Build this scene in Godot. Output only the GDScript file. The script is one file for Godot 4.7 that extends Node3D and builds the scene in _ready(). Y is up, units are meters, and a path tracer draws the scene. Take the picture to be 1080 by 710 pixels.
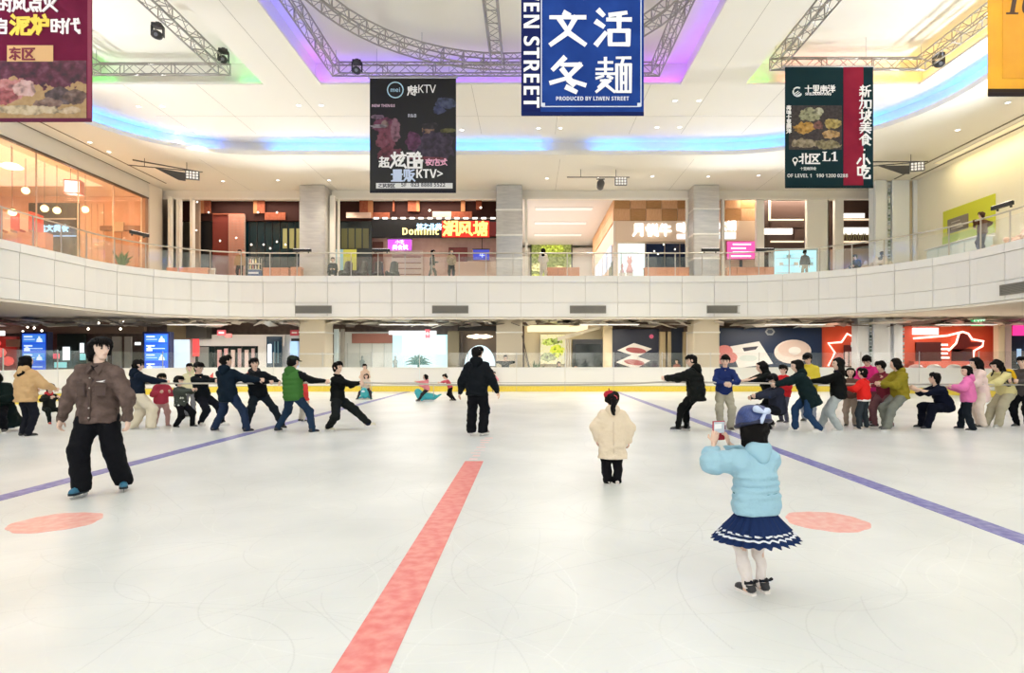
extends Node3D
# An indoor ice rink in a shopping mall: a ring balcony, hanging banners, shops on two floors and a tug of war on the ice.
# Camera at the origin looks along -Z; x is to the side, y is up, metres.

var mats := {}
var taken := {}
var noise := FastNoiseLite.new()
var fabric_normal: Texture2D
var rng := RandomNumberGenerator.new()

# ---------------------------------------------------------------- materials (colours are given as linear reflectances)
func mat(c: Color, rough := 0.7, metal := 0.0, cloth := 0.0) -> StandardMaterial3D:
	var key := "%s %.2f %.2f %.2f" % [c.to_html(), rough, metal, cloth]
	if mats.has(key): return mats[key]
	var m := StandardMaterial3D.new()
	m.albedo_color = c.linear_to_srgb(); m.roughness = rough; m.metallic = metal
	if rough > 0.52: m.metallic_specular = 0.22
	if cloth > 0.0:
		m.metallic_specular = 0.22
		m.normal_enabled = true; m.normal_texture = fabric_normal; m.normal_scale = cloth
		m.uv1_triplanar = true; m.uv1_scale = Vector3(6, 6, 6)
	mats[key] = m
	return m

func glow(c: Color, energy := 1.0) -> StandardMaterial3D:
	var key := "glow %s %.3f" % [c.to_html(), energy]
	if mats.has(key): return mats[key]
	var m := StandardMaterial3D.new()
	m.albedo_color = c.darkened(0.3).linear_to_srgb(); m.emission_enabled = true; m.emission = c.linear_to_srgb(); m.emission_energy_multiplier = energy; m.roughness = 0.5
	mats[key] = m
	return m

func glass(c := Color(0.86, 0.95, 0.93), a := 0.1) -> StandardMaterial3D:
	var key := "glass %s %.2f" % [c.to_html(), a]
	if mats.has(key): return mats[key]
	var m := StandardMaterial3D.new()
	m.transparency = BaseMaterial3D.TRANSPARENCY_ALPHA; m.albedo_color = Color(c, a); m.roughness = 0.05
	mats[key] = m
	return m

func noisy(a: Color, b: Color, freq: float, scale: float, rough := 0.6, metal := 0.0, stretch := Vector3.ONE, seed_ := 3) -> StandardMaterial3D:
	var t := NoiseTexture2D.new()
	var n := FastNoiseLite.new()
	n.seed = seed_; n.frequency = freq; n.fractal_octaves = 4
	t.noise = n; t.seamless = true; t.width = 256; t.height = 256
	var g := Gradient.new()
	g.set_color(0, a.linear_to_srgb()); g.set_color(1, b.linear_to_srgb())
	t.color_ramp = g
	var m := StandardMaterial3D.new()
	m.albedo_texture = t; m.roughness = rough; m.metallic = metal
	if rough > 0.5: m.metallic_specular = 0.2
	m.uv1_triplanar = true; m.uv1_world_triplanar = true; m.uv1_scale = stretch * scale
	return m

# ---------------------------------------------------------------- nodes
func numbered(n: String) -> String:
	if not taken.has(n):
		taken[n] = 0
		return n
	taken[n] += 1
	return "%s_%03d" % [n, taken[n]]

func thing(called: String, label: String, category: String, pos := Vector3.ZERO, yaw := 0.0, group := "") -> Node3D:
	var o := Node3D.new()
	o.name = numbered(called); add_child(o)
	o.position = pos; o.rotation.y = yaw
	o.set_meta("label", label); o.set_meta("category", category)
	if group: o.set_meta("group", group)
	return o

func structure(called: String, label: String, category: String) -> Node3D:
	var o := thing(called, label, category)
	o.set_meta("kind", "structure")
	return o

func put(called: String, m: Mesh, material: Material, parent: Node3D, xf := Transform3D()) -> MeshInstance3D:
	var o := MeshInstance3D.new()
	o.name = called; o.mesh = m; o.material_override = material; o.transform = xf
	parent.add_child(o, true)
	return o

func bx(called: String, parent: Node3D, c: Vector3, s: Vector3, material: Material, basis := Basis()) -> MeshInstance3D:
	var k := "box %.3f %.3f %.3f" % [s.x, s.y, s.z]
	if not mats.has(k):
		mats[k] = bevel_box(s)
	return put(called, mats[k], material, parent, Transform3D(basis, c))

# a box from its two corners
func span(called: String, parent: Node3D, a: Vector3, b: Vector3, material: Material) -> MeshInstance3D:
	return bx(called, parent, (a + b) / 2, (b - a).abs(), material)

func bevel_box(s: Vector3) -> Mesh:
	var r := minf(0.012, minf(s.x, minf(s.y, s.z)) * 0.2)
	if minf(s.x, minf(s.y, s.z)) < 0.006 or maxf(s.x, maxf(s.y, s.z)) > 12.0:
		var b := BoxMesh.new()
		b.size = s
		return b
	var st := SurfaceTool.new()
	st.begin(Mesh.PRIMITIVE_TRIANGLES); st.set_smooth_group(-1)
	var h := s / 2
	var pts := []
	for i in 8:
		var sg := Vector3(1 if i & 1 else -1, 1 if i & 2 else -1, 1 if i & 4 else -1)
		for ax in 3:
			var v := sg * (h - Vector3(r, r, r))
			v[ax] = sg[ax] * h[ax]
			pts.append(v)
	var poly := func(ids: Array, n: Vector3):
		var p := []
		for i in ids: p.append(pts[i])
		if (p[1] - p[0]).cross(p[2] - p[0]).dot(n) > 0: p.reverse()
		for i in range(1, p.size() - 1):
			for v in [p[0], p[i], p[i + 1]]: st.add_vertex(v)
	for ax in 3:
		var b1 := (ax + 1) % 3
		var b2 := (ax + 2) % 3
		for sg in 2:
			var ids := []
			for uv in [[0, 0], [1, 0], [1, 1], [0, 1]]:
				ids.append(((sg << ax) | (uv[0] << b1) | (uv[1] << b2)) * 3 + ax)
			var n := Vector3.ZERO
			n[ax] = sg * 2 - 1
			poly.call(ids, n)
			# the edge between this face and the next axis' face
			for sg2 in 2:
				var n2 := n
				n2[b1] = sg2 * 2 - 1
				var c0 := (sg << ax) | (sg2 << b1)
				var c1 := c0 | (1 << b2)
				poly.call([c0 * 3 + ax, c1 * 3 + ax, c1 * 3 + b1, c0 * 3 + b1], n2)
	for i in 8:
		poly.call([i * 3, i * 3 + 1, i * 3 + 2], Vector3(1 if i & 1 else -1, 1 if i & 2 else -1, 1 if i & 4 else -1))
	st.generate_normals()
	return st.commit()

# ---------------------------------------------------------------- shapes
func begin(smooth := false) -> SurfaceTool:
	var st := SurfaceTool.new()
	st.begin(Mesh.PRIMITIVE_TRIANGLES)
	st.set_smooth_group(0 if smooth else -1)
	return st

func done(st: SurfaceTool) -> ArrayMesh:
	st.generate_normals()
	return st.commit()

func tri(st: SurfaceTool, a: Vector3, b: Vector3, c: Vector3, n: Vector3) -> void:
	if (b - a).cross(c - a).dot(n) > 0:
		st.add_vertex(a); st.add_vertex(c); st.add_vertex(b)
	else:
		st.add_vertex(a); st.add_vertex(b); st.add_vertex(c)

func quad(st: SurfaceTool, a: Vector3, b: Vector3, c: Vector3, d: Vector3, n: Vector3) -> void:
	tri(st, a, b, c, n); tri(st, a, c, d, n)

func add_box(st: SurfaceTool, c: Vector3, s: Vector3, b := Basis()) -> void:
	var h := s / 2
	for ax in 3:
		for sg in [-1.0, 1.0]:
			var n := Vector3.ZERO
			n[ax] = sg
			var u := Vector3.ZERO
			var v := Vector3.ZERO
			u[(ax + 1) % 3] = 1
			v[(ax + 2) % 3] = 1
			var o := n * h
			quad(st, c + b * (o - u * h - v * h), c + b * (o + u * h - v * h), c + b * (o + u * h + v * h), c + b * (o - u * h + v * h), b * n)

# a round bar through points; radii may vary
func add_tube(st: SurfaceTool, pts: Array, radii: Variant, sides := 8, caps := true, squash := Vector3.ZERO, sq := 1.0) -> void:
	var rings := []
	var ref := Vector3.UP
	for i in pts.size():
		var d: Vector3 = (pts[mini(i + 1, pts.size() - 1)] - pts[maxi(i - 1, 0)]).normalized()
		if absf(d.dot(ref)) > 0.95: ref = Vector3.RIGHT if absf(d.x) < 0.9 else Vector3.BACK
		var u := (ref - d * ref.dot(d)).normalized()
		var v := d.cross(u)
		var r: float = radii[i] if radii is Array else radii
		var ring := []
		for k in sides:
			var a := TAU * k / sides
			var o := (u * cos(a) + v * sin(a)) * r
			if sq != 1.0: o += squash * o.dot(squash) * (sq - 1.0)
			ring.append(pts[i] + o)
		rings.append(ring)
	for i in rings.size() - 1:
		var mid: Vector3 = (pts[i] + pts[i + 1]) / 2
		for k in sides:
			var k2 := (k + 1) % sides
			var a: Vector3 = rings[i][k]
			var b: Vector3 = rings[i][k2]
			var c: Vector3 = rings[i + 1][k2]
			var d2: Vector3 = rings[i + 1][k]
			quad(st, a, b, c, d2, (a + b + c + d2) / 4 - mid)
	if caps:
		for e in [0, rings.size() - 1]:
			var n: Vector3 = pts[0] - pts[1] if e == 0 else pts[e] - pts[e - 1]
			for k in sides: tri(st, pts[e], rings[e][k], rings[e][(k + 1) % sides], n)

func tube(pts: Array, radii: Variant, sides := 8) -> ArrayMesh:
	var st := begin(true)
	add_tube(st, pts, radii, sides)
	return done(st)

# profile of (radius, height) turned round the y axis
func lathe(profile: Array, sides := 16) -> ArrayMesh:
	var st := begin(true)
	for i in profile.size() - 1:
		var p: Vector2 = profile[i]
		var q: Vector2 = profile[i + 1]
		var nn := Vector2(q.y - p.y, p.x - q.x)
		for k in sides:
			var a := TAU * k / sides
			var b := TAU * (k + 1) / sides
			var n := Vector3(cos((a + b) / 2) * nn.x, nn.y, sin((a + b) / 2) * nn.x)
			quad(st, Vector3(cos(a) * p.x, p.y, sin(a) * p.x), Vector3(cos(b) * p.x, p.y, sin(b) * p.x), Vector3(cos(b) * q.x, q.y, sin(b) * q.x), Vector3(cos(a) * q.x, q.y, sin(a) * q.x), n)
	return done(st)

# a flat polygon (x, z) between two heights
func add_prism(st: SurfaceTool, poly: PackedVector2Array, y0: float, y1: float) -> void:
	var idx := Geometry2D.triangulate_polygon(poly)
	for i in range(0, idx.size(), 3):
		var p := []
		for k in 3: p.append(poly[idx[i + k]])
		tri(st, Vector3(p[0].x, y1, p[0].y), Vector3(p[1].x, y1, p[1].y), Vector3(p[2].x, y1, p[2].y), Vector3.UP)
		tri(st, Vector3(p[0].x, y0, p[0].y), Vector3(p[1].x, y0, p[1].y), Vector3(p[2].x, y0, p[2].y), Vector3.DOWN)
	var turn := 1.0 if Geometry2D.is_polygon_clockwise(poly) else -1.0
	for i in poly.size():
		var a := poly[i]
		var b := poly[(i + 1) % poly.size()]
		var t := (b - a).normalized()
		var n := Vector3(t.y, 0, -t.x) * -turn
		quad(st, Vector3(a.x, y0, a.y), Vector3(b.x, y0, b.y), Vector3(b.x, y1, b.y), Vector3(a.x, y1, a.y), n)

func prism(poly: PackedVector2Array, y0: float, y1: float) -> ArrayMesh:
	var st := begin()
	add_prism(st, poly, y0, y1)
	return done(st)

func rect(x0: float, z0: float, x1: float, z1: float) -> PackedVector2Array:
	return PackedVector2Array([Vector2(x0, z0), Vector2(x1, z0), Vector2(x1, z1), Vector2(x0, z1)])

# an upright polygon (x, y) with thickness along z, its front at z = 0
func plate(poly: PackedVector2Array, thick: float) -> ArrayMesh:
	var st := begin()
	var idx := Geometry2D.triangulate_polygon(poly)
	for i in range(0, idx.size(), 3):
		for f in [[0.0, 1.0], [-thick, -1.0]]:
			tri(st, Vector3(poly[idx[i]].x, poly[idx[i]].y, f[0]), Vector3(poly[idx[i + 1]].x, poly[idx[i + 1]].y, f[0]), Vector3(poly[idx[i + 2]].x, poly[idx[i + 2]].y, f[0]), Vector3(0, 0, f[1]))
	var cw := 1.0 if Geometry2D.is_polygon_clockwise(poly) else -1.0
	for i in poly.size():
		var a := poly[i]
		var b := poly[(i + 1) % poly.size()]
		var n := Vector3(b.y - a.y, a.x - b.x, 0) * -cw
		quad(st, Vector3(a.x, a.y, 0), Vector3(b.x, b.y, 0), Vector3(b.x, b.y, -thick), Vector3(a.x, a.y, -thick), n)
	return done(st)

func ellipse(cx: float, cy: float, rx: float, ry: float, n := 24) -> PackedVector2Array:
	var p := PackedVector2Array()
	for i in n: p.append(Vector2(cx + rx * cos(TAU * i / n), cy + ry * sin(TAU * i / n)))
	return p

# the plan of a rounded bay, open towards the camera: from (x0, front) round the back to (x1, front)
func bay(x0: float, x1: float, back: float, rl: float, rr: float, front: float) -> PackedVector2Array:
	var p := PackedVector2Array([Vector2(x0, front)])
	var steps := 14
	for i in steps + 1:
		var a := PI / 2 * i / steps
		p.append(Vector2(x0 + rl - rl * cos(a), back + rl - rl * sin(a)))
	for i in steps + 1:
		var a := PI / 2 * i / steps
		p.append(Vector2(x1 - rr + rr * sin(a), back + rr - rr * cos(a)))
	p.append(Vector2(x1, front))
	return p

# points of a plan line between two distances along it, pushed outwards (away from the rink) by off
func along(path: PackedVector2Array, s0: float, s1: float, off := 0.0) -> Array:
	var out := []
	var s := 0.0
	for i in path.size() - 1:
		var a := path[i]
		var b := path[i + 1]
		var l := a.distance_to(b)
		if l < 1e-5: continue
		var t := (b - a) / l
		var n := Vector2(t.y, -t.x)
		if s + l > s0 and s < s1:
			if out.is_empty():
				out.append([a + t * maxf(0, s0 - s), n])
			else:
				out[-1][1] = (out[-1][1] + n).normalized()
			out.append([a + t * minf(l, s1 - s), n])
		s += l
	var res := []
	for o in out: res.append(o[0] + o[1] * off)
	return res

func path_length(path: PackedVector2Array) -> float:
	var s := 0.0
	for i in path.size() - 1: s += path[i].distance_to(path[i + 1])
	return s

# an upright band that follows a plan line, inner face at off, thickness outwards
func band(path: PackedVector2Array, s0: float, s1: float, y0: float, y1: float, off: float, thick: float) -> ArrayMesh:
	var a := along(path, s0, s1, off)
	var b := along(path, s0, s1, off + thick)
	var st := begin()
	for i in a.size() - 1:
		var n2: Vector2 = a[i] - b[i]
		var n := Vector3(n2.x, 0, n2.y)
		var p := func(v: Vector2, y: float): return Vector3(v.x, y, v.y)
		quad(st, p.call(a[i], y0), p.call(a[i + 1], y0), p.call(a[i + 1], y1), p.call(a[i], y1), n)
		quad(st, p.call(b[i], y0), p.call(b[i + 1], y0), p.call(b[i + 1], y1), p.call(b[i], y1), -n)
		quad(st, p.call(a[i], y1), p.call(a[i + 1], y1), p.call(b[i + 1], y1), p.call(b[i], y1), Vector3.UP)
		quad(st, p.call(a[i], y0), p.call(a[i + 1], y0), p.call(b[i + 1], y0), p.call(b[i], y0), Vector3.DOWN)
	for e in [0, a.size() - 1]:
		var d: Vector2 = (a[0] - a[1]) if e == 0 else (a[e] - a[e - 1])
		quad(st, Vector3(a[e].x, y0, a[e].y), Vector3(b[e].x, y0, b[e].y), Vector3(b[e].x, y1, b[e].y), Vector3(a[e].x, y1, a[e].y), Vector3(d.x, 0, d.y))
	return done(st)

# ---------------------------------------------------------------- lights
func area(pos: Vector3, towards: Vector3, size: Vector2, c: Color, energy: float, called := "lamp_area") -> void:
	var l := AreaLight3D.new()
	l.name = called
	l.area_size = size; l.area_normalize_energy = true
	l.light_color = c; l.light_energy = energy; l.shadow_enabled = true
	l.area_range = 60.0
	add_child(l, true)
	var up := Vector3.UP if absf(towards.normalized().y) < 0.9 else Vector3.BACK
	l.transform = Transform3D(Basis.looking_at(towards, up), pos)

func omni(pos: Vector3, c: Color, energy: float, size := 0.1) -> void:
	var l := OmniLight3D.new()
	l.name = "lamp_point"
	l.light_color = c; l.light_energy = energy; l.light_size = size; l.omni_range = 40.0; l.omni_attenuation = 2.0; l.shadow_enabled = true
	add_child(l, true)
	l.position = pos

# ---------------------------------------------------------------- the scene
func _ready() -> void:
	rng.seed = 7
	noise.seed = 11; noise.frequency = 3.0; noise.fractal_octaves = 2
	var ft := NoiseTexture2D.new()
	var fn := FastNoiseLite.new()
	fn.seed = 5; fn.frequency = 0.02; fn.fractal_octaves = 4
	ft.noise = fn; ft.seamless = true; ft.as_normal_map = true; ft.bump_strength = 5.0; ft.width = 256; ft.height = 256
	fabric_normal = ft

	# camera: level, lens shifted
	var cam := Camera3D.new()
	cam.name = "camera"
	cam.projection = Camera3D.PROJECTION_FRUSTUM
	cam.near = 0.1; cam.far = 200.0
	cam.size = 0.1 * 710.0 / 640.0
	cam.frustum_offset = Vector2(-18.0, 25.0) / 640.0 * 0.1
	cam.position = Vector3(0, 1.55, 0)
	add_child(cam)
	cam.current = true

	var we := WorldEnvironment.new()
	we.name = "world_environment"
	var env := Environment.new()
	env.background_mode = Environment.BG_COLOR
	env.background_color = Color.BLACK
	env.tonemap_mode = Environment.TONE_MAPPER_LINEAR
	env.tonemap_exposure = 1.08
	env.sdfgi_enabled = true; env.ssao_enabled = true; env.ssil_enabled = true
	we.environment = env
	add_child(we)

	# big luminous panels added out of view in the ceiling to brighten the ice
	added_ceiling_panel(Vector3(-4.4, 12.84, -10.4), Vector2(5.0, 9.0), 14.0)
	added_ceiling_panel(Vector3(2.2, 12.84, -10.4), Vector2(5.0, 9.0), 14.0)
	added_ceiling_panel(Vector3(-13.4, 12.84, -8.5), Vector2(4.0, 9.0), 13.0)
	added_ceiling_panel(Vector3(11.5, 12.84, -8.5), Vector2(4.0, 9.0), 13.0)
	added_ceiling_panel(Vector3(-1.0, 11.94, 1.5), Vector2(16.0, 4.0), 2.5)

	# unseen lit windows added on the camera's side to brighten walls and people
	added_front_windows()
	floodlights()

	build_shell()
	build_ceiling()
	build_ice()
	build_barrier()
	build_balcony()
	build_columns()
	print("shell ", Time.get_ticks_msec())
	build_upper_shops()
	build_left_restaurant()
	build_right_wall()
	build_ground_shops()
	print("shops ", Time.get_ticks_msec())
	build_trusses()
	build_banners()
	print("banners ", Time.get_ticks_msec())
	build_people()
	rebase()
	print("people ", Time.get_ticks_msec())

const CREAM := Color(0.90, 0.87, 0.79)
const WHITE := Color(0.91, 0.90, 0.86)
const BACK := -32.0          # the balcony front
const UP_FLOOR := 5.88       # floor of the upper storey
const LOW_CEIL := 11.3       # ceiling ring over the upper storey
const HIGH_CEIL := 12.0      # ceiling over the rink

func added_ceiling_panel(c: Vector3, s: Vector2, energy: float) -> void:  # unseen panel lamp added to light the ice from overhead
	var t := thing("ceiling_light_panel", "large unseen luminous panel added in the rink ceiling to brighten the ice", "light panel", c, 0, "added luminous panels over the rink")
	bx("frame", t, Vector3(0, 0.03, 0), Vector3(s.x + 0.16, 0.06, s.y + 0.16), mat(Color(0.8, 0.8, 0.78), 0.5))
	bx("light_diffuser", t, Vector3(0, -0.005, 0), Vector3(s.x, 0.03, s.y), glow(Color(1.0, 0.96, 0.88), 1.0))
	area(c + Vector3(0, -0.05, 0), Vector3.DOWN, s, Color(0.96, 0.985, 1.0), energy)

# black handrail floodlight bars; upward throw and unseen side bars added to brighten ceiling
func floodlights() -> void:
	for v in [[-17.595, -27.4, 1.3, 7.26, "by the glazed restaurant"], [-11.875, -31.75, 0.0, 7.3, "before the plain grey column"], [-7.751, -31.75, 0.0, 7.3, "before the purple sign"], [9.49, -31.75, 0.0, 7.32, "before the pink menu screen"], [12.323, -31.7, 0.0, 7.32, "beside the cyan showcase"], [17.9, -22.958, -1.5, 7.4, "by the yellow green poster"],
			[-19.1, -19.8, 1.57, 7.3], [-19.1, -14.0, 1.57, 7.3], [-19.1, -8.0, 1.57, 7.3], [-19.1, -1.0, 1.57, 7.3], [17.9, -19.8, -1.57, 7.3], [17.9, -13.5, -1.57, 7.3], [17.9, -7.0, -1.57, 7.3], [17.9, 0.0, -1.57, 7.3]]:
		var a := thing("floodlight_bar", "slim black floodlight bar clamped to the balcony handrail " + (v[4] if v.size() > 4 else "beside the rink, added out of view to brighten the ceiling"), "floodlight", Vector3(v[0], v[3], v[1]), v[2], "black floodlight bars on the railing")
		bx("housing", a, Vector3.ZERO, Vector3(0.95, 0.15, 0.12), mat(Color(0.02, 0.02, 0.02), 0.4))
		bx("light_lens", a, Vector3(0, 0.078, 0.0), Vector3(0.88, 0.008, 0.09), glow(Color(1.0, 0.97, 0.92), 3.0))
		for e in [-0.3, 0.3]: bx("bracket", a, Vector3(e, -0.06, -0.08), Vector3(0.05, 0.16, 0.08), mat(Color(0.05, 0.05, 0.05), 0.5))
		var l := SpotLight3D.new()
		l.name = "lamp_spot"; l.light_color = Color(0.97, 0.985, 1.0); l.light_energy = 11.0 if v[1] < -20.0 else 46.0; l.light_size = 0.4; l.spot_angle = 56; l.spot_angle_attenuation = 1.0; l.spot_range = 60; l.spot_attenuation = 2.0; l.shadow_enabled = true
		add_child(l, true)
		var inward := Vector3(sin(v[2]), 0, cos(v[2]))
		l.transform = Transform3D(Basis.looking_at((inward * 1.0 + Vector3.UP * 0.85).normalized(), Vector3.UP), Vector3(v[0], v[3] + 0.35, v[1]) + inward * 0.25)

func added_front_windows() -> void:  # glowing windows out of view, added to brighten the hall from the front
	for k in 2:
		for i in 4:
			var x := -14.4 + 9.0 * i
			var y0: float = [0.5, 6.2][k]
			var t := thing("added_lit_window", "large unseen lit window added on the wall facing the far shops, %s row" % ["lower", "upper"][k], "shop window", Vector3(x, y0, 9.9), PI, "added lit windows facing the far shops")
			bx("added_window_light", t, Vector3(0, 1.9, 0), Vector3(7.6, 3.6, 0.06), glow(Color(1.0, 0.95, 0.87), 1.2))
			for e in 5: bx("mullion", t, Vector3(-3.8 + 1.9 * e, 1.9, 0.05), Vector3(0.08, 3.8, 0.1), mat(Color(0.1, 0.1, 0.1), 0.5))
			bx("sill", t, Vector3(0, 0.04, 0.05), Vector3(7.8, 0.08, 0.14), mat(Color(0.3, 0.3, 0.3), 0.5))
			bx("head", t, Vector3(0, 3.76, 0.05), Vector3(7.8, 0.08, 0.14), mat(Color(0.3, 0.3, 0.3), 0.5))
			area(Vector3(x, y0 + 1.9, 9.75), Vector3.FORWARD, Vector2(7.6, 3.6), Color(0.94, 0.975, 1.0), [3.0, 24.0][k])

func build_shell() -> void:
	# outer walls and floors of the hall; closed on all sides
	var w := mat(CREAM, 0.8)
	var f := structure("floor", "pale stone floor of the shop walkway behind the rink boards", "floor")
	put("floor_slab", prism(PackedVector2Array([Vector2(-36, 10), Vector2(-36, -52), Vector2(36, -52), Vector2(36, 10)]), -0.4, -0.012), noisy(Color(0.72, 0.66, 0.56), Color(0.8, 0.75, 0.66), 0.02, 0.4, 0.25), f)
	var wb := structure("wall_back", "far plain wall behind the shops", "wall")
	span("wall_slab", wb, Vector3(-36, -0.4, -52.3), Vector3(36, 13.4, -52), w)
	var wf := structure("wall_front", "plain wall on the camera's side of the hall", "wall")
	span("wall_slab", wf, Vector3(-36, -0.4, 10), Vector3(36, 13.4, 10.3), w)
	var wl := structure("wall_left", "outer wall beyond the restaurant side", "wall")
	span("wall_slab", wl, Vector3(-36.3, -0.4, -52), Vector3(-36, 13.4, 10), w)
	var wr := structure("wall_right", "outer wall beyond the cream side wall", "wall")
	span("wall_slab", wr, Vector3(36, -0.4, -52), Vector3(36.3, 13.4, 10), w)
	# slab of the upper storey, following the balcony front
	var u := structure("floor_upper", "upper storey floor slab behind the curved balcony", "floor")
	var p := balcony_path()
	var poly := PackedVector2Array([Vector2(36, 10), Vector2(36, -52), Vector2(-36, -52), Vector2(-36, 10)])
	for i in p.size():
		var q := p[i]
		if i == 0: q = Vector2(q.x - 0.2, 10)
		elif i == p.size() - 1: q = Vector2(q.x + 0.2, 10)
		else:
			var t := (p[i + 1] - p[i - 1]).normalized()
			q += Vector2(t.y, -t.x) * 0.2
		poly.append(q)
	put("floor_slab", prism(poly, 5.5, UP_FLOOR), noisy(Color(0.7, 0.64, 0.55), Color(0.78, 0.72, 0.63), 0.02, 0.4, 0.3), u)
	put("soffit", prism(poly, 3.95, 4.05), mat(CREAM, 0.6), u)

func balcony_path() -> PackedVector2Array:
	return bay(-19.4, 18.1, BACK, 5.5, 8.5, 8.0)

func cove_path() -> PackedVector2Array:
	return bay(-18.5, 15.9, -28.8, 5.5, 7.0, 8.0)

const REC := [[-16.6, -10.06], [-7.9, 5.75], [8.2, 14.8]]
const REC_BACK := -23.0
const REC_TOP := 12.95

func build_ceiling() -> void:
	var cm := mat(Color(0.86, 0.83, 0.75), 0.75)
	var ceil_low := structure("ceiling_ring", "lower cream ceiling ring above the shop walkway with a curved edge", "ceiling")
	var p := cove_path()
	var outer := PackedVector2Array([Vector2(36, 10), Vector2(36, -52), Vector2(-36, -52), Vector2(-36, 10), Vector2(-18.5, 10)])
	for i in p.size(): outer.append(p[i])
	outer.append(Vector2(15.9, 10))
	put("ceiling_slab", prism(outer, LOW_CEIL, LOW_CEIL + 0.14), cm, ceil_low)
	var tot := path_length(p)
	put("cove_lip", band(p, 0, tot, LOW_CEIL + 0.14, LOW_CEIL + 0.22, 0.0, 0.05), cm, ceil_low)
	put("cove_riser", band(p, 0, tot, LOW_CEIL + 0.14, HIGH_CEIL + 0.1, 0.32, 0.1), cm, ceil_low)
	var cove := thing("cove_led_strip", "blue led strip hidden in the curved ceiling cove", "led strip")
	var seg := 2.2
	var s := 12.0
	var blue := Color(0.10, 0.55, 1.0)
	var off := [3, 10, 15]
	var n := 0
	while s < tot - 12.0:
		n += 1
		var e := minf(s + seg - 0.06, tot - 12.0)
		if not (n in [13, 20]):
			var tone := Color(0.04, 0.46, 1.0) if n % 5 != 2 else Color(0.08, 0.36, 1.0)
			put("led_segment", band(p, s, e, LOW_CEIL + 0.145, LOW_CEIL + 0.175, 0.12, 0.05), glow(tone, 3.0), cove)
			var mid: Array = along(p, (s + e) / 2 - 0.05, (s + e) / 2 + 0.05, 0.145)
			var tn: Vector2 = (mid[1] - mid[0]).normalized()
			var l := AreaLight3D.new()
			l.name = "lamp_area"; l.area_size = Vector2(e - s, 0.08); l.area_normalize_energy = true; l.light_color = tone; l.light_energy = 1.7; l.shadow_enabled = true; l.area_range = 30.0
			add_child(l, true)
			var outw := Vector3(tn.y, 0, -tn.x)
			l.transform = Transform3D(Basis.looking_at((outw * 0.55 + Vector3.UP).normalized(), Vector3(tn.x, 0, tn.y).cross(outw * 0.55 + Vector3.UP)), Vector3(mid[0].x, LOW_CEIL + 0.19, mid[0].y))
		s += seg
	# the high ceiling with three rectangular recesses
	var hi := structure("ceiling", "high cream ceiling over the rink with three rectangular recesses", "ceiling")
	var st := begin()
	var back := PackedVector2Array()
	for q in p:
		if q.y < REC_BACK: back.append(q + Vector2(0, -0.35 if absf(q.x) < 17 else 0.0) + Vector2(signf(q.x) * 0.35, 0))
	back.insert(0, Vector2(-18.9, REC_BACK))
	back.append(Vector2(16.3, REC_BACK))
	add_prism(st, back, HIGH_CEIL, HIGH_CEIL + 0.1)
	var xs := [-18.9, REC[0][0], REC[0][1], REC[1][0], REC[1][1], REC[2][0], REC[2][1], 16.3]
	for k in range(0, 8, 2): add_prism(st, rect(xs[k], REC_BACK, xs[k + 1], -4.0), HIGH_CEIL, HIGH_CEIL + 0.1)
	add_prism(st, rect(-18.9, -4.0, 16.3, 10.0), HIGH_CEIL, HIGH_CEIL + 0.1)
	put("ceiling_slab", done(st), cm, hi)
	for k in 3:
		var x0: float = REC[k][0]
		var x1: float = REC[k][1]
		span("recess_top", hi, Vector3(x0 - 0.4, REC_TOP, REC_BACK - 0.4), Vector3(x1 + 0.4, REC_TOP + 0.1, -3.6), cm)
		span("recess_side", hi, Vector3(x0 - 0.4, HIGH_CEIL + 0.1, REC_BACK - 0.4), Vector3(x0 - 0.3, REC_TOP, -3.6), cm)
		span("recess_side", hi, Vector3(x1 + 0.3, HIGH_CEIL + 0.1, REC_BACK - 0.4), Vector3(x1 + 0.4, REC_TOP, -3.6), cm)
		span("recess_side", hi, Vector3(x0 - 0.3, HIGH_CEIL + 0.1, REC_BACK - 0.4), Vector3(x1 + 0.3, REC_TOP, REC_BACK - 0.3), cm)
		span("recess_side", hi, Vector3(x0 - 0.3, HIGH_CEIL + 0.1, -3.7), Vector3(x1 + 0.3, REC_TOP, -3.6), cm)
	# hairline joints between the ceiling boards
	var jm := mat(Color(0.45, 0.42, 0.36), 0.8)
	for x in [-15.4, -12.6, -9.0, -5.6, -2.2, 1.2, 4.6, 7.0, 9.8, 12.4]: span("board_joint", hi, Vector3(x, HIGH_CEIL - 0.004, -28.0), Vector3(x + 0.014, HIGH_CEIL + 0.002, REC_BACK), jm)
	for x in [-9.0, 7.0]: span("board_joint", hi, Vector3(x, HIGH_CEIL - 0.004, REC_BACK), Vector3(x + 0.014, HIGH_CEIL + 0.002, -4.0), jm)
	span("board_joint", hi, Vector3(-16.0, HIGH_CEIL - 0.004, -26.0), Vector3(13.5, HIGH_CEIL + 0.002, -25.986), jm)
	for x in [-16.0, -11.0, -5.0, 1.5, 8.0, 13.0]: span("board_joint", ceil_low, Vector3(x, LOW_CEIL - 0.004, -34.8), Vector3(x + 0.014, LOW_CEIL + 0.002, -29.4), jm)
	# led lines on the ledges of the recesses: [recess, side, from, to, colour]
	var violet := Color(0.42, 0.16, 1.0)
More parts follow.
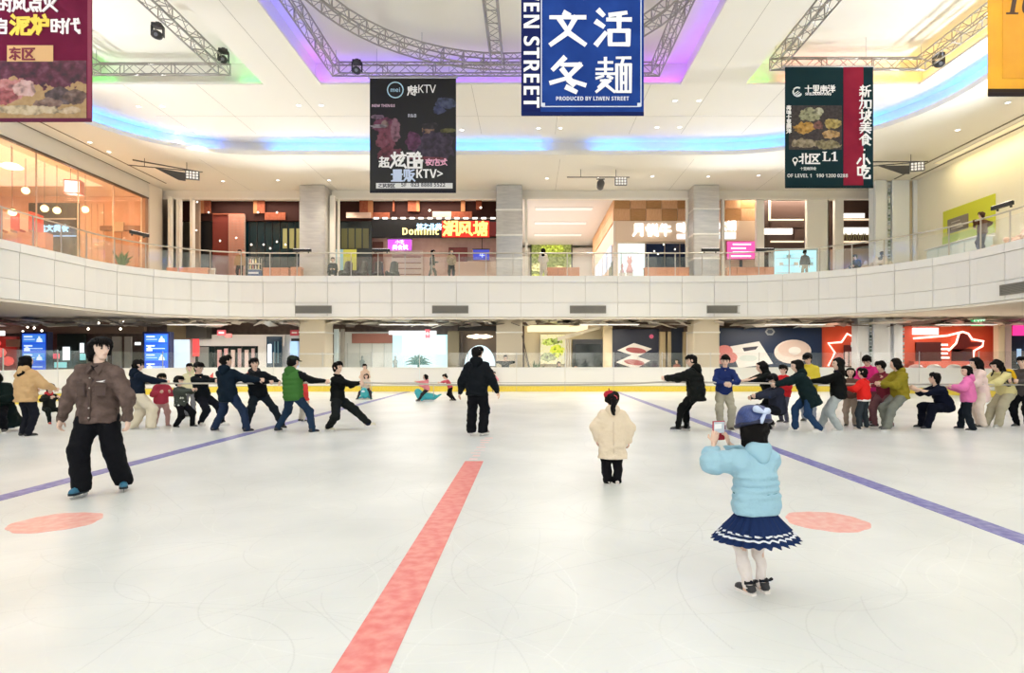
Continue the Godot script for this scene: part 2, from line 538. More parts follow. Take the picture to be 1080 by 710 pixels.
	var leds := [
		[0, "b", 0.0, 0.1, Color(0.25, 1.0, 0.3)], [0, "r", 0.0, 0.03, Color(0.05, 1.0, 0.35)], [0, "b", 0.86, 1.0, Color(0.05, 1.0, 0.35)],
		[1, "b", 0.0, 0.3, Color(0.4, 0.25, 1.0)], [1, "b", 0.3, 0.75, Color(0.38, 0.14, 1.0)], [1, "b", 0.75, 1.0, Color(0.6, 0.1, 1.0)],
		[1, "l", 0.0, 0.06, Color(0.8, 0.2, 1.0)], [1, "l", 0.06, 0.5, Color(0.22, 0.18, 1.0)], [1, "r", 0.0, 0.14, Color(0.55, 0.12, 1.0)], [1, "r", 0.14, 0.5, Color(0.5, 0.25, 1.0)],
		[2, "b", 0.0, 0.14, Color(0.15, 1.0, 0.25)], [2, "l", 0.0, 0.06, Color(1.0, 0.75, 0.05)], [2, "b", 0.22, 0.75, Color(1.0, 0.45, 0.35)], [2, "b", 0.75, 1.0, Color(1.0, 0.75, 0.1)], [2, "r", 0.0, 0.3, Color(1.0, 0.8, 0.3)],
	]
	var names := ["green led line on the ledge of the ceiling recess beside the maroon banner", "violet led line on the ledge of the middle ceiling recess", "yellow and pink led line in the ceiling recess above the dark green banner"]
	var strips := []
	for k in 3: strips.append(thing("recess_led_strip", names[k], "led strip"))
	for d in leds:
		var x0: float = REC[d[0]][0]
		var x1: float = REC[d[0]][1]
		var len := 19.0
		var a: Vector3
		var b: Vector3
		var face: Vector3
		if d[1] == "b":
			a = Vector3(lerpf(x0, x1, d[2]) + 0.03, 0, REC_BACK - 0.12); b = Vector3(lerpf(x0, x1, d[3]) - 0.03, 0, REC_BACK - 0.12); face = Vector3(0, 1, -0.9)
		elif d[1] == "l":
			a = Vector3(x0 - 0.12, 0, REC_BACK + len * d[2]); b = Vector3(x0 - 0.12, 0, REC_BACK + len * d[3]); face = Vector3(-0.9, 1, 0)
		else:
			a = Vector3(x1 + 0.12, 0, REC_BACK + len * d[2]); b = Vector3(x1 + 0.12, 0, REC_BACK + len * d[3]); face = Vector3(0.9, 1, 0)
		var y := HIGH_CEIL + 0.1
		var c := (a + b) / 2 + Vector3(0, y + 0.02, 0)
		var l := a.distance_to(b)
		bx("led_line", strips[d[0]], c, Vector3(l, 0.03, 0.05) if d[1] == "b" else Vector3(0.05, 0.03, l), glow(d[4], 3.0))
		var li := AreaLight3D.new()
		li.name = "lamp_area"; li.area_size = Vector2(l, 0.08); li.area_normalize_energy = true; li.light_color = d[4]; li.light_energy = 0.42 * l; li.shadow_enabled = true; li.area_range = 30.0
		add_child(li, true)
		var along_ := (b - a).normalized()
		li.transform = Transform3D(Basis.looking_at(face.normalized(), along_.cross(face)), c + Vector3(0, 0.03, 0))
	# small square-trimmed downlights in pairs
	downlights()

const DOWN_HIGH := [[-16.06, -24.96], [-15.09, -24.96], [-16.15, -27.87], [-15.20, -27.87], [-9.44, -24.86], [-8.51, -24.86], [-9.41, -27.64], [-3.05, -27.52], [0.43, -27.30], [1.41, -27.30], [5.73, -27.19], [6.75, -27.19], [5.87, -24.41], [6.83, -24.41]]
const DOWN_LOW := [[-19.63, -27.13], [-16.66, -33.02], [-13.60, -32.84], [-10.83, -32.84], [0.96, -32.50], [3.69, -32.33], [6.53, -32.16], [9.50, -32.16], [18.10, -22.94], [18.14, -25.68], [-10.94, -36.28], [12.10, -32.00], [-19.63, -28.36]]

func downlights() -> void:
	var m := glow(Color(1.0, 0.97, 0.9), 6.0)
	var trim := mat(Color(0.85, 0.84, 0.8), 0.4)
	var lens := lathe([Vector2(0, -0.005), Vector2(0.085, -0.005), Vector2(0.085, 0.02)], 16)
	var ring := lathe([Vector2(0.085, 0.0), Vector2(0.088, -0.02), Vector2(0.125, -0.015), Vector2(0.13, 0.0)], 16)
	var spots := DOWN_HIGH + DOWN_LOW
	for i in spots.size():
		var y := HIGH_CEIL if i < DOWN_HIGH.size() else LOW_CEIL
		var p := Vector3(spots[i][0], y - 0.002, spots[i][1])
		var t := thing("downlight", "round white downlight in the high ceiling between cove and recesses" if i < DOWN_HIGH.size() else "round white downlight in the ceiling ring over the walkway", "downlight", p, 0, "downlights in the high ceiling" if i < DOWN_HIGH.size() else "downlights in the ceiling ring")
		put("light_lens", lens, m, t)
		put("trim_ring", ring, trim, t)
		var l := SpotLight3D.new()
		l.name = "lamp_spot"; l.light_color = Color(1.0, 0.95, 0.85); l.light_energy = 14.0; l.light_size = 0.08; l.spot_angle = 50; l.spot_range = 40; l.spot_attenuation = 2.0; l.shadow_enabled = true
		add_child(l, true)
		l.transform = Transform3D(Basis.looking_at(Vector3.DOWN, Vector3.BACK), p + Vector3(0, -0.03, 0))

# ---------------------------------------------------------------- rink
func rink_path() -> PackedVector2Array:
	return bay(-18.0, 19.6, -30.0, 6.0, 6.0, 8.0)

func ice_material() -> StandardMaterial3D:
	# cloudy ice with skate scratches
	var im := Image.create(1024, 1024, false, Image.FORMAT_RGB8)
	var hm := Image.create(1024, 1024, false, Image.FORMAT_RGB8)
	var n := FastNoiseLite.new()
	n.seed = 21; n.frequency = 0.006; n.fractal_octaves = 5
	var src := n.get_seamless_image(512, 512)
	src.convert(Image.FORMAT_RGB8)
	src.resize(1024, 1024)
	for y in range(0, 1024, 2):
		for x in range(0, 1024, 2):
			var v := src.get_pixel(x, y).r
			var c := Color(0.84, 0.855, 0.845).lerp(Color(0.92, 0.93, 0.92), v)
			im.fill_rect(Rect2i(x, y, 2, 2), c)
	hm.fill(Color(0.5, 0.5, 0.5))
	var r := RandomNumberGenerator.new()
	r.seed = 4
	for k in 520:
		var p := Vector2(r.randf() * 1024, r.randf() * 1024)
		var a := r.randf() * TAU
		var bend := r.randf_range(-0.012, 0.012)
		var tone := r.randf_range(-0.05, 0.03)
		for i in r.randi_range(60, 320):
			a += bend
			p += Vector2(cos(a), sin(a))
			var q := Vector2i(posmod(int(p.x), 1024), posmod(int(p.y), 1024))
			var c := im.get_pixelv(q)
			im.set_pixelv(q, Color(c.r + tone, c.g + tone, c.b + tone))
			hm.set_pixelv(q, Color(0.2, 0.2, 0.2))
	var m := StandardMaterial3D.new()
	m.albedo_texture = ImageTexture.create_from_image(im)
	m.roughness = 0.32
	m.uv1_triplanar = true; m.uv1_world_triplanar = true; m.uv1_scale = Vector3(0.14, 0.14, 0.14)
	m.heightmap_enabled = true; m.heightmap_texture = ImageTexture.create_from_image(hm); m.heightmap_scale = 0.05
	return m

func build_ice() -> void:
	var f := structure("floor_ice", "white scratched ice sheet of the rink with painted lines", "ice")
	var poly := PackedVector2Array()
	for q in rink_path(): poly.append(q)
	put("ice_sheet", prism(poly, -0.2, 0.0), ice_material(), f)
	var red := noisy(Color(0.78, 0.17, 0.15), Color(0.90, 0.42, 0.38), 0.03, 0.9, 0.35)
	var blue := noisy(Color(0.09, 0.09, 0.38), Color(0.36, 0.37, 0.62), 0.035, 0.8, 0.35, 0.0, Vector3.ONE, 8)
	var spot := noisy(Color(0.84, 0.34, 0.29), Color(0.93, 0.62, 0.55), 0.03, 1.1, 0.35, 0.0, Vector3.ONE, 9)
	span("red_line", f, Vector3(-0.98, 0.0, -9.3), Vector3(-0.70, 0.004, 8), red)
	span("blue_line", f, Vector3(-6.06, 0.0, -29.8), Vector3(-5.82, 0.004, 8), blue)
	span("blue_line", f, Vector3(4.15, 0.0, -29.8), Vector3(4.39, 0.004, 8), blue)
	var disc := PackedVector2Array()
	for i in 40:
		var a := TAU * i / 40
		var r := 0.37 * (1.0 + 0.03 * sin(a * 5.0) + 0.02 * sin(a * 11.0))
		disc.append(Vector2(cos(a), sin(a)) * r)
	for q in [[-4.52, -5.8], [2.86, -5.83]]:
		put("faceoff_spot", prism(disc, 0.0, 0.004), spot, f, Transform3D(Basis(), Vector3(q[0], 0, q[1])))
	# the far stretch of the centre line, rubbed thin: broken pink flecks frozen into the ice
	var fl := noisy(Color(0.95, 0.62, 0.60), Color(0.98, 0.86, 0.84), 0.05, 1.0, 0.35, 0.0, Vector3.ONE, 12)
	for i in 9:
		var z := -9.45 - i * 0.32
		span("line_fleck", f, Vector3(-0.98 + rng.randf() * 0.1, 0.0, z - rng.randf_range(0.05, 0.16)), Vector3(-0.72 - rng.randf() * 0.1, 0.003, z), fl)

func build_barrier() -> void:
	var b := thing("rink_barrier", "white rink boards with a yellow kick plate and low glass on top", "barrier")
	var p := rink_path()
	var tot := path_length(p)
	var white := mat(Color(0.92, 0.91, 0.87), 0.35)
	var yellow := noisy(Color(0.93, 0.70, 0.05), Color(0.98, 0.80, 0.16), 0.05, 0.8, 0.4)
	var grey := mat(Color(0.55, 0.55, 0.52), 0.4)
	var gl := glass(Color(0.85, 0.95, 0.92), 0.03)
	var metal := mat(Color(0.62, 0.63, 0.62), 0.3, 0.8)
	var s := 12.0
	var k := 0
	while s < tot - 12.0:
		var e := s + 2.4
		put("board", band(p, s + 0.008, e - 0.008, 0.30, 1.15, 0.0, 0.06), white, b)
		put("kick_plate", band(p, s + 0.008, e - 0.008, 0.0, 0.27, -0.012, 0.07), yellow, b)
		put("joint_strip", band(p, s, e, 0.27, 0.30, 0.0, 0.05), grey, b)
		put("dasher_line", band(p, s, e, 0.43, 0.46, -0.004, 0.02), grey, b)
		put("cap_rail", band(p, s, e, 1.15, 1.20, -0.02, 0.12), white, b)
		put("glass_pane", band(p, s + 0.04, e - 0.04, 1.2, 1.92, 0.02, 0.012), gl, b)
		var q: Array = along(p, s, s + 0.05, 0.03)
		span("post", b, Vector3(q[0].x - 0.02, 1.2, q[0].y - 0.02), Vector3(q[0].x + 0.02, 1.95, q[0].y + 0.02), metal)
		s = e
		k += 1
	# red chevrons fixed on the curved boards
	var ch := PackedVector2Array([Vector2(0.25, 0.3), Vector2(0.42, 0.3), Vector2(0.17, 0.0), Vector2(0.42, -0.3), Vector2(0.25, -0.3), Vector2(0.0, 0.0)])
	for i in 4:
		var ss := 0.0
		# distance along the boards where the arrows sit
		ss = 8.0 + 24.0 + 5.2 + i * 0.75
		var w: Array = along(p, ss, ss + 0.1, -0.006)
		var t: Vector2 = (w[1] - w[0]).normalized()
		put("chevron", plate(ch, 0.01), mat(Color(0.8, 0.12, 0.12), 0.5), b, Transform3D(Basis(Vector3(t.x, 0, t.y), Vector3.UP, Vector3(t.x, 0, t.y).cross(Vector3.UP)), Vector3(w[0].x, 0.78, w[0].y)))

# ---------------------------------------------------------------- balcony
func build_balcony() -> void:
	var b := structure("balcony_front", "white panelled balcony front curving round the rink", "balcony")
	var p := balcony_path()
	var tot := path_length(p)
	var pan := mat(Color(0.86, 0.86, 0.84), 0.45)
	var pan2 := mat(Color(0.88, 0.885, 0.87), 0.45)
	var joint := mat(Color(0.74, 0.72, 0.67), 0.7)
	put("backing", band(p, 0, tot, 3.84, 5.9, 0.07, 0.15), joint, b)
	put("bottom_trim", band(p, 0, tot, 3.72, 3.82, 0.02, 0.35), mat(Color(0.8, 0.76, 0.68), 0.4), b)
	var s := 0.5
	while s < tot - 1.8:
		put("coping_panel", band(p, s + 0.01, s + 1.69, 5.66, 6.0, -0.03, 0.2), pan2, b)
		put("upper_panel", band(p, s + 0.012, s + 1.688, 4.60, 5.64, 0.0, 0.08), pan, b)
		put("lower_panel", band(p, s + 0.012, s + 1.688, 3.84, 4.58, 0.0, 0.08), pan2, b)
		s += 1.7
	# air outlets
	var dark := mat(Color(0.17, 0.165, 0.15), 0.5)
	var slat := mat(Color(0.30, 0.29, 0.27), 0.5)
	for v in [[-11.35, -31.96, 0.0, "above the white fascia shop"], [-4.15, -31.96, 0.0, "above the palm screen"], [3.1, -31.96, 0.0, "above the bright passage"], [10.3, -31.9, 0.0, "above the navy dish poster"], [18.06, -22.3, -PI / 2, "on the side with the cream wall"]]:
		var a := thing("air_vent", "dark slatted air outlet in the balcony front " + v[3], "vent", Vector3(v[0], 4.22, v[1]), v[2], "air outlets in the balcony front")
		bx("backing", a, Vector3(0, 0, 0.0), Vector3(1.86, 0.38, 0.04), dark)
		for e in [[0.0, 0.19, 1.9, 0.03], [0.0, -0.19, 1.9, 0.03]]: bx("frame", a, Vector3(e[0], e[1], 0.02), Vector3(e[2], e[3], 0.05), slat)
		for e in [-0.94, 0.94]: bx("frame", a, Vector3(e, 0, 0.02), Vector3(0.03, 0.41, 0.05), slat)
		for i in 6: bx("slat", a, Vector3(0, -0.14 + i * 0.056, 0.025), Vector3(1.84, 0.012, 0.03), slat, Basis(Vector3.RIGHT, 0.5))
	# railing
	var r := thing("balcony_railing", "glass balcony railing with grey posts and a round handrail", "railing")
	var metal := mat(Color(0.55, 0.53, 0.49), 0.3, 0.7)
	var gl := glass(Color(0.9, 0.95, 0.92), 0.07)
	s = 9.0
	while s < tot - 10.0:
		put("glass_pane", band(p, s + 0.04, s + 1.39, 6.04, 7.02, 0.12, 0.012), gl, r)
		var q: Array = along(p, s, s + 0.05, 0.12)
		span("post", r, Vector3(q[0].x - 0.025, 6.0, q[0].y - 0.025), Vector3(q[0].x + 0.025, 7.2, q[0].y + 0.025), metal)
		s += 1.43
	var rail := []
	for v in along(p, 6.0, tot - 6.0, 0.12): rail.append(Vector3(v.x, 7.22, v.y))
	put("handrail", tube(rail, 0.035, 8), metal, r)

# ---------------------------------------------------------------- columns, bulkhead and jambs
func clad_column(x: float, z: float, w: float, y0: float, y1: float, tones: Array, label: String, joints: Array) -> void:
	var c := structure("column", label, "column")
	bx("core", c, Vector3(x, (y0 + y1) / 2, z), Vector3(w - 0.1, y1 - y0, w - 0.1), mat(Color(0.5, 0.48, 0.44), 0.7))
	var prev := y0
	for i in joints.size() + 1:
		var nxt: float = joints[i] if i < joints.size() else y1
		var m: Material = tones[i % tones.size()]
		var h := nxt - prev - 0.05
		bx("panel", c, Vector3(x, (prev + nxt) / 2, z + w / 2 - 0.03), Vector3(w - 0.06, h, 0.06), m)
		for e in [-1, 1]: bx("panel", c, Vector3(x + e * (w / 2 - 0.03), (prev + nxt) / 2, z), Vector3(0.06, h, w - 0.14), m)
		if i < joints.size(): bx("joint_strip", c, Vector3(x, nxt, z), Vector3(w + 0.04, 0.09, w + 0.04), mat(Color(0.93, 0.92, 0.88), 0.25))
		prev = nxt

func build_columns() -> void:
	var steel := noisy(Color(0.50, 0.48, 0.46), Color(0.66, 0.64, 0.60), 0.01, 0.3, 0.35, 0.35, Vector3(1, 6, 1))
	var steel2 := noisy(Color(0.46, 0.47, 0.49), Color(0.60, 0.60, 0.60), 0.01, 0.3, 0.35, 0.35, Vector3(1, 6, 1), 5)
	var beige := mat(Color(0.70, 0.64, 0.52), 0.5)
	clad_column(-12.05, -34.4, 1.45, UP_FLOOR, LOW_CEIL, [steel], "plain grey stone column on the upper floor beside the dark teal shopfront", [])
	clad_column(-1.1, -34.4, 1.45, UP_FLOOR, LOW_CEIL, [steel, steel2], "grey banded column on the upper floor next to the red lit sign", [7.2, 8.5, 9.9])
	clad_column(9.86, -34.4, 1.45, UP_FLOOR, LOW_CEIL, [steel2, steel], "grey banded column in front of the wood clad restaurant upstairs", [7.2, 8.55, 9.95])
	clad_column(-12.05, -34.4, 1.45, 0.0, 3.95, [beige], "beige panelled column behind the rink boards near the dark shop window", [1.9, 3.1])
	clad_column(-1.1, -34.4, 1.45, 0.0, 3.95, [beige], "beige panelled column behind the rink boards beside the arch shop", [1.9, 3.1])
	clad_column(9.86, -34.4, 1.45, 0.0, 3.95, [beige], "beige panelled column behind the rink boards beside the navy dish poster", [1.9, 3.1])
	# bulkhead over the shopfronts and white frames of the bays
	var bk := structure("trim_1", "cream bulkhead running above the upper shopfronts", "bulkhead")
	span("bulkhead", bk, Vector3(-21.2, 10.82, -35.2), Vector3(21.2, LOW_CEIL, -34.85), mat(Color(0.86, 0.82, 0.74), 0.6))
	span("bulkhead_lip", bk, Vector3(-21.2, 10.78, -34.9), Vector3(21.2, 10.86, -34.75), mat(Color(0.93, 0.9, 0.83), 0.5))
	var wm := mat(Color(0.90, 0.87, 0.80), 0.5)
	var jambs := [[-19.30, 0.16, 34.8], [-20.18, 0.22, 35.0], [-11.13, 0.27, 34.4], [-10.99, 0.09, 35.0], [-0.16, 0.16, 34.9], [9.13, 0.16, 35.0], [11.12, 0.16, 34.9], [13.37, 0.44, 35.2], [16.57, 1.20, 35.0], [17.83, 0.49, 35.0], [20.02, 0.27, 35.0], [-20.44, 0.16, 34.6]]
	for j in jambs:
		var w: float = j[1]
		var x: float = j[0]
		var t := structure("trim_2", "white upright jamb between the upper shopfronts", "jamb")
		span("jamb", t, Vector3(x - w / 2, UP_FLOOR, -j[2] - 0.15), Vector3(x + w / 2, 10.85, -j[2] + 0.15), wm)
	# pale corner columns with dark reveals and a strip of mirror mosaic
	for lv in [[UP_FLOOR, LOW_CEIL, 20.0, -33.0, "pale double column with mirror mosaic strips at the upper corner by the cream wall"], [0.0, 3.95, 19.9, -34.6, "pale blue double column with mirror mosaic strips behind the rink boards beside the orange shop"]]:
		var c := structure("column", lv[4], "column")
		var pale := mat(Color(0.80, 0.85, 0.91), 0.3)
		bx("core", c, Vector3(lv[2], (lv[0] + lv[1]) / 2, lv[3] - 0.35), Vector3(2.4, lv[1] - lv[0], 0.5), pale)
		for e in [[-0.95, 0.62], [0.12, 0.95], [1.05, 0.5]]:
			bx("panel", c, Vector3(lv[2] + e[0], (lv[0] + lv[1]) / 2, lv[3] + 0.12), Vector3(e[1], lv[1] - lv[0] - 0.02, 0.12), pale)
		var h0: float = lv[0] + 0.3
		while h0 < lv[1] - 0.15:
			for e in [-0.5, 1.35]:
				var hh := 0.08 + 0.08 * absf(sin(h0 * 7.0))
				bx("mosaic_tile", c, Vector3(lv[2] + e, h0, lv[3] + 0.14), Vector3(0.12, hh, 0.05), mat([Color(0.75, 0.85, 0.95), Color(0.2, 0.28, 0.3), Color(0.9, 0.92, 0.95), Color(0.35, 0.45, 0.4)][int(h0 * 13.0) % 4], 0.12, 0.5))
			h0 += 0.2

# ---------------------------------------------------------------- lettering
# strokes of Chinese characters on a 16 by 16 grid, one pair of hex digits for each point, y down
const STROKES := {
	"文": "6182 03f3 b37a0f 448aff", "活": "1032 0537 0f4a d162 54f4 a2a9 69e9 696f e9ef 6fef", "冬": "6015 53d3 d3790b 559afc 8aac 7dbf",
	"麵": "1272 4047 0575 0787 3809 5879 4a1d 2a6a 6a0f 3b8f 90f0 c0b3 93f3 939f f3ff 9fff b3bf d3df b7d7 bbdb",
	"魅": "6042 1272 1217 7277 1575 1777 4247 370f 576d 6dbf 93f3 86f6 c0cf c68c c6fb", "超": "1272 4047 0777 474e 4a7a 2a0f 1d5f 5fff 92e2 e2c6 b287 99e9 999e e9ee 9eee",
	"炫": "4049 1336 7345 490f 596d b0c2 83f3 b378 78c8 d58d 8ded dcff", "酷": "0171 3134 5154 1474 141f 747f 1f7f 1a7a b083 94e4 c1c8 88f8 9a9f eaef 9aea 9fef",
	"夜": "7082 03f3 430a 373f 8359 84e4 e46f 69ff 6799", "店": "7082 13f3 130f 8489 86e6 696f e9ef 69e9 6fef", "式": "04f4 a0aaff c1d3 1797 575d 0f9c",
	"量": "30d0 3034 d0d4 34d4 32d2 06f6 38d8 383c d8dc 3cdc 3ada 888f 2ede 0fff", "贩": "1070 1019 7079 404a 4a0f 5b7f e082 828a 8a6f 85e5 e58f 99ff",
	"新": "4051 1272 2335 5345 0676 0a7a 464f 4a0d 4b7d e092 929a 9a7f 97f7 c7cf", "加": "0474 747c 7c5e 3038 380f 949e f4fe 94f4 9efe", "坡": "0464 303c 0d6b 93f3 f3e6 938a 8a6f c0c8 98e8 e87f 99ff",
	"美": "5062 b0a2 12f2 25d5 08f8 8288 0bfb 881f 8bef", "食": "8007 80f7 7283 45b5 48b8 4bbb 454f b5bb 4f7d 7bef", "小": "808f 8f6e 450b b5fb", "吃": "1262 121b 626b 1b6b a075 93f3 86d6 d68c 8c8f 8fff fffc",
	"北": "505f 0565 0c5a a0af d4a7 afff fffc", "区": "01f1 010f 0fff c34c 44cc", "十": "06f6 707f", "里": "20d0 2028 d0d8 28d8 24d4 707f 3bcb 0fff", "南": "12e2 7075 151f e5ef 15e5 5667 a697 48b8 3bcb 787f",
	"洋": "1032 0537 0f4a 7082 d0b2 64f4 67e7 5bfb a4af", "风": "21c1 212b0f c1cc ccff 449c a44c", "点": "7076 73e3 36d6 363b d6db 3bdb 1d0f 5d6f 9daf dcef", "火": "7078 780f 78ff 2337 d3a7",
	"启": "7082 22d2 d2d6 26d6 222a 2a0f 59d9 595f d9df 5fdf", "泥": "1032 0537 0f4a 62e2 e2e5 65e5 6269 695f d79a 979f 9fff fffc", "炉": "4049 1336 7345 490f 596d b0c2 84e4 e4e8 88e8 848b 8b6f",
	"时": "1161 111d 616d 1d6d 1767 73f3 d0df dfbe 87a9", "代": "4008 252f 65f4 a0bb bbff fffc d0e2", "东": "12e2 7036 36e6 858f 8f6e 5a1d aaed", "月": "30c0 303b 3b0f c0cf cfae 35c5 39c9",
	"悦": "303f 0418 5468 80a3 e0c3 84e4 8489 e4e9 89e9 996f c9ce ceff fffc", "牛": "4016 33e3 09f9 808f", "锅": "3006 2262 0868 363e 3e6c 80e0 8086 e0e6 86e6 888f e8ef 88e8 b89d b8dd",
	"大": "05f5 7075 750f 75ff", "潮": "1032 0537 0f3a 4282 6064 4585 454a 858a 4a8a 4787 4d8d 6a6f a0f0 a08f f0ff a5f5 aafa", "塘": "0464 303c 0d6b a0b2 72f2 727a 7a5f 84e4 e4e8 88e8 b3ba 9b9f ebef 9beb 9fef",
	"之": "7082 23d3 d31c 1bff", "城": "0464 303c 0d6b 62f2 656a 6a4f 69a9 a9ac b0ff fffc e35d", "味": "1262 121b 626b 1b6b 84e4 77f7 b0bf b77d b7fd",
}

func hanzi(text: String, size: float, weight := 0.1, depth := 0.01, down := false, gap := 1.12) -> ArrayMesh:
	var st := begin()
	var w := size * weight
	var lift := 0.0
	for i in text.length():
		if not STROKES.has(text[i]): continue
		var o := Vector2(0, -i * size * gap) if down else Vector2(i * size * gap, 0)
		for stroke in STROKES[text[i]].split(" "):
			var pts := []
			for k in range(0, stroke.length() - 1, 2):
				pts.append(o + Vector2(stroke[k].hex_to_int() / 15.0, 1.0 - stroke[k + 1].hex_to_int() / 15.0) * size)
			for k in pts.size() - 1:
				var a: Vector2 = pts[k]
				var b: Vector2 = pts[k + 1]
				if a.distance_to(b) < 1e-4: continue
				lift += 0.0006
				var t := (b - a).normalized()
				var n := Vector2(-t.y, t.x)
				var flat := absf(t.x) > 0.9
				var wa := w * (0.42 if flat else 0.62)
				var wb := w * (0.5 if flat else 0.48)
				a -= t * w * 0.35
				b += t * w * 0.35
				var q := [a + n * wa, b + n * wb, b - n * wb, a - n * wa]
				var f := []
				var g := []
				for v in q:
					f.append(Vector3(v.x, v.y, depth + lift)); g.append(Vector3(v.x, v.y, 0))
				quad(st, f[0], f[1], f[2], f[3], Vector3.BACK)
				for e in 4:
					var e2 := (e + 1) % 4
					var mid: Vector2 = (q[e] + q[e2]) / 2 - (a + b) / 2
					quad(st, f[e], f[e2], g[e2], g[e], Vector3(mid.x, mid.y, 0))
	return done(st)

func latin(text: String, height: float, depth := 0.01, bold := true, family := "Droid Sans") -> TextMesh:
	var t := TextMesh.new()
	var f := SystemFont.new()
	f.font_names = PackedStringArray([family])
	f.font_weight = 700 if bold else 400
	t.font = f; t.text = text; t.font_size = 48; t.pixel_size = height / 35.0; t.depth = depth; t.curve_step = 4.0
	t.horizontal_alignment = HORIZONTAL_ALIGNMENT_LEFT; t.vertical_alignment = VERTICAL_ALIGNMENT_BOTTOM
	return t

func write(parent: Node3D, text: String, pos: Vector3, size: float, m: Material, weight := 0.1, depth := 0.01, down := false, gap := 1.12) -> void:
	put("lettering", hanzi(text, size, weight, depth, down, gap), m, parent, Transform3D(Basis(), pos))

func write_latin(parent: Node3D, text: String, pos: Vector3, size: float, m: Material, bold := true, turn := 0.0, family := "Droid Sans") -> void:
	put("lettering", latin(text, size, 0.008, bold, family), m, parent, Transform3D(Basis(Vector3.BACK, turn), pos + Vector3(0, 0, 0.004)))

# ---------------------------------------------------------------- shops
# an upright board from its front corners, front face at z
func pane(called: String, parent: Node3D, x0: float, y0: float, x1: float, y1: float, z: float, thick: float, m: Material) -> MeshInstance3D:
	return span(called, parent, Vector3(x0, y0, z - thick), Vector3(x1, y1, z), m)

func planter(x0: float, x1: float, z: float, label: String) -> void:
	var t := thing("terracotta_planter", label, "planter", Vector3((x0 + x1) / 2, UP_FLOOR, z))
	var w := x1 - x0
	var m := noisy(Color(0.62, 0.26, 0.15), Color(0.80, 0.42, 0.27), 0.04, 1.2, 0.7)
	var n := maxi(2, int(round(w / 0.55)))
	for i in n: bx("panel", t, Vector3(-w / 2 + w * (i + 0.5) / n, 0.36, 0.2), Vector3(w / n - 0.02, 0.68, 0.05), m)
	bx("box", t, Vector3(0, 0.34, 0), Vector3(w - 0.04, 0.66, 0.38), mat(Color(0.4, 0.2, 0.13), 0.8))
	bx("rim", t, Vector3(0, 0.71, 0), Vector3(w, 0.05, 0.48), m)

func added_light(x: float, y: float, z: float, w: float, d: float, c: Color, e: float, label: String, face := 1.0) -> void:
	var t := thing("added_light_panel", label, "light panel", Vector3(x, y, z))
	bx("frame", t, Vector3(0, 0.02, 0), Vector3(w + 0.08, 0.04, d + 0.08), mat(Color(0.7, 0.7, 0.68), 0.5))
	bx("light_diffuser", t, Vector3(0, -0.01, 0), Vector3(w, 0.02, d), glow(c, face))
	area(Vector3(x, y - 0.04, z), Vector3.DOWN, Vector2(w, d), c, e)

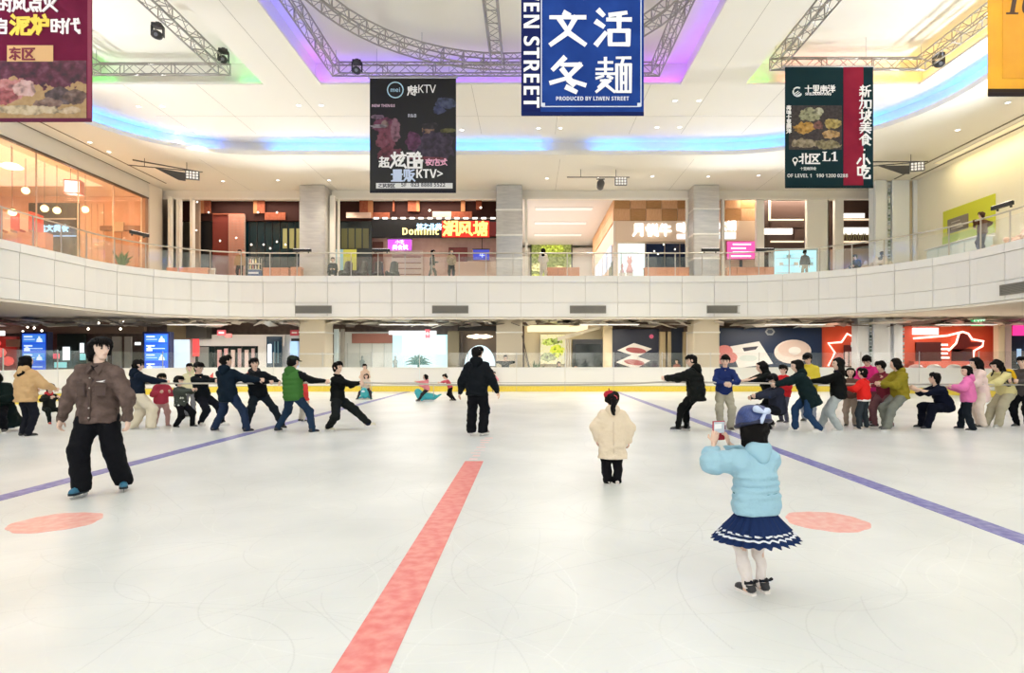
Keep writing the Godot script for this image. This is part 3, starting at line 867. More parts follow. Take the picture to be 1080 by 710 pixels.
func build_upper_shops() -> void:
	var warm := Color(1.0, 0.88, 0.72)
	for i in 4:
		added_light([-16.5, -6.5, 4.3, 15.0][i], LOW_CEIL - 0.05, -36.2 if i != 2 else -38.0, 5.0, 1.0, Color(1.0, 0.93, 0.84), [15.0, 19.0, 26.0, 22.0][i], ["added light panel hidden above the brick and teal shopfront", "added light panel hidden above the red lit sign", "added light panel hidden above the wood clad restaurant", "added light panel hidden above the brown shops by the cream wall"][i])  # added lamps behind the bulkhead, lifting the light on the upper shops
	var brown := mat(Color(0.045, 0.018, 0.016), 0.6)
	var terra := noisy(Color(0.26, 0.07, 0.04), Color(0.36, 0.12, 0.07), 0.03, 0.6, 0.7)
	var orange := mat(Color(0.48, 0.21, 0.10), 0.6)
	var black := mat(Color(0.010, 0.010, 0.012), 0.35)

	# --- dark teal and brick shopfront
	var a := thing("brick_shopfront", "dark shopfront with a brick pier, terracotta wall and teal glazing upstairs", "shopfront")
	pane("fascia", a, -21.623, 10.094, -13.718, 11.315, -37.2, 0.3, brown)
	for r in [[-20.061, 10.511, -19.83, 11.609, -37], [-16.823, 10.511, -16.592, 11.609, -37]]: pane("fascia_strip", a, r[0], r[1], r[2], r[3], r[4], 0.1, orange)
	for r in [[-19.83, 10.511, -19.425, 11.609, -37], [-16.592, 10.511, -16.13, 11.609, -37], [-16.13, 10.106, -14.858, 10.569, -37], [-19.309, 10.424, -17.459, 10.511, -37]]: pane("fascia_panel", a, r[0], r[1], r[2], r[3], r[4], 0.08, terra)
	pane("door_leaf", a, -20.398, 5.863, -19.466, 10.525, -37.3, 0.1, black)
	pane("side_post", a, -20.412, 5.805, -20.01, 11.555, -36.8, 0.2, mat(Color(0.45, 0.33, 0.25), 0.6))
	pane("terracotta_wall", a, -19.362, 5.84, -18.376, 10.477, -37.1, 0.2, mat(Color(0.20, 0.045, 0.035), 0.7))
	pane("mortar", a, -18.327, 5.828, -17.373, 10.482, -37, 0.2, mat(Color(0.55, 0.42, 0.36), 0.9))
	var st := begin()
	var yy := 5.886
	var row := 0
	while yy < 10.453:
		for k in 4:
			add_box(st, Vector3(-18.327 + 0.12 + k * 0.24 + (0.06 if row % 2 else 0.0) - 0.02, yy + 0.04, -36.99), Vector3(0.21, 0.06, 0.05))
		yy += 0.085
		row += 1
	put("brick_courses", done(st), noisy(Color(0.5, 0.2, 0.14), Color(0.72, 0.4, 0.32), 0.08, 1.5, 0.8), a).set_meta("kind", "stuff")
	pane("glazing", a, -17.531, 5.874, -13.791, 10.199, -37.4, 0.1, mat(Color(0.004, 0.022, 0.032), 0.12))
	for i in 8: pane("mullion", a, -17.251 + i * 0.47, 5.863, -17.251 + i * 0.47 + 0.05, 10.117, -37.35, 0.05, black)
	for i in 3: pane("lit_window", a, -15.173 + i * 0.42, 8.436, -15.173 + i * 0.42 + 0.28, 9.662, -37.36, 0.04, glow(Color(0.42, 0.40, 0.16), 0.2))
	lamps_on(a, [Vector3(-20.016, 11.1, -36.6), Vector3(-19.329, 10.471, -36.6), Vector3(-20.073, 9.385, -36.6), Vector3(-17.9, 11.272, -36.6), Vector3(-16.356, 10.471, -36.6), Vector3(-15.212, 10.471, -36.6), Vector3(-18.643, 8.756, -36.6), Vector3(-17.671, 8.927, -36.6), Vector3(-16.756, 8.527, -36.6), Vector3(-16.012, 8.527, -36.6), Vector3(-15.212, 8.698, -36.6), Vector3(-15.612, 8.298, -36.6), Vector3(-14.697, 8.527, -36.6)], 0.035)
	planter(-19.831, -17.587, -33.4, "long terracotta planter box by the railing beside the restaurant corner")
	planter(-14.56, -13.151, -33.4, "terracotta planter box by the railing in front of the teal glazing")
	planter(-12.969, -12.398, -33.2, "short terracotta planter box at the foot of the plain grey column")
	menu_stand(-17.431, -33.4, Color(0.85, 0.83, 0.78), 0.75, "white menu board at the end of the terracotta planter")
	display_box(-14.992, -33.2)

	# --- red sign shop
	var b := thing("red_sign_shopfront", "peach coloured noodle shop with black sign band and red lit sign upstairs", "shopfront")
	pane("fascia", b, -11.974, 10.094, -1.744, 11.315, -37.2, 0.3, brown)
	for r in [[-9.828, 10.222, -9.539, 11.609, -37], [-6.88, 10.627, -6.677, 11.609, -37], [-4.162, 10.569, -3.902, 11.609, -37]]: pane("fascia_strip", b, r[0], r[1], r[2], r[3], r[4], 0.1, orange)
	for r in [[-10.348, 10.569, -9.828, 11.609, -37], [-9.539, 10.164, -8.498, 10.569, -37], [-7.4, 10.627, -6.88, 11.609, -37], [-8.325, 10.627, -8.209, 11.609, -37], [-3.237, 10.742, -2.891, 11.609, -37], [-4.741, 10.164, -3.469, 10.627, -37]]: pane("fascia_panel", b, r[0], r[1], r[2], r[3], r[4], 0.08, terra)
	for r in [[-11.143, 10.21, -9.642, 10.557, -36.95], [-5.889, 10.268, -4.734, 10.614, -36.95]]: pane("brick_panel", b, r[0], r[1], r[2], r[3], r[4], 0.06, mat(Color(0.62, 0.45, 0.38), 0.8))
	pane("sign_band", b, -9.571, 9.016, -1.903, 10.141, -36.9, 0.25, black)
	pane("dark_side", b, -12.006, 5.863, -9.675, 10.176, -37.3, 0.1, mat(Color(0.03, 0.04, 0.045), 0.2))
	for i in 4: pane("window_pane", b, -11.524 + i * 0.44, 8.418, -11.524 + i * 0.44 + 0.36, 9.64, -37.26, 0.03, mat(Color(0.10, 0.10, 0.05), 0.2))
	pane("yellow_poster", b, -11.393, 7.072, -10.579, 8.351, -37.2, 0.03, mat(Color(0.55, 0.58, 0.10), 0.5))
	pane("blue_poster", b, -11.916, 7.072, -11.393, 8.351, -37.2, 0.03, mat(Color(0.3, 0.55, 0.7), 0.5))
	var peach := noisy(Color(0.78, 0.52, 0.42), Color(0.88, 0.64, 0.53), 0.02, 0.4, 0.7)
	pane("shop_wall", b, -9.908, 5.967, -1.791, 9.309, -38.2, 0.15, peach)
	pane("door_opening", b, -9.797, 5.944, -9.144, 8.972, -38, 0.06, mat(Color(0.3, 0.14, 0.11), 0.6))
	pane("shelf_wall", b, -8.621, 5.95, -6.659, 8.447, -38.05, 0.06, mat(Color(0.86, 0.72, 0.62), 0.7))
	for i in 4: pane("shelf", b, -8.55, 6.894 + i * 0.36, -6.769, 6.894 + i * 0.36 + 0.05, -37.9, 0.2, mat(Color(0.45, 0.25, 0.18), 0.6))
	pane("menu_board", b, -5.047, 7.666, -3.859, 8.616, -38, 0.06, mat(Color(0.30, 0.07, 0.07), 0.5))
	pane("counter", b, -4.436, 5.759, -1.706, 7.465, -36.4, 0.6, mat(Color(0.80, 0.58, 0.46), 0.6))
	pane("red_sign_box", b, -5.276, 9.005, -2.408, 9.98, -36.7, 0.15, glow(Color(0.85, 0.03, 0.02), 0.75))
	pane("red_sign_end", b, -2.408, 9.062, -1.892, 9.922, -36.7, 0.15, mat(Color(0.25, 0.03, 0.03), 0.5))
	var amber := glow(Color(1.0, 0.72, 0.18), 1.6)
	write(b, "潮风塘", Vector3(-5.161, 9.119, -36.69), 0.80, amber, 0.15, 0.03, false, 1.14)
	write(b, "城之北美", Vector3(-6.824, 9.492, -36.88), 0.34, glow(Color(0.45, 0.75, 1.0), 1.8), 0.16, 0.03, false, 1.12)
	write_latin(b, "Dominic", Vector3(-7.741, 9.033, -36.88), 0.42, glow(Color(1.0, 0.85, 0.3), 1.7))
	pane("spot_rail", b, -9.493, 10.082, -1.887, 10.151, -36.6, 0.05, mat(Color(0.2, 0.18, 0.17), 0.5))
	for i in 14: pane("light_spot", b, -9.353 + i * 0.54, 10.048, -9.353 + i * 0.54 + 0.3, 10.15, -36.5, 0.06, glow(Color(1.0, 0.95, 0.88), 2.0))
	lamps_on(b, [Vector3(-11.209, 11.272, -36.6), Vector3(-7.778, 11.272, -36.6), Vector3(-4.632, 11.329, -36.6), Vector3(-6.005, 10.586, -36.6), Vector3(-2.917, 10.757, -36.6)], 0.04)
	var ps := thing("purple_sign", "purple lit hanging sign with pale characters below the black sign band", "sign")
	pane("sign_face_light", ps, -8.474, 8.147, -7.052, 8.83, -36.4, 0.08, glow(Color(0.62, 0.10, 0.85), 0.8))
	pane("sign_frame", ps, -8.527, 8.803, -6.992, 8.86, -36.38, 0.14, black)
	write(ps, "小吃", Vector3(-8.019, 8.523, -36.39), 0.24, glow(Color(1.0, 0.7, 1.0), 1.2), 0.15)
	write(ps, "美食城", Vector3(-8.19, 8.182, -36.39), 0.28, glow(Color(1.0, 0.8, 1.0), 1.4), 0.15)
	for e in [-8.361, -7.166]: span("hanger", ps, Vector3(e - 0.02, 8.83, -36.45), Vector3(e + 0.02, 9.001, -36.41), black)
	var bs := thing("blue_hanging_sign", "small blue lit sign hanging on a rod over the peach counter", "sign")
	pane("sign_face_light", bs, -3.411, 7.678, -2.428, 8.314, -37, 0.08, glow(Color(0.06, 0.08, 0.55), 0.8))
	pane("sign_rim", bs, -3.467, 8.287, -2.369, 8.345, -36.98, 0.12, black)
	span("rod", bs, Vector3(-2.891, 8.337, -37.06), Vector3(-2.891 + 0.04, 9.123, -37.02), black)
	write(bs, "牛", Vector3(-3.006, 7.823, -36.99), 0.28, glow(Color(0.5, 0.6, 1.0), 1.2), 0.15)
	for i in 4: massage_chair(-10.17 + i * 0.86, -33.8)

	# --- corridor and the wood clad restaurant
	var cor := structure("wall_corridor", "white corridor running back beside the wood clad restaurant", "corridor")
	var lilac := mat(Color(0.84, 0.81, 0.80), 0.6)
	span("corridor_ceiling", cor, Vector3(-0.6, 11.174, -51), Vector3(5.2, 11.174 + 0.1, -35.4), lilac)
	span("corridor_end", cor, Vector3(-0.8, UP_FLOOR, -51.4), Vector3(7.5, 11.0, -51), mat(Color(0.86, 0.80, 0.74), 0.6))
	span("corridor_side", cor, Vector3(-0.8, UP_FLOOR, -51), Vector3(-0.55, 11.0, -35.6), mat(Color(0.86, 0.84, 0.8), 0.6))
	for i in 3: added_light(2.2, 11.174 - 0.03, -38.5 - i * 4.0, 3.6, 0.6, Color(1.0, 0.97, 0.94), 18.0, ["added light panel on the corridor ceiling, first of three from the balcony", "added light panel on the corridor ceiling, second of three from the balcony", "added light panel on the corridor ceiling, last of three from the balcony"][i], 0.42)  # added corridor lamps, dimmed to blend into the plain ceiling
	var disp := thing("garden_display", "backlit green and yellow garden picture on the far corridor wall", "display")
	span("picture_light", disp, Vector3(0.158, 8.508, -50.7), Vector3(3.558, 11.749, -50.6), print_garden())
	for e in [0.158, 3.558]: span("frame", disp, Vector3(e - 0.05, 8.508, -50.75), Vector3(e + 0.05, 11.828, -50.5), black)
	span("frame", disp, Vector3(0.158, 11.749, -50.75), Vector3(3.558, 11.828, -50.5), black)
	var w := thing("wood_clad_restaurant", "wood clad restaurant front with white lit characters on the upper floor", "restaurant")
	var wood := noisy(Color(0.66, 0.36, 0.19), Color(0.80, 0.50, 0.29), 0.03, 0.5, 0.55, 0.0, Vector3(6, 0.6, 6))
	var wood2 := noisy(Color(0.46, 0.24, 0.10), Color(0.56, 0.32, 0.15), 0.03, 0.5, 0.55, 0.0, Vector3(0.6, 6, 0.6), 6)
	var sand := mat(Color(0.84, 0.66, 0.50), 0.6)
	var x0 := 5.091
	var x1 := 13.575
	span("body", w, Vector3(x0 + 0.06, UP_FLOOR, -49), Vector3(x1, 11.2, -36.3), sand)
	var nx := 9
	var cw := (x1 - x0) / nx
	for i in nx:
		for j in 2:
			var yb := 9.865 + j * 0.73
			var dark_tile := (i + j) % 2 == 0
			bx("wood_tile", w, Vector3(x0 + cw * (i + 0.5), yb + 0.365, -36.25 + (0.03 if dark_tile else 0.0)), Vector3(cw - 0.02, 0.71, 0.08), wood2 if (i % 2 == 0 and j == 1) or (i % 2 == 1 and j == 0) else wood)
	for i in 9:
		for j in 2:
			bx("wood_tile", w, Vector3(x0, 9.865 + j * 0.73 + 0.365, -37.0 - i * 1.33), Vector3(0.08, 0.71, 1.3), wood)
	span("side_sand_band", w, Vector3(x0 + 0.0, 8.564, -49), Vector3(x0 + 0.06, 9.808, -36.3), mat(Color(0.80, 0.60, 0.48), 0.6))
	for i in 4: bx("side_light_sign", w, Vector3(x0 - 0.03, 8.0, -38.2 - i * 2.4), Vector3(0.06, 1.3, 1.7), glow(Color(0.7, 0.8, 1.0), 0.45))
	bx("side_door", w, Vector3(x0 - 0.02, 6.7, -37.6), Vector3(0.06, 1.7, 1.6), mat(Color(0.03, 0.06, 0.14), 0.2))
	span("edge_post", w, Vector3(x0 - 0.06, UP_FLOOR, -36.36), Vector3(x0 + 0.12, 9.865, -36.2), mat(Color(0.86, 0.74, 0.64), 0.5))
	pane("sign_fascia", w, 5.14, 8.611, 13.5, 9.853, -36.15, 0.12, sand)
	var lit := glow(Color(0.98, 0.98, 1.0), 1.6)
	write(w, "月悦牛", Vector3(6.205, 8.967, -36.12), 0.66, lit, 0.15, 0.05, false, 1.18)
	pane("sign_plate_light", w, 8.799, 8.77, 9.363, 9.052, -36.1, 0.04, glow(Color(0.95, 0.95, 1.0), 1.2))
	write(w, "味", Vector3(8.799, 9.165, -36.12), 0.55, lit, 0.15, 0.05)
	write(w, "火锅", Vector3(11.225, 9.306, -36.12), 0.5, lit, 0.16, 0.05)
	pane("sign_plate_light", w, 11.225, 8.77, 12.297, 9.165, -36.1, 0.04, glow(Color(0.8, 0.95, 1.0), 1.2))
	pane("bright_window", w, 5.302, 5.724, 6.882, 8.488, -36.1, 0.06, glow(Color(0.78, 0.92, 0.95), 0.85))
	pane("dark_window", w, 6.938, 5.724, 9.533, 8.488, -36.1, 0.06, mat(Color(0.02, 0.03, 0.07), 0.1))
	for px in [8.055, 8.956, 6.928]: span("window_mullion", w, Vector3(px - 0.03, UP_FLOOR, -36.1), Vector3(px + 0.03, 8.478, -36.04), mat(Color(0.2, 0.16, 0.14), 0.4))
	lamps_on(w, [Vector3(7.987, 8.412, -36), Vector3(7.425, 8.019, -36), Vector3(8.662, 8.131, -36), Vector3(7.65, 7.85, -36)], 0.03)
	var pk := thing("pink_screen", "pink lit menu screen with white writing by the wood clad restaurant", "screen")
	pane("screen_face", pk, 11.626, 7.502, 13.239, 8.503, -35.6, 0.08, glow(Color(0.92, 0.10, 0.42), 0.85))
	pane("bezel", pk, 11.58, 7.451, 13.306, 8.565, -35.63, 0.08, mat(Color(0.5, 0.08, 0.2), 0.4))
	span("stand", pk, Vector3(12.383, UP_FLOOR, -35.75), Vector3(12.551, 7.519, -35.68), black)
	for i in 4: pane("writing_line", pk, 11.848 + 0.1 * (i % 2), 7.613 + i * 0.23, 13.016 - 0.15 * (i % 3), 7.613 + i * 0.23 + 0.09, -35.59, 0.02, glow(Color(1.0, 0.85, 0.95), 1.2))
	planter(0.989, 2.758, -33.3, "terracotta planter box by the railing at the corridor mouth")
	planter(6.296, 8.741, -33.3, "long terracotta planter box in front of the dark restaurant window")
	planter(10.79, 13.332, -33.2, "long terracotta planter box below the pink menu screen")
	figurine(5.681, -34.3, 0.62, "pink toy figurine in front of the bright restaurant window, the taller of two")
	figurine(5.252, -34.3, 0.35, "pink toy figurine in front of the bright restaurant window, the smaller of two")

	# --- brown shops next to the cream wall
	for k in 2:
		var sh := thing("brown_shopfront", ["brown panelled shopfront with glowing light lines behind the cyan showcase", "narrow brown panelled shopfront with glowing bars beside the pale corner column"][k], "shopfront")
		var bm := mat(Color(0.06, 0.028, 0.02), 0.5)
		var cream := glow(Color(1.0, 0.80, 0.55), 0.9)
		var whitebar := glow(Color(1.0, 0.95, 0.86), 1.8)
		if k == 0:
			pane("wall_panel", sh, 14.011, 5.782, 16.813, 11.158, -36.6, 0.2, bm)
			pane("dark_edge", sh, 14.03, 5.77, 14.429, 11.588, -36.5, 0.2, mat(Color(0.05, 0.025, 0.02), 0.5))
			for r in [[14.332, 11.219, 16.551, 11.503, -36.4], [13.991, 9.114, 15.811, 9.456, -36.4]]: pane("light_bar", sh, r[0], r[1], r[2], r[3], r[4], 0.1, whitebar)
			for r in [[14.389, 9.933, 16.494, 10.024, -36.4], [14.503, 8.625, 16.494, 8.716, -36.4], [14.389, 9.968, 14.503, 11.219, -36.4]]: pane("light_line", sh, r[0], r[1], r[2], r[3], r[4], 0.1, cream)
			for r in [[14.511, 10.086, 16.503, 11.11, -36.42], [14.511, 9.517, 16.503, 9.858, -36.42], [15.934, 8.777, 16.503, 9.403, -36.42]]: pane("raised_panel", sh, r[0], r[1], r[2], r[3], r[4], 0.08, mat(Color(0.075, 0.036, 0.026), 0.5))
		else:
			pane("wall_panel", sh, 18.186, 5.782, 20.988, 11.158, -36.6, 0.2, bm)
			for r in [[18.314, 10.11, 20.134, 10.366, -36.4], [18.541, 9.114, 20.589, 9.513, -36.4]]: pane("light_bar", sh, r[0], r[1], r[2], r[3], r[4], 0.1, whitebar)
			for r in [[18.371, 9.956, 20.589, 10.047, -36.4], [18.371, 8.602, 20.475, 8.716, -36.4]]: pane("light_line", sh, r[0], r[1], r[2], r[3], r[4], 0.1, cream)
			for r in [[18.438, 10.427, 20.543, 11.509, -36.42], [18.438, 9.574, 20.543, 9.858, -36.42]]: pane("raised_panel", sh, r[0], r[1], r[2], r[3], r[4], 0.08, mat(Color(0.075, 0.036, 0.026), 0.5))
			pane("wood_counter", sh, 18.012, 5.689, 20.249, 8.151, -35.8, 0.5, mat(Color(0.42, 0.24, 0.15), 0.6))
			var leaf := mat(Color(0.30, 0.28, 0.12), 0.8)
			for i in 14: bx("dried_grass", sh, Vector3(18.337 + i * 0.14, 8.891 + 0.07 * sin(i * 2.3), -36.1), Vector3(0.05, 0.42, 0.05), leaf, Basis(Vector3.BACK, 0.25 * sin(i * 1.7)))
	var sc := thing("cyan_showcase", "glowing cyan refrigerated showcase behind the railing", "showcase")
	pane("cabinet", sc, 13.894, 5.551, 16.489, 7.929, -34.6, 0.6, mat(Color(0.5, 0.6, 0.62), 0.4))
	pane("light_front", sc, 13.994, 6.413, 16.371, 7.818, -34.58, 0.05, glow(Color(0.45, 0.85, 0.95), 0.85))
	for i in 3: pane("shelf_line", sc, 14.016, 6.509 + i * 0.42, 16.226, 6.509 + i * 0.42 + 0.04, -34.54, 0.03, mat(Color(0.8, 0.9, 0.92), 0.3))
	for i in 5: pane("box_on_shelf", sc, 14.231 + i * 0.42, 6.509 + 0.46 + (i % 2) * 0.42, 14.231 + i * 0.42 + 0.24, 6.509 + 0.62 + (i % 2) * 0.42, -34.5, 0.04, mat([Color(0.9, 0.95, 0.95), Color(0.4, 0.7, 0.75), Color(0.85, 0.8, 0.7)][i % 3], 0.5))

func lamps_on(parent: Node3D, at: Array, r: float) -> void:
	# small round shop spotlights: a dark can and a glowing lens each
	for p in at:
		if not mats.has("canmesh"):
			mats["canmesh"] = lathe([Vector2(0, -1.6), Vector2(0.9, -1.6), Vector2(1.2, 0.0), Vector2(1.0, 0.02)], 10)
			mats["lensmesh"] = lathe([Vector2(0, 0.02), Vector2(0.6, -0.02), Vector2(1.0, -0.12)], 10)
		var b := Basis(Vector3.RIGHT, PI / 2).scaled(Vector3.ONE * r * 1.5)
		put("spot_can", mats["canmesh"], mat(Color(0.1, 0.1, 0.1), 0.5), parent, Transform3D(b, p))
		put("spot_lens_light", mats["lensmesh"], glow(Color(1.0, 0.9, 0.75), 5.0), parent, Transform3D(b, p))

func menu_stand(x: float, z: float, c: Color, h: float, label: String) -> void:
	var t := thing("menu_board", label, "board", Vector3(x, UP_FLOOR, z))
	bx("board", t, Vector3(0, h * 0.6, 0), Vector3(0.32, h * 0.8, 0.04), mat(c, 0.5), Basis(Vector3.RIGHT, -0.15))
	bx("print", t, Vector3(0, h * 0.65, 0.03), Vector3(0.24, h * 0.45, 0.01), mat(Color(0.6, 0.5, 0.4), 0.6), Basis(Vector3.RIGHT, -0.15))
	for e in [-0.13, 0.13]: put("leg", tube([Vector3(e, h * 0.8, -0.03), Vector3(e, 0, -0.22)], 0.015, 6), mat(Color(0.2, 0.2, 0.2), 0.5), t)

func display_box(x: float, z: float) -> void:
	var t := thing("drink_stand", "blue and white drinks stand with small goods behind the railing", "stand", Vector3(x, UP_FLOOR, z))
	bx("base", t, Vector3(0, 0.3, 0), Vector3(0.62, 0.6, 0.4), mat(Color(0.05, 0.12, 0.3), 0.4))
	for i in 2: bx("white_stripe", t, Vector3(0.0, 0.2 + i * 0.22, 0.205), Vector3(0.56, 0.1, 0.012), mat(Color(0.85, 0.9, 0.95), 0.4))
	for i in 2:
		for e in [-1, 1]: bx("post", t, Vector3(e * 0.29, 0.9, -0.15 + i * 0.3), Vector3(0.03, 0.7, 0.03), mat(Color(0.7, 0.68, 0.62), 0.4))
		bx("shelf", t, Vector3(0, 0.62 + i * 0.32, 0), Vector3(0.62, 0.03, 0.38), mat(Color(0.75, 0.7, 0.6), 0.5))
	for i in 7: put("bottle", lathe([Vector2(0, 0), Vector2(0.04, 0), Vector2(0.04, 0.15), Vector2(0.015, 0.2), Vector2(0.015, 0.25), Vector2(0, 0.25)], 8), mat([Color(0.8, 0.7, 0.3), Color(0.7, 0.3, 0.3), Color(0.85, 0.85, 0.8)][i % 3], 0.3), t, Transform3D(Basis(), Vector3(-0.24 + (i % 4) * 0.15, 0.64 + 0.32 * (i / 4), 0.05)))

func massage_chair(x: float, z: float) -> void:
	var t := thing("massage_chair", "black padded massage chair in the row behind the railing", "chair", Vector3(x, UP_FLOOR, z), 0.0, "row of black massage chairs")
	var m := mat(Color(0.006, 0.007, 0.009), 0.35)
	put("seat", body_mesh([bone(Vector3(-0.12, 0.42, -0.1), Vector3(0.12, 0.42, 0.25), 0.14, 0.14), bone(Vector3(0.12, 0.42, -0.1), Vector3(-0.12, 0.42, 0.25), 0.14, 0.14)], 0.05), m, t)
	put("backrest", body_mesh([bone(Vector3(0, 0.5, -0.2), Vector3(0, 1.1, -0.42), 0.2, 0.17, Vector3.RIGHT, 1.3)], 0.05), m, t)
	for e in [-1, 1]: put("armrest", body_mesh([bone(Vector3(e * 0.29, 0.25, -0.2), Vector3(e * 0.29, 0.55, 0.2), 0.12, 0.09), bone(Vector3(e * 0.29, 0.2, 0.2), Vector3(e * 0.29, 0.5, 0.2), 0.1, 0.09)], 0.05), m, t)
	put("footrest", body_mesh([bone(Vector3(-0.12, 0.2, 0.45), Vector3(0.12, 0.2, 0.45), 0.13, 0.13)], 0.05), m, t)
	bx("base", t, Vector3(0, 0.06, 0), Vector3(0.6, 0.12, 0.7), mat(Color(0.05, 0.05, 0.05), 0.5))

func figurine(x: float, z: float, h: float, label: String) -> void:
	var t := thing("toy_figurine", label, "figurine", Vector3(x, UP_FLOOR, z))
	var m := mat(Color(0.85, 0.5, 0.55), 0.5)
	bx("plinth", t, Vector3(0, 0.3, 0), Vector3(0.34, 0.6, 0.3), mat(Color(0.8, 0.75, 0.72), 0.5))
	put("body", lathe([Vector2(0, 0), Vector2(0.18, 0), Vector2(0.2, 0.15), Vector2(0.1, 0.42), Vector2(0.07, 0.5), Vector2(0.14, 0.6), Vector2(0.15, 0.72), Vector2(0.08, 0.85), Vector2(0, 0.88)], 14), m, t, Transform3D(Basis().scaled(Vector3.ONE * h / 0.62), Vector3(0, 0.6, 0)))
	for e in [-1, 1]: put("ear", lathe([Vector2(0, 0), Vector2(0.05, 0.03), Vector2(0.03, 0.16), Vector2(0, 0.2)], 8), m, t, Transform3D(Basis().scaled(Vector3.ONE * h / 0.62), Vector3(e * 0.07 * h / 0.62, 0.6 + 0.8 * h / 0.62, 0)))

# ---------------------------------------------------------------- prints (flat pictures on posters and screens)
func print_image(w: int, h: int, base: Color, blobs: Array, speckle := 0.0, seed_ := 1) -> Image:
	var im := Image.create(w, h, false, Image.FORMAT_RGB8)
	im.fill(base.linear_to_srgb())
	var n := FastNoiseLite.new()
	n.seed = seed_; n.frequency = 0.05; n.fractal_octaves = 3
	for b in blobs:
		# [cx, cy, rx, ry, colour] in shares of the picture
		var cx: float = b[0] * w
		var cy: float = b[1] * h
		var rx: float = b[2] * w
		var ry: float = b[3] * h
		for y in range(maxi(0, int(cy - ry * 1.3)), mini(h, int(cy + ry * 1.3))):
			for x in range(maxi(0, int(cx - rx * 1.3)), mini(w, int(cx + rx * 1.3))):
				var q := Vector2((x - cx) / rx, (y - cy) / ry).length() + n.get_noise_2d(x, y) * 0.35
				if q < 1.0:
					var c: Color = b[4].linear_to_srgb()
					im.set_pixel(x, y, c.lightened(0.3 * n.get_noise_2d(x * 1.2, y * 1.2)) if n.get_noise_2d(x * 1.2, y * 1.2) > 0 else c.darkened(-0.6 * n.get_noise_2d(x * 1.2, y * 1.2)))
	if speckle > 0.0:
		for y in h:
			for x in w:
				var v := n.get_noise_2d(x * 2.0 + 500.0, y * 2.0) * speckle
				var c := im.get_pixel(x, y)
				im.set_pixel(x, y, Color(c.r + v, c.g + v, c.b + v))
	return im

func print_material(im: Image, emit := 0.0, rough := 0.5) -> StandardMaterial3D:
	var m := StandardMaterial3D.new()
	m.albedo_texture = ImageTexture.create_from_image(im)
	m.roughness = rough
	if emit > 0.0:
		m.emission_enabled = true; m.emission = Color.WHITE; m.emission_operator = BaseMaterial3D.EMISSION_OP_MULTIPLY; m.emission_texture = m.albedo_texture; m.emission_energy_multiplier = emit
	return m

# a flat printed sheet, front face at z = 0, uv over the whole face
func sheet(x0: float, y0: float, x1: float, y1: float, wave := 0.0) -> ArrayMesh:
	var st := SurfaceTool.new()
	st.begin(Mesh.PRIMITIVE_TRIANGLES)
	var n := 12 if wave > 0.0 else 1
	for i in n:
		for j in n:
			for q in [[0, 0], [1, 1], [1, 0], [0, 0], [0, 1], [1, 1]]:
				var u := float(i + q[0]) / n
				var v := float(j + q[1]) / n
				st.set_uv(Vector2(u, 1.0 - v))
				st.add_vertex(Vector3(lerpf(x0, x1, u), lerpf(y0, y1, v), wave * sin(u * 5.0 + v * 2.0) * (1.0 - v)))
	st.generate_normals()
	return st.commit()

func print_garden() -> StandardMaterial3D:
	var im := print_image(128, 128, Color(0.18, 0.22, 0.05), [[0.3, 0.5, 0.3, 0.15, Color(0.55, 0.6, 0.1)], [0.7, 0.3, 0.25, 0.12, Color(0.75, 0.72, 0.3)], [0.6, 0.75, 0.3, 0.1, Color(0.4, 0.5, 0.05)], [0.2, 0.2, 0.2, 0.1, Color(0.7, 0.7, 0.3)]], 0.2, 4)
	var m := print_material(im, 0.6)
	m.uv1_triplanar = true; m.uv1_world_triplanar = true; m.uv1_scale = Vector3(0.3, 0.3, 0.3)
	return m

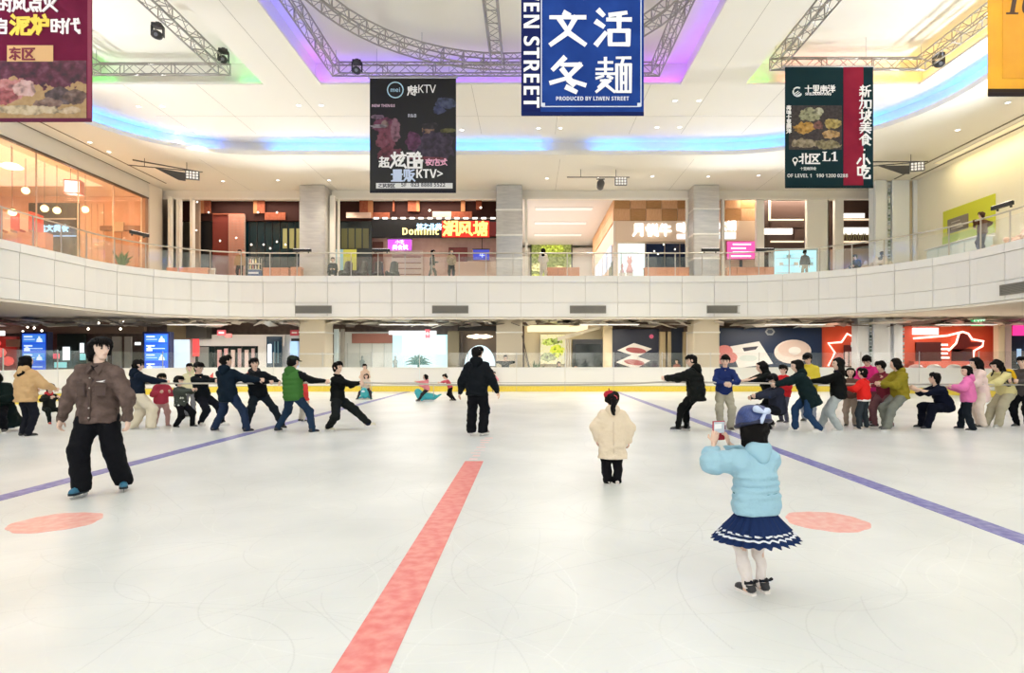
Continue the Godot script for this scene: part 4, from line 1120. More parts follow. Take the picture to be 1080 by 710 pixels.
func build_left_restaurant() -> void:
	var r := thing("glazed_restaurant", "warm lit restaurant behind tall glass on the upper floor", "restaurant")
	var peach := noisy(Color(0.82, 0.50, 0.33), Color(0.90, 0.62, 0.44), 0.02, 0.3, 0.6)
	span("back_wall", r, Vector3(-30.2, UP_FLOOR, -34.2), Vector3(-30, 10.9, -6), peach)
	span("end_wall", r, Vector3(-30, UP_FLOOR, -34.4), Vector3(-21.1, 10.9, -34.1), peach)
	span("near_wall", r, Vector3(-30, UP_FLOOR, -6.2), Vector3(-21.1, 10.9, -6), peach)
	span("ceiling_board", r, Vector3(-30, 10.75, -34.2), Vector3(-21.0, 10.9, -6), mat(Color(0.92, 0.72, 0.56), 0.6))
	span("bulkhead", r, Vector3(-21.15, 10.5, -33.6), Vector3(-20.95, LOW_CEIL, 8), mat(Color(0.86, 0.82, 0.73), 0.6))
	span("head_rail", r, Vector3(-21.1, 10.42, -33.6), Vector3(-20.92, 10.5, 8), mat(Color(0.12, 0.09, 0.07), 0.4))
	span("corner_pier", r, Vector3(-21.4, UP_FLOOR, -34.6), Vector3(-20.9, LOW_CEIL, -33.4), mat(Color(0.88, 0.80, 0.68), 0.6))
	span("jamb", r, Vector3(-21.15, UP_FLOOR, -33.4), Vector3(-20.95, 10.45, -33.15), mat(Color(0.45, 0.26, 0.16), 0.5))
	var z := -33.1
	var gl := glass(Color(1.0, 0.93, 0.85), 0.06)
	while z < -9.0:
		span("glass_pane", r, Vector3(-21.06, UP_FLOOR, z), Vector3(-21.04, 10.42, z + 2.36), gl)
		span("glass_joint", r, Vector3(-21.08, UP_FLOOR, z + 2.36), Vector3(-21.02, 10.42, z + 2.4), mat(Color(0.7, 0.5, 0.36), 0.4))
		z += 2.4
	# on the end wall: door, dark bar with blue letters, timber panels
	var wood := noisy(Color(0.52, 0.26, 0.13), Color(0.66, 0.37, 0.2), 0.03, 0.5, 0.5, 0.0, Vector3(6, 0.5, 6), 3)
	pane("door_leaf", r, -23.747, 5.481, -22.844, 8.775, -34, 0.08, wood)
	pane("door_leaf", r, -22.812, 5.481, -21.887, 8.775, -34, 0.08, wood)
	pane("door_lintel", r, -23.995, 8.807, -21.717, 9.072, -33.9, 0.15, mat(Color(0.35, 0.2, 0.12), 0.5))
	pane("lintel_ornament", r, -23.219, 8.743, -22.637, 9.272, -33.85, 0.12, mat(Color(0.75, 0.6, 0.4), 0.4))
	for e in [-22.988, -22.618]: bx("door_handle", r, Vector3(e, 7.1, -33.92), Vector3(0.04, 0.5, 0.05), mat(Color(0.8, 0.65, 0.4), 0.3, 0.8))
	for i in 4: pane("timber_panel", r, -25.181 + i * 0.34, 5.481, -25.181 + i * 0.34 + 0.31, 10.316, -34.0, 0.06, mat(Color(0.86, 0.6, 0.42), 0.6))
	pane("dark_bar_front", r, -27.968, 5.47, -25.213, 10.343, -33.9, 0.2, mat(Color(0.05, 0.07, 0.07), 0.3))
	write(r, "活文美食", Vector3(-27.143, 8.69, -33.62), 0.34, glow(Color(0.3, 0.7, 1.0), 1.6), 0.2, 0.03, false, 1.25)
	pane("blue_light_line", r, -27.195, 8.401, -25.095, 8.48, -33.6, 0.05, glow(Color(0.3, 0.6, 1.0), 1.0))
	pane("shelf_line", r, -27.405, 9.351, -25.095, 9.425, -33.6, 0.05, mat(Color(0.7, 0.75, 0.75), 0.4))
	pane("brick_counter", r, -25.734, 5.362, -24.305, 7.984, -30.5, 0.5, mat(Color(0.62, 0.3, 0.22), 0.7))
	# red and white canopy over the bar
	for i in 5:
		var x := -27.319 + i * 0.46
		put("canopy_stripe", plate(PackedVector2Array([Vector2(0, 0), Vector2(0.44, -0.14), Vector2(0.44, 0.75), Vector2(0, 0.92)]), 0.4), mat(Color(0.75, 0.12, 0.10) if i % 2 == 0 else Color(0.9, 0.65, 0.6), 0.6), r, Transform3D(Basis(), Vector3(x, 8.234, -30.9)))
	area(Vector3(-25.5, 10.7, -27.0), Vector3.DOWN, Vector2(6, 10), Color(1.0, 0.74, 0.48), 26.0)
	bx("ceiling_light_panel", r, Vector3(-25.5, 10.74, -27.0), Vector3(6.0, 0.03, 10.0), glow(Color(1.0, 0.76, 0.5), 0.7))
	# lamps
	var ball := SphereMesh.new()
	ball.radius = 0.16; ball.height = 0.32; ball.radial_segments = 16; ball.rings = 8
	for q in [[-22.899, 9.269, -27.6], [-22.516, 8.6, -28.2], [-22.311, 7.936, -26.2], [-22.254, 8.611, -28.6], [-22.011, 9.028, -30.1]]:
		var t := thing("globe_pendant", "glowing yellow globe pendant lamp behind the restaurant glass", "pendant lamp", Vector3(q[0], q[1], q[2]), 0, "globe pendants in the restaurant")
		put("bulb_globe", ball, glow(Color(1.0, 0.80, 0.38), 3.0), t)
		put("cap", lathe([Vector2(0.0, 0.22), Vector2(0.05, 0.2), Vector2(0.07, 0.14)], 10), mat(Color(0.3, 0.2, 0.1), 0.4, 0.6), t)
		put("cord", tube([Vector3(0, 0.2, 0), Vector3(0, 10.75 - q[1], 0)], 0.012, 5), mat(Color(0.25, 0.15, 0.1), 0.6), t)
		omni(Vector3(q[0], q[1], q[2]), Color(1.0, 0.78, 0.45), 1.2, 0.15)
	var big := thing("dome_pendant", "wide white glowing dome lamp near the restaurant ceiling", "pendant lamp", Vector3(-22.181, 9.838, -26))
	put("light_dome", lathe([Vector2(0, 0.16), Vector2(0.25, 0.12), Vector2(0.42, 0.0), Vector2(0.3, -0.06), Vector2(0, -0.08)], 20), glow(Color(1.0, 0.93, 0.82), 2.4), big)
	put("cord", tube([Vector3(0, 0.15, 0), Vector3(0, 10.75 - 9.838, 0)], 0.012, 5), mat(Color(0.25, 0.15, 0.1), 0.6), big)
	var lan := thing("box_lantern", "pink and white glowing box lantern hanging on two rods", "lantern", Vector3(-21.9, 9.854, -29.2), 0.25)
	bx("light_box", lan, Vector3.ZERO, Vector3(0.62, 0.62, 0.4), glow(Color(1.0, 0.80, 0.78), 2.2))
	for e in [-0.3, 0.3]: bx("frame", lan, Vector3(0, e, 0), Vector3(0.7, 0.06, 0.46), mat(Color(0.75, 0.2, 0.2), 0.5))
	for e in [-0.33, 0.33]: bx("frame", lan, Vector3(e, 0, 0), Vector3(0.04, 0.6, 0.44), mat(Color(0.75, 0.3, 0.25), 0.5))
	for e in [-0.14, 0.14]: put("rod", tube([Vector3(e, 0.3, 0), Vector3(e, 10.75 - 9.854, 0)], 0.012, 5), mat(Color(0.3, 0.15, 0.1), 0.5), lan)
	omni(Vector3(-21.9, 9.854 - 0.5, -29.2), Color(1.0, 0.8, 0.75), 1.5, 0.2)
	# tables with chairs by the glass
	for i in 4:
		var c := Vector3(-22.6, UP_FLOOR, -24.6 - i * 2.3)
		var t := thing("dining_table", "small dark dining table by the restaurant glass", "table", c, 0, "tables along the restaurant glass")
		put("top", lathe([Vector2(0, 0.76), Vector2(0.45, 0.76), Vector2(0.45, 0.72), Vector2(0, 0.72)], 20), mat(Color(0.3, 0.17, 0.1), 0.4), t)
		put("stem", tube([Vector3(0, 0.03, 0), Vector3(0, 0.73, 0)], 0.04, 8), mat(Color(0.1, 0.1, 0.1), 0.4), t)
		put("foot", lathe([Vector2(0, 0.04), Vector2(0.25, 0.03), Vector2(0.26, 0.0)], 16), mat(Color(0.1, 0.1, 0.1), 0.4), t)
		for e in [-1, 1]:
			var ch := thing("dining_chair", "dark bentwood chair drawn up to a restaurant table", "chair", c + Vector3(0.0, 0, e * 0.8), 0.0 if e < 0 else PI, "chairs along the restaurant glass")
			var m := mat(Color(0.16, 0.10, 0.07), 0.5)
			put("seat", lathe([Vector2(0, 0.47), Vector2(0.22, 0.46), Vector2(0.22, 0.43), Vector2(0, 0.43)], 16), m, ch)
			for a in 4: put("leg", tube([Vector3([-0.16, 0.16, -0.16, 0.16][a], 0.44, [-0.16, -0.16, 0.16, 0.16][a]), Vector3([-0.2, 0.2, -0.2, 0.2][a], 0, [-0.2, -0.2, 0.2, 0.2][a])], 0.016, 6), m, ch)
			var back := []
			for k in 9: back.append(Vector3(-0.19 * cos(PI * k / 8), 0.45 + 0.45 * sin(PI * k / 8), -0.19))
			put("backrest", tube(back, 0.018, 6), m, ch)
			put("splat", tube([Vector3(0, 0.46, -0.19), Vector3(0, 0.89, -0.19)], 0.03, 6), m, ch)
	plant(Vector3(-20.5, UP_FLOOR, -30.512), 0.95, "bushy potted plant by the railing below the restaurant door")

func plant(p: Vector3, h: float, label: String) -> void:
	var t := thing("potted_plant", label, "plant", p)
	put("pot", lathe([Vector2(0, 0), Vector2(0.16, 0), Vector2(0.21, 0.36), Vector2(0.18, 0.36), Vector2(0, 0.32)], 14), mat(Color(0.5, 0.42, 0.35), 0.6), t)
	var r := RandomNumberGenerator.new()
	r.seed = int(h * 1000.0) + int(absf(p.x) * 10.0)
	var m := [mat(Color(0.10, 0.18, 0.07), 0.6), mat(Color(0.2, 0.28, 0.1), 0.6)]
	var st := begin()
	for i in 26:
		var a := r.randf() * TAU
		var e := r.randf_range(0.2, 1.0)
		var tip := Vector3(cos(a) * e * 0.55, 0.35 + h * r.randf_range(0.35, 0.9), sin(a) * e * 0.55)
		var root := Vector3(cos(a) * 0.05, 0.33, sin(a) * 0.05)
		var mid := root.lerp(tip, 0.55) + Vector3(0, 0.12, 0)
		add_tube(st, [root, mid, tip], [0.008, 0.05, 0.004], 4, false, Vector3(-sin(a), 0, cos(a)), 1.3)
	put("leaves", done(st), m[0], t).set_meta("kind", "stuff")

func build_right_wall() -> void:
	var w := structure("wall_side", "plain cream side wall of the upper storey", "wall")
	var cream := noisy(Color(0.87, 0.84, 0.68), Color(0.90, 0.87, 0.74), 0.01, 0.1, 0.7)
	span("wall_slab", w, Vector3(21.0, UP_FLOOR, -33.2), Vector3(21.3, LOW_CEIL, 9), cream)
	span("wall_return", w, Vector3(20.75, UP_FLOOR, -33.4), Vector3(21.3, LOW_CEIL, -33.0), mat(Color(0.85, 0.74, 0.52), 0.6))
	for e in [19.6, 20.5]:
		var t := structure("trim_3", "dark strip painting the shade of a ceiling slot beside the cream wall", "trim")
		span("slot", t, Vector3(e, LOW_CEIL - 0.03, -32.6), Vector3(e + 0.07, LOW_CEIL + 0.02, 8), mat(Color(0.2, 0.18, 0.15), 0.6))  # solid strip; its dark colour stands for the shade inside a slot
		var t2 := structure("trim_4", "dark strip painting the shade of a ceiling slot above the glazed restaurant", "trim")
		span("slot", t2, Vector3(-e - 0.4, LOW_CEIL - 0.03, -33.4), Vector3(-e - 0.36, LOW_CEIL + 0.02, 8), mat(Color(0.3, 0.26, 0.2), 0.6))  # slot shade painted as a dark strip here too
	# green poster with a small stall
	var p := thing("green_poster", "yellow green poster with a grey picture frame on the cream wall", "poster")
	span("board", p, Vector3(20.93, 7.3, -30.7), Vector3(21.0, 9.05, -27.3), mat(Color(0.62, 0.66, 0.04), 0.5))
	span("green_band", p, Vector3(20.9, 7.3, -30.7), Vector3(20.94, 7.75, -27.3), mat(Color(0.42, 0.60, 0.08), 0.5))
	span("picture", p, Vector3(20.88, 7.85, -30.3), Vector3(20.95, 8.55, -28.9), mat(Color(0.22, 0.19, 0.15), 0.4))
	for i in 3: span("picture_line", p, Vector3(20.86, 8.0 + i * 0.16, -30.0), Vector3(20.9, 8.05 + i * 0.16, -29.2 - 0.1 * i), mat(Color(0.55, 0.5, 0.45), 0.5))
	var s := thing("stall_counter", "pale blue stall counter below the yellow green poster", "counter")
	span("counter_body", s, Vector3(20.2, UP_FLOOR, -30.8), Vector3(20.8, 7.1, -27.2), mat(Color(0.62, 0.80, 0.88), 0.4))
	for i in 4: span("front_panel", s, Vector3(20.14, 6.0, -30.75 + i * 0.9), Vector3(20.22, 7.0, -29.92 + i * 0.9), mat(Color(0.75, 0.88, 0.93), 0.35))
	span("counter_top", s, Vector3(20.08, 7.1, -30.85), Vector3(20.85, 7.16, -27.15), mat(Color(0.85, 0.9, 0.9), 0.3))
	# door frame and sofa at the near end
	var d := structure("door_1", "brown framed doorway in the cream wall past the poster", "door")
	for z in [-23.6, -22.2]: span("frame", d, Vector3(20.85, UP_FLOOR, z - 0.08), Vector3(21.02, 9.0, z + 0.08), mat(Color(0.22, 0.12, 0.08), 0.5))
	span("frame", d, Vector3(20.85, 8.9, -23.6), Vector3(21.02, 9.05, -22.2), mat(Color(0.22, 0.12, 0.08), 0.5))
	span("leaf", d, Vector3(20.92, UP_FLOOR, -23.5), Vector3(20.98, 8.9, -22.3), mat(Color(0.68, 0.5, 0.42), 0.5))
	sofa(Vector3(20.1, UP_FLOOR, -25.6), -PI / 2, Color(0.86, 0.64, 0.60), "pink armchair standing against the cream wall past the poster")
	sofa(Vector3(19.4, UP_FLOOR, -24.0), -PI / 2, Color(0.72, 0.5, 0.44), "dusty rose armchair next to the brown framed doorway")
	# side table group at the corner
	sofa(Vector3(17.902, UP_FLOOR, -30.8), 2.44, Color(0.80, 0.74, 0.66), "beige armchair at the corner below the pale double column")
	sofa(Vector3(17.35, UP_FLOOR, -32.0), -1.05, Color(0.72, 0.6, 0.52), "tan armchair near the narrow brown shopfront")
	area(Vector3(20.2, 11.2, -24), Vector3(0.3, -1, 0), Vector2(0.3, 12), Color(1.0, 0.91, 0.68), 15.0)
	var ll := thing("added_wall_light", "long warm light strip added on the ceiling to brighten the cream wall", "slot light")  # lamp strip added to wash the wall with warm light
	bx("light_diffuser", ll, Vector3(20.2, 11.28, -24), Vector3(0.3, 0.03, 12), glow(Color(1.0, 0.88, 0.62), 0.35))
	bx("frame", ll, Vector3(20.2, 11.295, -24), Vector3(0.4, 0.02, 12.1), mat(Color(0.7, 0.66, 0.55), 0.5))

func sofa(p: Vector3, yaw: float, c: Color, label: String) -> void:
	var t := thing("armchair", label, "armchair", p, yaw)
	var m := mat(c, 0.8, 0.0, 0.4)
	put("seat", body_mesh([bone(Vector3(-0.22, 0.36, -0.1), Vector3(0.22, 0.36, -0.1), 0.12, 0.12), bone(Vector3(-0.22, 0.36, 0.18), Vector3(0.22, 0.36, 0.18), 0.12, 0.12)], 0.05), m, t)
	put("backrest", body_mesh([bone(Vector3(-0.2, 0.45, -0.3), Vector3(-0.2, 0.82, -0.36), 0.12, 0.1), bone(Vector3(0.2, 0.45, -0.3), Vector3(0.2, 0.82, -0.36), 0.12, 0.1), bone(Vector3(-0.2, 0.6, -0.32), Vector3(0.2, 0.6, -0.32), 0.11, 0.11)], 0.05), m, t)
	for e in [-1, 1]:
		put("armrest", body_mesh([bone(Vector3(e * 0.4, 0.3, -0.25), Vector3(e * 0.4, 0.55, -0.2), 0.09, 0.09), bone(Vector3(e * 0.4, 0.52, -0.25), Vector3(e * 0.4, 0.52, 0.25), 0.09, 0.09), bone(Vector3(e * 0.4, 0.3, -0.2), Vector3(e * 0.4, 0.3, 0.25), 0.09, 0.09)], 0.05), m, t)
		for z in [-0.25, 0.25]: put("leg", tube([Vector3(e * 0.3, 0.26, z), Vector3(e * 0.33, 0, z * 1.1)], [0.03, 0.018], 6), mat(Color(0.3, 0.2, 0.13), 0.5), t)

# ---------------------------------------------------------------- ground floor shops behind the boards
func build_ground_shops() -> void:
	var black := mat(Color(0.008, 0.008, 0.010), 0.35)
	var dkbrown := noisy(Color(0.13, 0.09, 0.08), Color(0.22, 0.16, 0.14), 0.02, 0.4, 0.5)
	for i in 5: added_light([-18.2, -6.6, 4.4, 14.6, 24.0][i], 3.5, -33.3, 3.2, 0.3, Color(1.0, 0.96, 0.9), [24.0, 24.0, 24.0, 24.0, 24.0][i], ["added light strip over the walkway by the blue screens", "added light strip over the walkway by the palm picture", "added light strip over the walkway by the garden poster", "added light strip over the walkway by the navy dish poster", "added light strip over the walkway by the orange shop"][i])  # strips added to brighten the ground walkway and the column fronts
	# open ceiling of bent metal baffles
	var ce := structure("ceiling_walkway", "walkway ceiling of crinkled metal baffles under the balcony", "ceiling")
	var r := RandomNumberGenerator.new()
	r.seed = 77
	var tones := [mat(Color(0.75, 0.72, 0.66), 0.3, 0.5), mat(Color(0.4, 0.37, 0.33), 0.35, 0.5), mat(Color(0.85, 0.82, 0.74), 0.4, 0.2), mat(Color(0.12, 0.1, 0.09), 0.5)]
	for i in 220:
		var x := -32.0 + 64.0 * i / 220.0 + r.randf_range(-0.2, 0.2)
		bx("baffle", ce, Vector3(x, 3.68 + r.randf_range(-0.14, 0.14), -34.5 + r.randf_range(-1.1, 1.1)), Vector3(0.5, 0.03, 2.0), tones[r.randi() % 4], Basis(Vector3.UP, r.randf_range(-0.7, 0.7)) * Basis(Vector3.BACK, r.randf_range(-0.35, 0.35)) * Basis(Vector3.RIGHT, r.randf_range(-0.1, 0.1)))
	# continuous dark back wall of the shops
	var bw := structure("wall_shops", "dark brown wall behind the ground floor shopfronts", "wall")
	span("wall_slab", bw, Vector3(-36, 0, -38.6), Vector3(36, 3.95, -38.3), dkbrown)

	# --- corner with the two blue screens
	var a := thing("brown_shop_corner", "dim brown shop corner with pale pilasters beside the blue screens", "shopfront")
	pane("fascia", a, -35.133, 3.195, -23.852, 4.018, -37.6, 0.3, mat(Color(0.30, 0.22, 0.18), 0.6))
	pane("black_soffit_box", a, -20.702, 2.865, -19.444, 3.952, -36.6, 0.6, mat(Color(0.10, 0.095, 0.09), 0.6))
	pane("tan_soffit_box", a, -22.084, 2.822, -20.928, 3.978, -37, 0.6, mat(Color(0.45, 0.35, 0.22), 0.6))
	for q in [[-25.781, 0.378, -25.254, 3.015, -37.5], [-25.02, 0.378, -24.609, 3.015, -37.5]]: pane("pilaster", a, q[0], q[1], q[2], q[3], q[4], 0.15, mat(Color(0.62, 0.60, 0.56), 0.4))
	pane("dark_window", a, -29.18, 0.378, -27.422, 3.191, -37.5, 0.1, mat(Color(0.015, 0.03, 0.03), 0.15))
	for q in [[-28.751, 1.55, -28.342, 2.368, -37.4], [-27.699, 2.018, -27.466, 2.602, -37.4], [-24.31, 2.485, -23.959, 2.66, -37.4]]: pane("lit_slot_light", a, q[0], q[1], q[2], q[3], q[4], 0.05, glow(Color(0.9, 0.97, 1.0), 1.4))
	for q in [[-29.199, 1.084, -28.441, 1.433, -37.3], [-27.625, 1.55, -27.276, 1.958, -37.3]]: pane("cyan_display_light", a, q[0], q[1], q[2], q[3], q[4], 0.05, glow(Color(0.3, 0.75, 0.75), 0.8))
	pane("red_sign_light", a, -29.68, 1.636, -28.365, 1.95, -36.6, 0.08, glow(Color(0.85, 0.06, 0.10), 0.9))
	pane("red_stall", a, -34.361, 0.264, -31.556, 3.011, -37.4, 0.2, mat(Color(0.5, 0.07, 0.06), 0.5))
	for q in [[-32.144, 2.013], [-32.491, 2.591], [-31.681, 1.492]]: put("red_ball_light", lathe([Vector2(0, -0.3), Vector2(0.22, -0.2), Vector2(0.3, 0), Vector2(0.22, 0.2), Vector2(0, 0.3)], 14), glow(Color(1.0, 0.12, 0.10), 0.8), a, Transform3D(Basis(), Vector3(q[0], q[1], -36.9)))
	pane("peach_sculpture", a, -31.826, 2.357, -31.019, 2.818, -36.9, 0.1, mat(Color(0.8, 0.5, 0.4), 0.6))
	pane("white_sign_light", a, -32.403, 3.049, -31.942, 3.337, -36.9, 0.1, glow(Color(1, 0.95, 0.9), 1.8))
	lamps_on(a, [Vector3(-30.288, 3.252, -36.3), Vector3(-29.607, 3.478, -36.3), Vector3(-29.153, 3.308, -36.3), Vector3(-26.204, 3.705, -36.3), Vector3(-25.75, 3.762, -36.3), Vector3(-26.374, 3.422, -36.3), Vector3(-24.786, 3.762, -36.3), Vector3(-24.276, 3.819, -36.3), Vector3(-23.879, 3.875, -36.3), Vector3(-24.446, 3.422, -36.3), Vector3(-30.004, 3.535, -36.3)], 0.05)
	for k in 2:
		var s := thing("blue_screen", ["tall blue advertising screen beside the red stall", "tall blue advertising screen beside the pale pilasters"][k], "screen")
		var x0: float = [-28.948, -21.994][k]
		var y0 := 0.0
		span("cabinet", s, Vector3(x0, y0, -34.9), Vector3(x0 + 1.58, 3.167, -34.52), mat(Color(0.03, 0.04, 0.12), 0.3))
		span("screen_face", s, Vector3(x0 + 0.12, 0.75, -34.54), Vector3(x0 + 1.46, 3.059, -34.5), glow(Color(0.02, 0.10, 0.75), 0.8))
		for i in 4:
			var yb := 3.027 - 0.52 * (i + 1)
			span("screen_block", s, Vector3(x0 + 0.16, yb + 0.06, -34.52), Vector3(x0 + 1.42, yb + 0.50, -34.49), glow([Color(0.06, 0.26, 0.85), Color(0.03, 0.16, 0.8), Color(0.08, 0.32, 0.88), Color(0.02, 0.11, 0.75)][i], 0.75))
			span("screen_headline", s, Vector3(x0 + 0.24, yb + 0.34, -34.5), Vector3(x0 + 0.72, yb + 0.42, -34.48), glow(Color(0.75, 0.88, 1.0), 1.0))
			put("screen_figure", plate(PackedVector2Array([Vector2(0, 0), Vector2(0.34, 0), Vector2(0.3, 0.18), Vector2(0.2, 0.22), Vector2(0.2, 0.32), Vector2(0.12, 0.32), Vector2(0.12, 0.22), Vector2(0.04, 0.18)]), 0.02), glow(Color(0.8, 0.92, 1.0), 0.9), s, Transform3D(Basis(), Vector3(x0 + (0.95 if i % 2 == 0 else 0.25), yb + 0.08, -34.475)))
			span("screen_line", s, Vector3(x0 + 0.24, yb + 0.2, -34.5), Vector3(x0 + (0.85 if i % 2 == 0 else 1.3), yb + 0.25, -34.48), glow(Color(0.55, 0.75, 1.0), 0.9))

	# --- white fascia shop
	var b := thing("white_fascia_shop", "shop with a white sign band over a dark window of pink goods", "shopfront")
	pane("blue_window_light", b, -22.09, 0.378, -20.977, 2.956, -37.5, 0.1, glow(Color(0.70, 0.85, 1.0), 0.9))
	pane("red_pillar_light", b, -20.634, 1.782, -20.286, 3.061, -37.2, 0.2, glow(Color(0.85, 0.10, 0.10), 0.8))
	pane("pink_wall", b, -20.977, 0.378, -20.039, 3.132, -37.5, 0.1, mat(Color(0.85, 0.68, 0.68), 0.5))
	pane("sign_band", b, -20.227, 2.422, -14.996, 3.119, -37.2, 0.2, mat(Color(0.93, 0.90, 0.91), 0.4))
	pane("dark_window", b, -20.57, 0.381, -16.713, 2.485, -37.4, 0.1, mat(Color(0.02, 0.03, 0.03), 0.15))
	pane("grey_window", b, -20.367, 0.383, -19.725, 2.367, -37.35, 0.05, mat(Color(0.35, 0.37, 0.36), 0.2))
	for i in 6: pane("shelf_goods", b, -19.175 + i * 0.42, 0.501, -19.175 + i * 0.42 + 0.24, 2.191 + 0.08 * (i % 2), -37.3, 0.08, noisy(Color(0.75, 0.3, 0.32), Color(0.95, 0.75, 0.72), 0.08, 1.5, 0.5, 0, Vector3.ONE, 30 + i) if i < 2 else mat(Color(0.65, 0.45, 0.45) if i % 2 else Color(0.8, 0.62, 0.58), 0.5))
	for i in 4: pane("window_mullion", b, -19.298 + i * 0.82, 0.0, -19.298 + i * 0.82 + 0.06, 2.422, -37.22, 0.06, black)
	pane("white_wall", b, -16.713, 0.381, -16.129, 2.485, -37.4, 0.1, mat(Color(0.9, 0.88, 0.87), 0.5))
	pane("navy_door", b, -16.057, 0.391, -15.13, 2.999, -37.1, 0.1, mat(Color(0.02, 0.05, 0.10), 0.2))
	pane("door_slit_light", b, -15.927, 1.377, -15.725, 2.533, -37, 0.04, glow(Color(0.85, 0.95, 1.0), 1.5))
	for i in 2: pane("door_slit", b, -15.552 + i * 0.2, 1.377, -15.552 + i * 0.2 + 0.08, 2.706, -37.0, 0.04, mat(Color(0.15, 0.3, 0.42), 0.2))
	pane("pale_wall", b, -15.293, 0.378, -13.535, 3.132, -37.5, 0.1, mat(Color(0.82, 0.84, 0.88), 0.5))
	pane("blue_panel_light", b, -14.687, 1.084, -14.221, 2.716, -37.3, 0.05, glow(Color(0.45, 0.7, 0.95), 0.8))
	pane("dark_panel", b, -14.629, 2.716, -13.58, 2.89, -37.3, 0.05, black)
	pane("olive_panel", b, -14.066, 0.387, -13.427, 2.713, -37.2, 0.05, mat(Color(0.25, 0.23, 0.06), 0.5))
	lamps_on(b, [Vector3(-13.644, 2.359, -37)], 0.09)
	for k in 2:
		var s := thing("hanging_red_sign", ["small red and white hanging sign before the white sign band", "small red and white hanging sign beside the beige column by the olive panel"][k], "sign")
		var x: float = [-17.883, -13.672][k]
		bx("sign_plate", s, Vector3(x + 0.15, 3.136, -35), Vector3(0.5, 0.34, 0.05), mat(Color(0.62, 0.08, 0.12), 0.5))
		bx("white_mark", s, Vector3(x + 0.15, 3.136, -34.96), Vector3(0.3, 0.1, 0.03), mat(Color(0.95, 0.85, 0.85), 0.5))
		if k == 0: bx("side_plate", s, Vector3(x + 0.55, 2.972, -35), Vector3(0.4, 0.24, 0.05), mat(Color(0.75, 0.2, 0.2), 0.5))
		for e in [0.0, 0.3]: put("wire", tube([Vector3(x + e, 3.245, -35), Vector3(x + e, 3.95, -35)], 0.008, 5), black, s)

	# --- pale glass shop with the palm picture
	var c := thing("pale_glass_shop", "pale glazed shop with a brown fascia behind the rink boards", "shopfront")
	pane("pale_wall", c, -11.688, 0.264, -8.298, 3.303, -37.4, 0.1, mat(Color(0.80, 0.85, 0.84), 0.4))
	pane("blue_jamb", c, -11.33, 0.34, -11.055, 3.365, -35.2, 0.15, mat(Color(0.62, 0.76, 0.84), 0.3))
	pane("grey_jamb", c, -11.069, 0.326, -10.847, 3.386, -35.6, 0.15, mat(Color(0.35, 0.33, 0.3), 0.4))
	pane("brown_fascia", c, -10.84, 2.593, -8.348, 3.173, -37.1, 0.2, mat(Color(0.35, 0.15, 0.12), 0.5))
	for i in 4: pane("glass_mullion", c, -11.16 + i * 0.75, 0.0, -11.16 + i * 0.75 + 0.05, 2.596, -37.22, 0.05, mat(Color(0.6, 0.66, 0.66), 0.4))
	mannequin(c, -10.147, -36.9)
	mannequin(c, -8.085, -36.7)
	var ps := thing("palm_screen", "bright white and cyan screen showing a palm tree", "screen")
	pane("screen_face", ps, -8.28, 0.285, -4.945, 3.103, -36.8, 0.1, glow(Color(0.55, 0.82, 0.90), 0.6))
	pane("bright_patch_light", ps, -7.701, 1.895, -5.057, 3.044, -36.78, 0.04, glow(Color(0.75, 0.92, 0.96), 0.72))
	pane("bezel", ps, -4.932, 0.288, -4.817, 3.156, -36.7, 0.2, black)
	pane("top_bar_light", ps, -8.487, 3.098, -5.62, 3.328, -36.7, 0.1, glow(Color(0.92, 0.95, 1.0), 1.2))
	var st := begin()
	for i in 22:
		var aa := PI * (0.04 + 0.92 * i / 21.0)
		var l := 0.62 + 0.18 * sin(i * 2.1)
		add_tube(st, [Vector3(0, 0.7, 0), Vector3(cos(aa) * l * 0.6, 0.7 + sin(aa) * l * 0.75, 0), Vector3(cos(aa) * l, 0.62 + sin(aa) * l * 0.72, 0)], [0.02, 0.06, 0.01], 4)
	add_tube(st, [Vector3(0, -0.2, 0), Vector3(0.02, 0.72, 0)], 0.05, 6)
	put("palm_print", done(st), mat(Color(0.06, 0.20, 0.20), 0.6), ps, Transform3D(Basis.from_scale(Vector3(1.15, 1, 0.1)), Vector3(-6.727, 0.285 + 0.3, -36.77)))
	var hr := thing("hanging_red_sign", "small red hanging sign above the palm screen", "sign")
	bx("sign_plate", hr, Vector3(-5.785, 3.064, -34.6), Vector3(0.28, 0.5, 0.05), mat(Color(0.7, 0.1, 0.15), 0.5))
	bx("white_mark", hr, Vector3(-5.785, 3.064, -34.56), Vector3(0.16, 0.14, 0.03), mat(Color(0.9, 0.75, 0.8), 0.5))
	put("wire", tube([Vector3(-5.785, 3.28, -34.6), Vector3(-5.785, 3.95, -34.6)], 0.01, 5), black, hr)

	# --- arch shop
	var d := thing("arch_shop", "dark shop with a glowing white arch and a cloud shaped ceiling lamp", "shopfront")
	pane("olive_pier", d, -4.918, 0.292, -4.232, 3.323, -36.6, 0.2, mat(Color(0.20, 0.18, 0.12), 0.5))
	pane("dark_wall", d, -4.406, 0.258, -1.88, 3.665, -37.6, 0.1, mat(Color(0.17, 0.13, 0.10), 0.5))
	pane("lintel", d, -4.324, 3.337, -1.845, 3.626, -36.9, 0.2, black)
	var arch := PackedVector2Array()
	for i in 21: arch.append(Vector2(-0.95 * cos(PI * i / 20), 0.95 * sin(PI * i / 20) * 1.35))
	put("arch_light", plate(arch, 0.05), glow(Color(0.75, 0.92, 1.0), 0.75), d, Transform3D(Basis(), Vector3(-3.039, 1.199, -37.45)))
	var lp := PackedVector2Array()
	for i in 24: lp.append(Vector2(0.8 * cos(TAU * i / 24), (0.13 + 0.03 * sin(i * 2.0)) * sin(TAU * i / 24)))
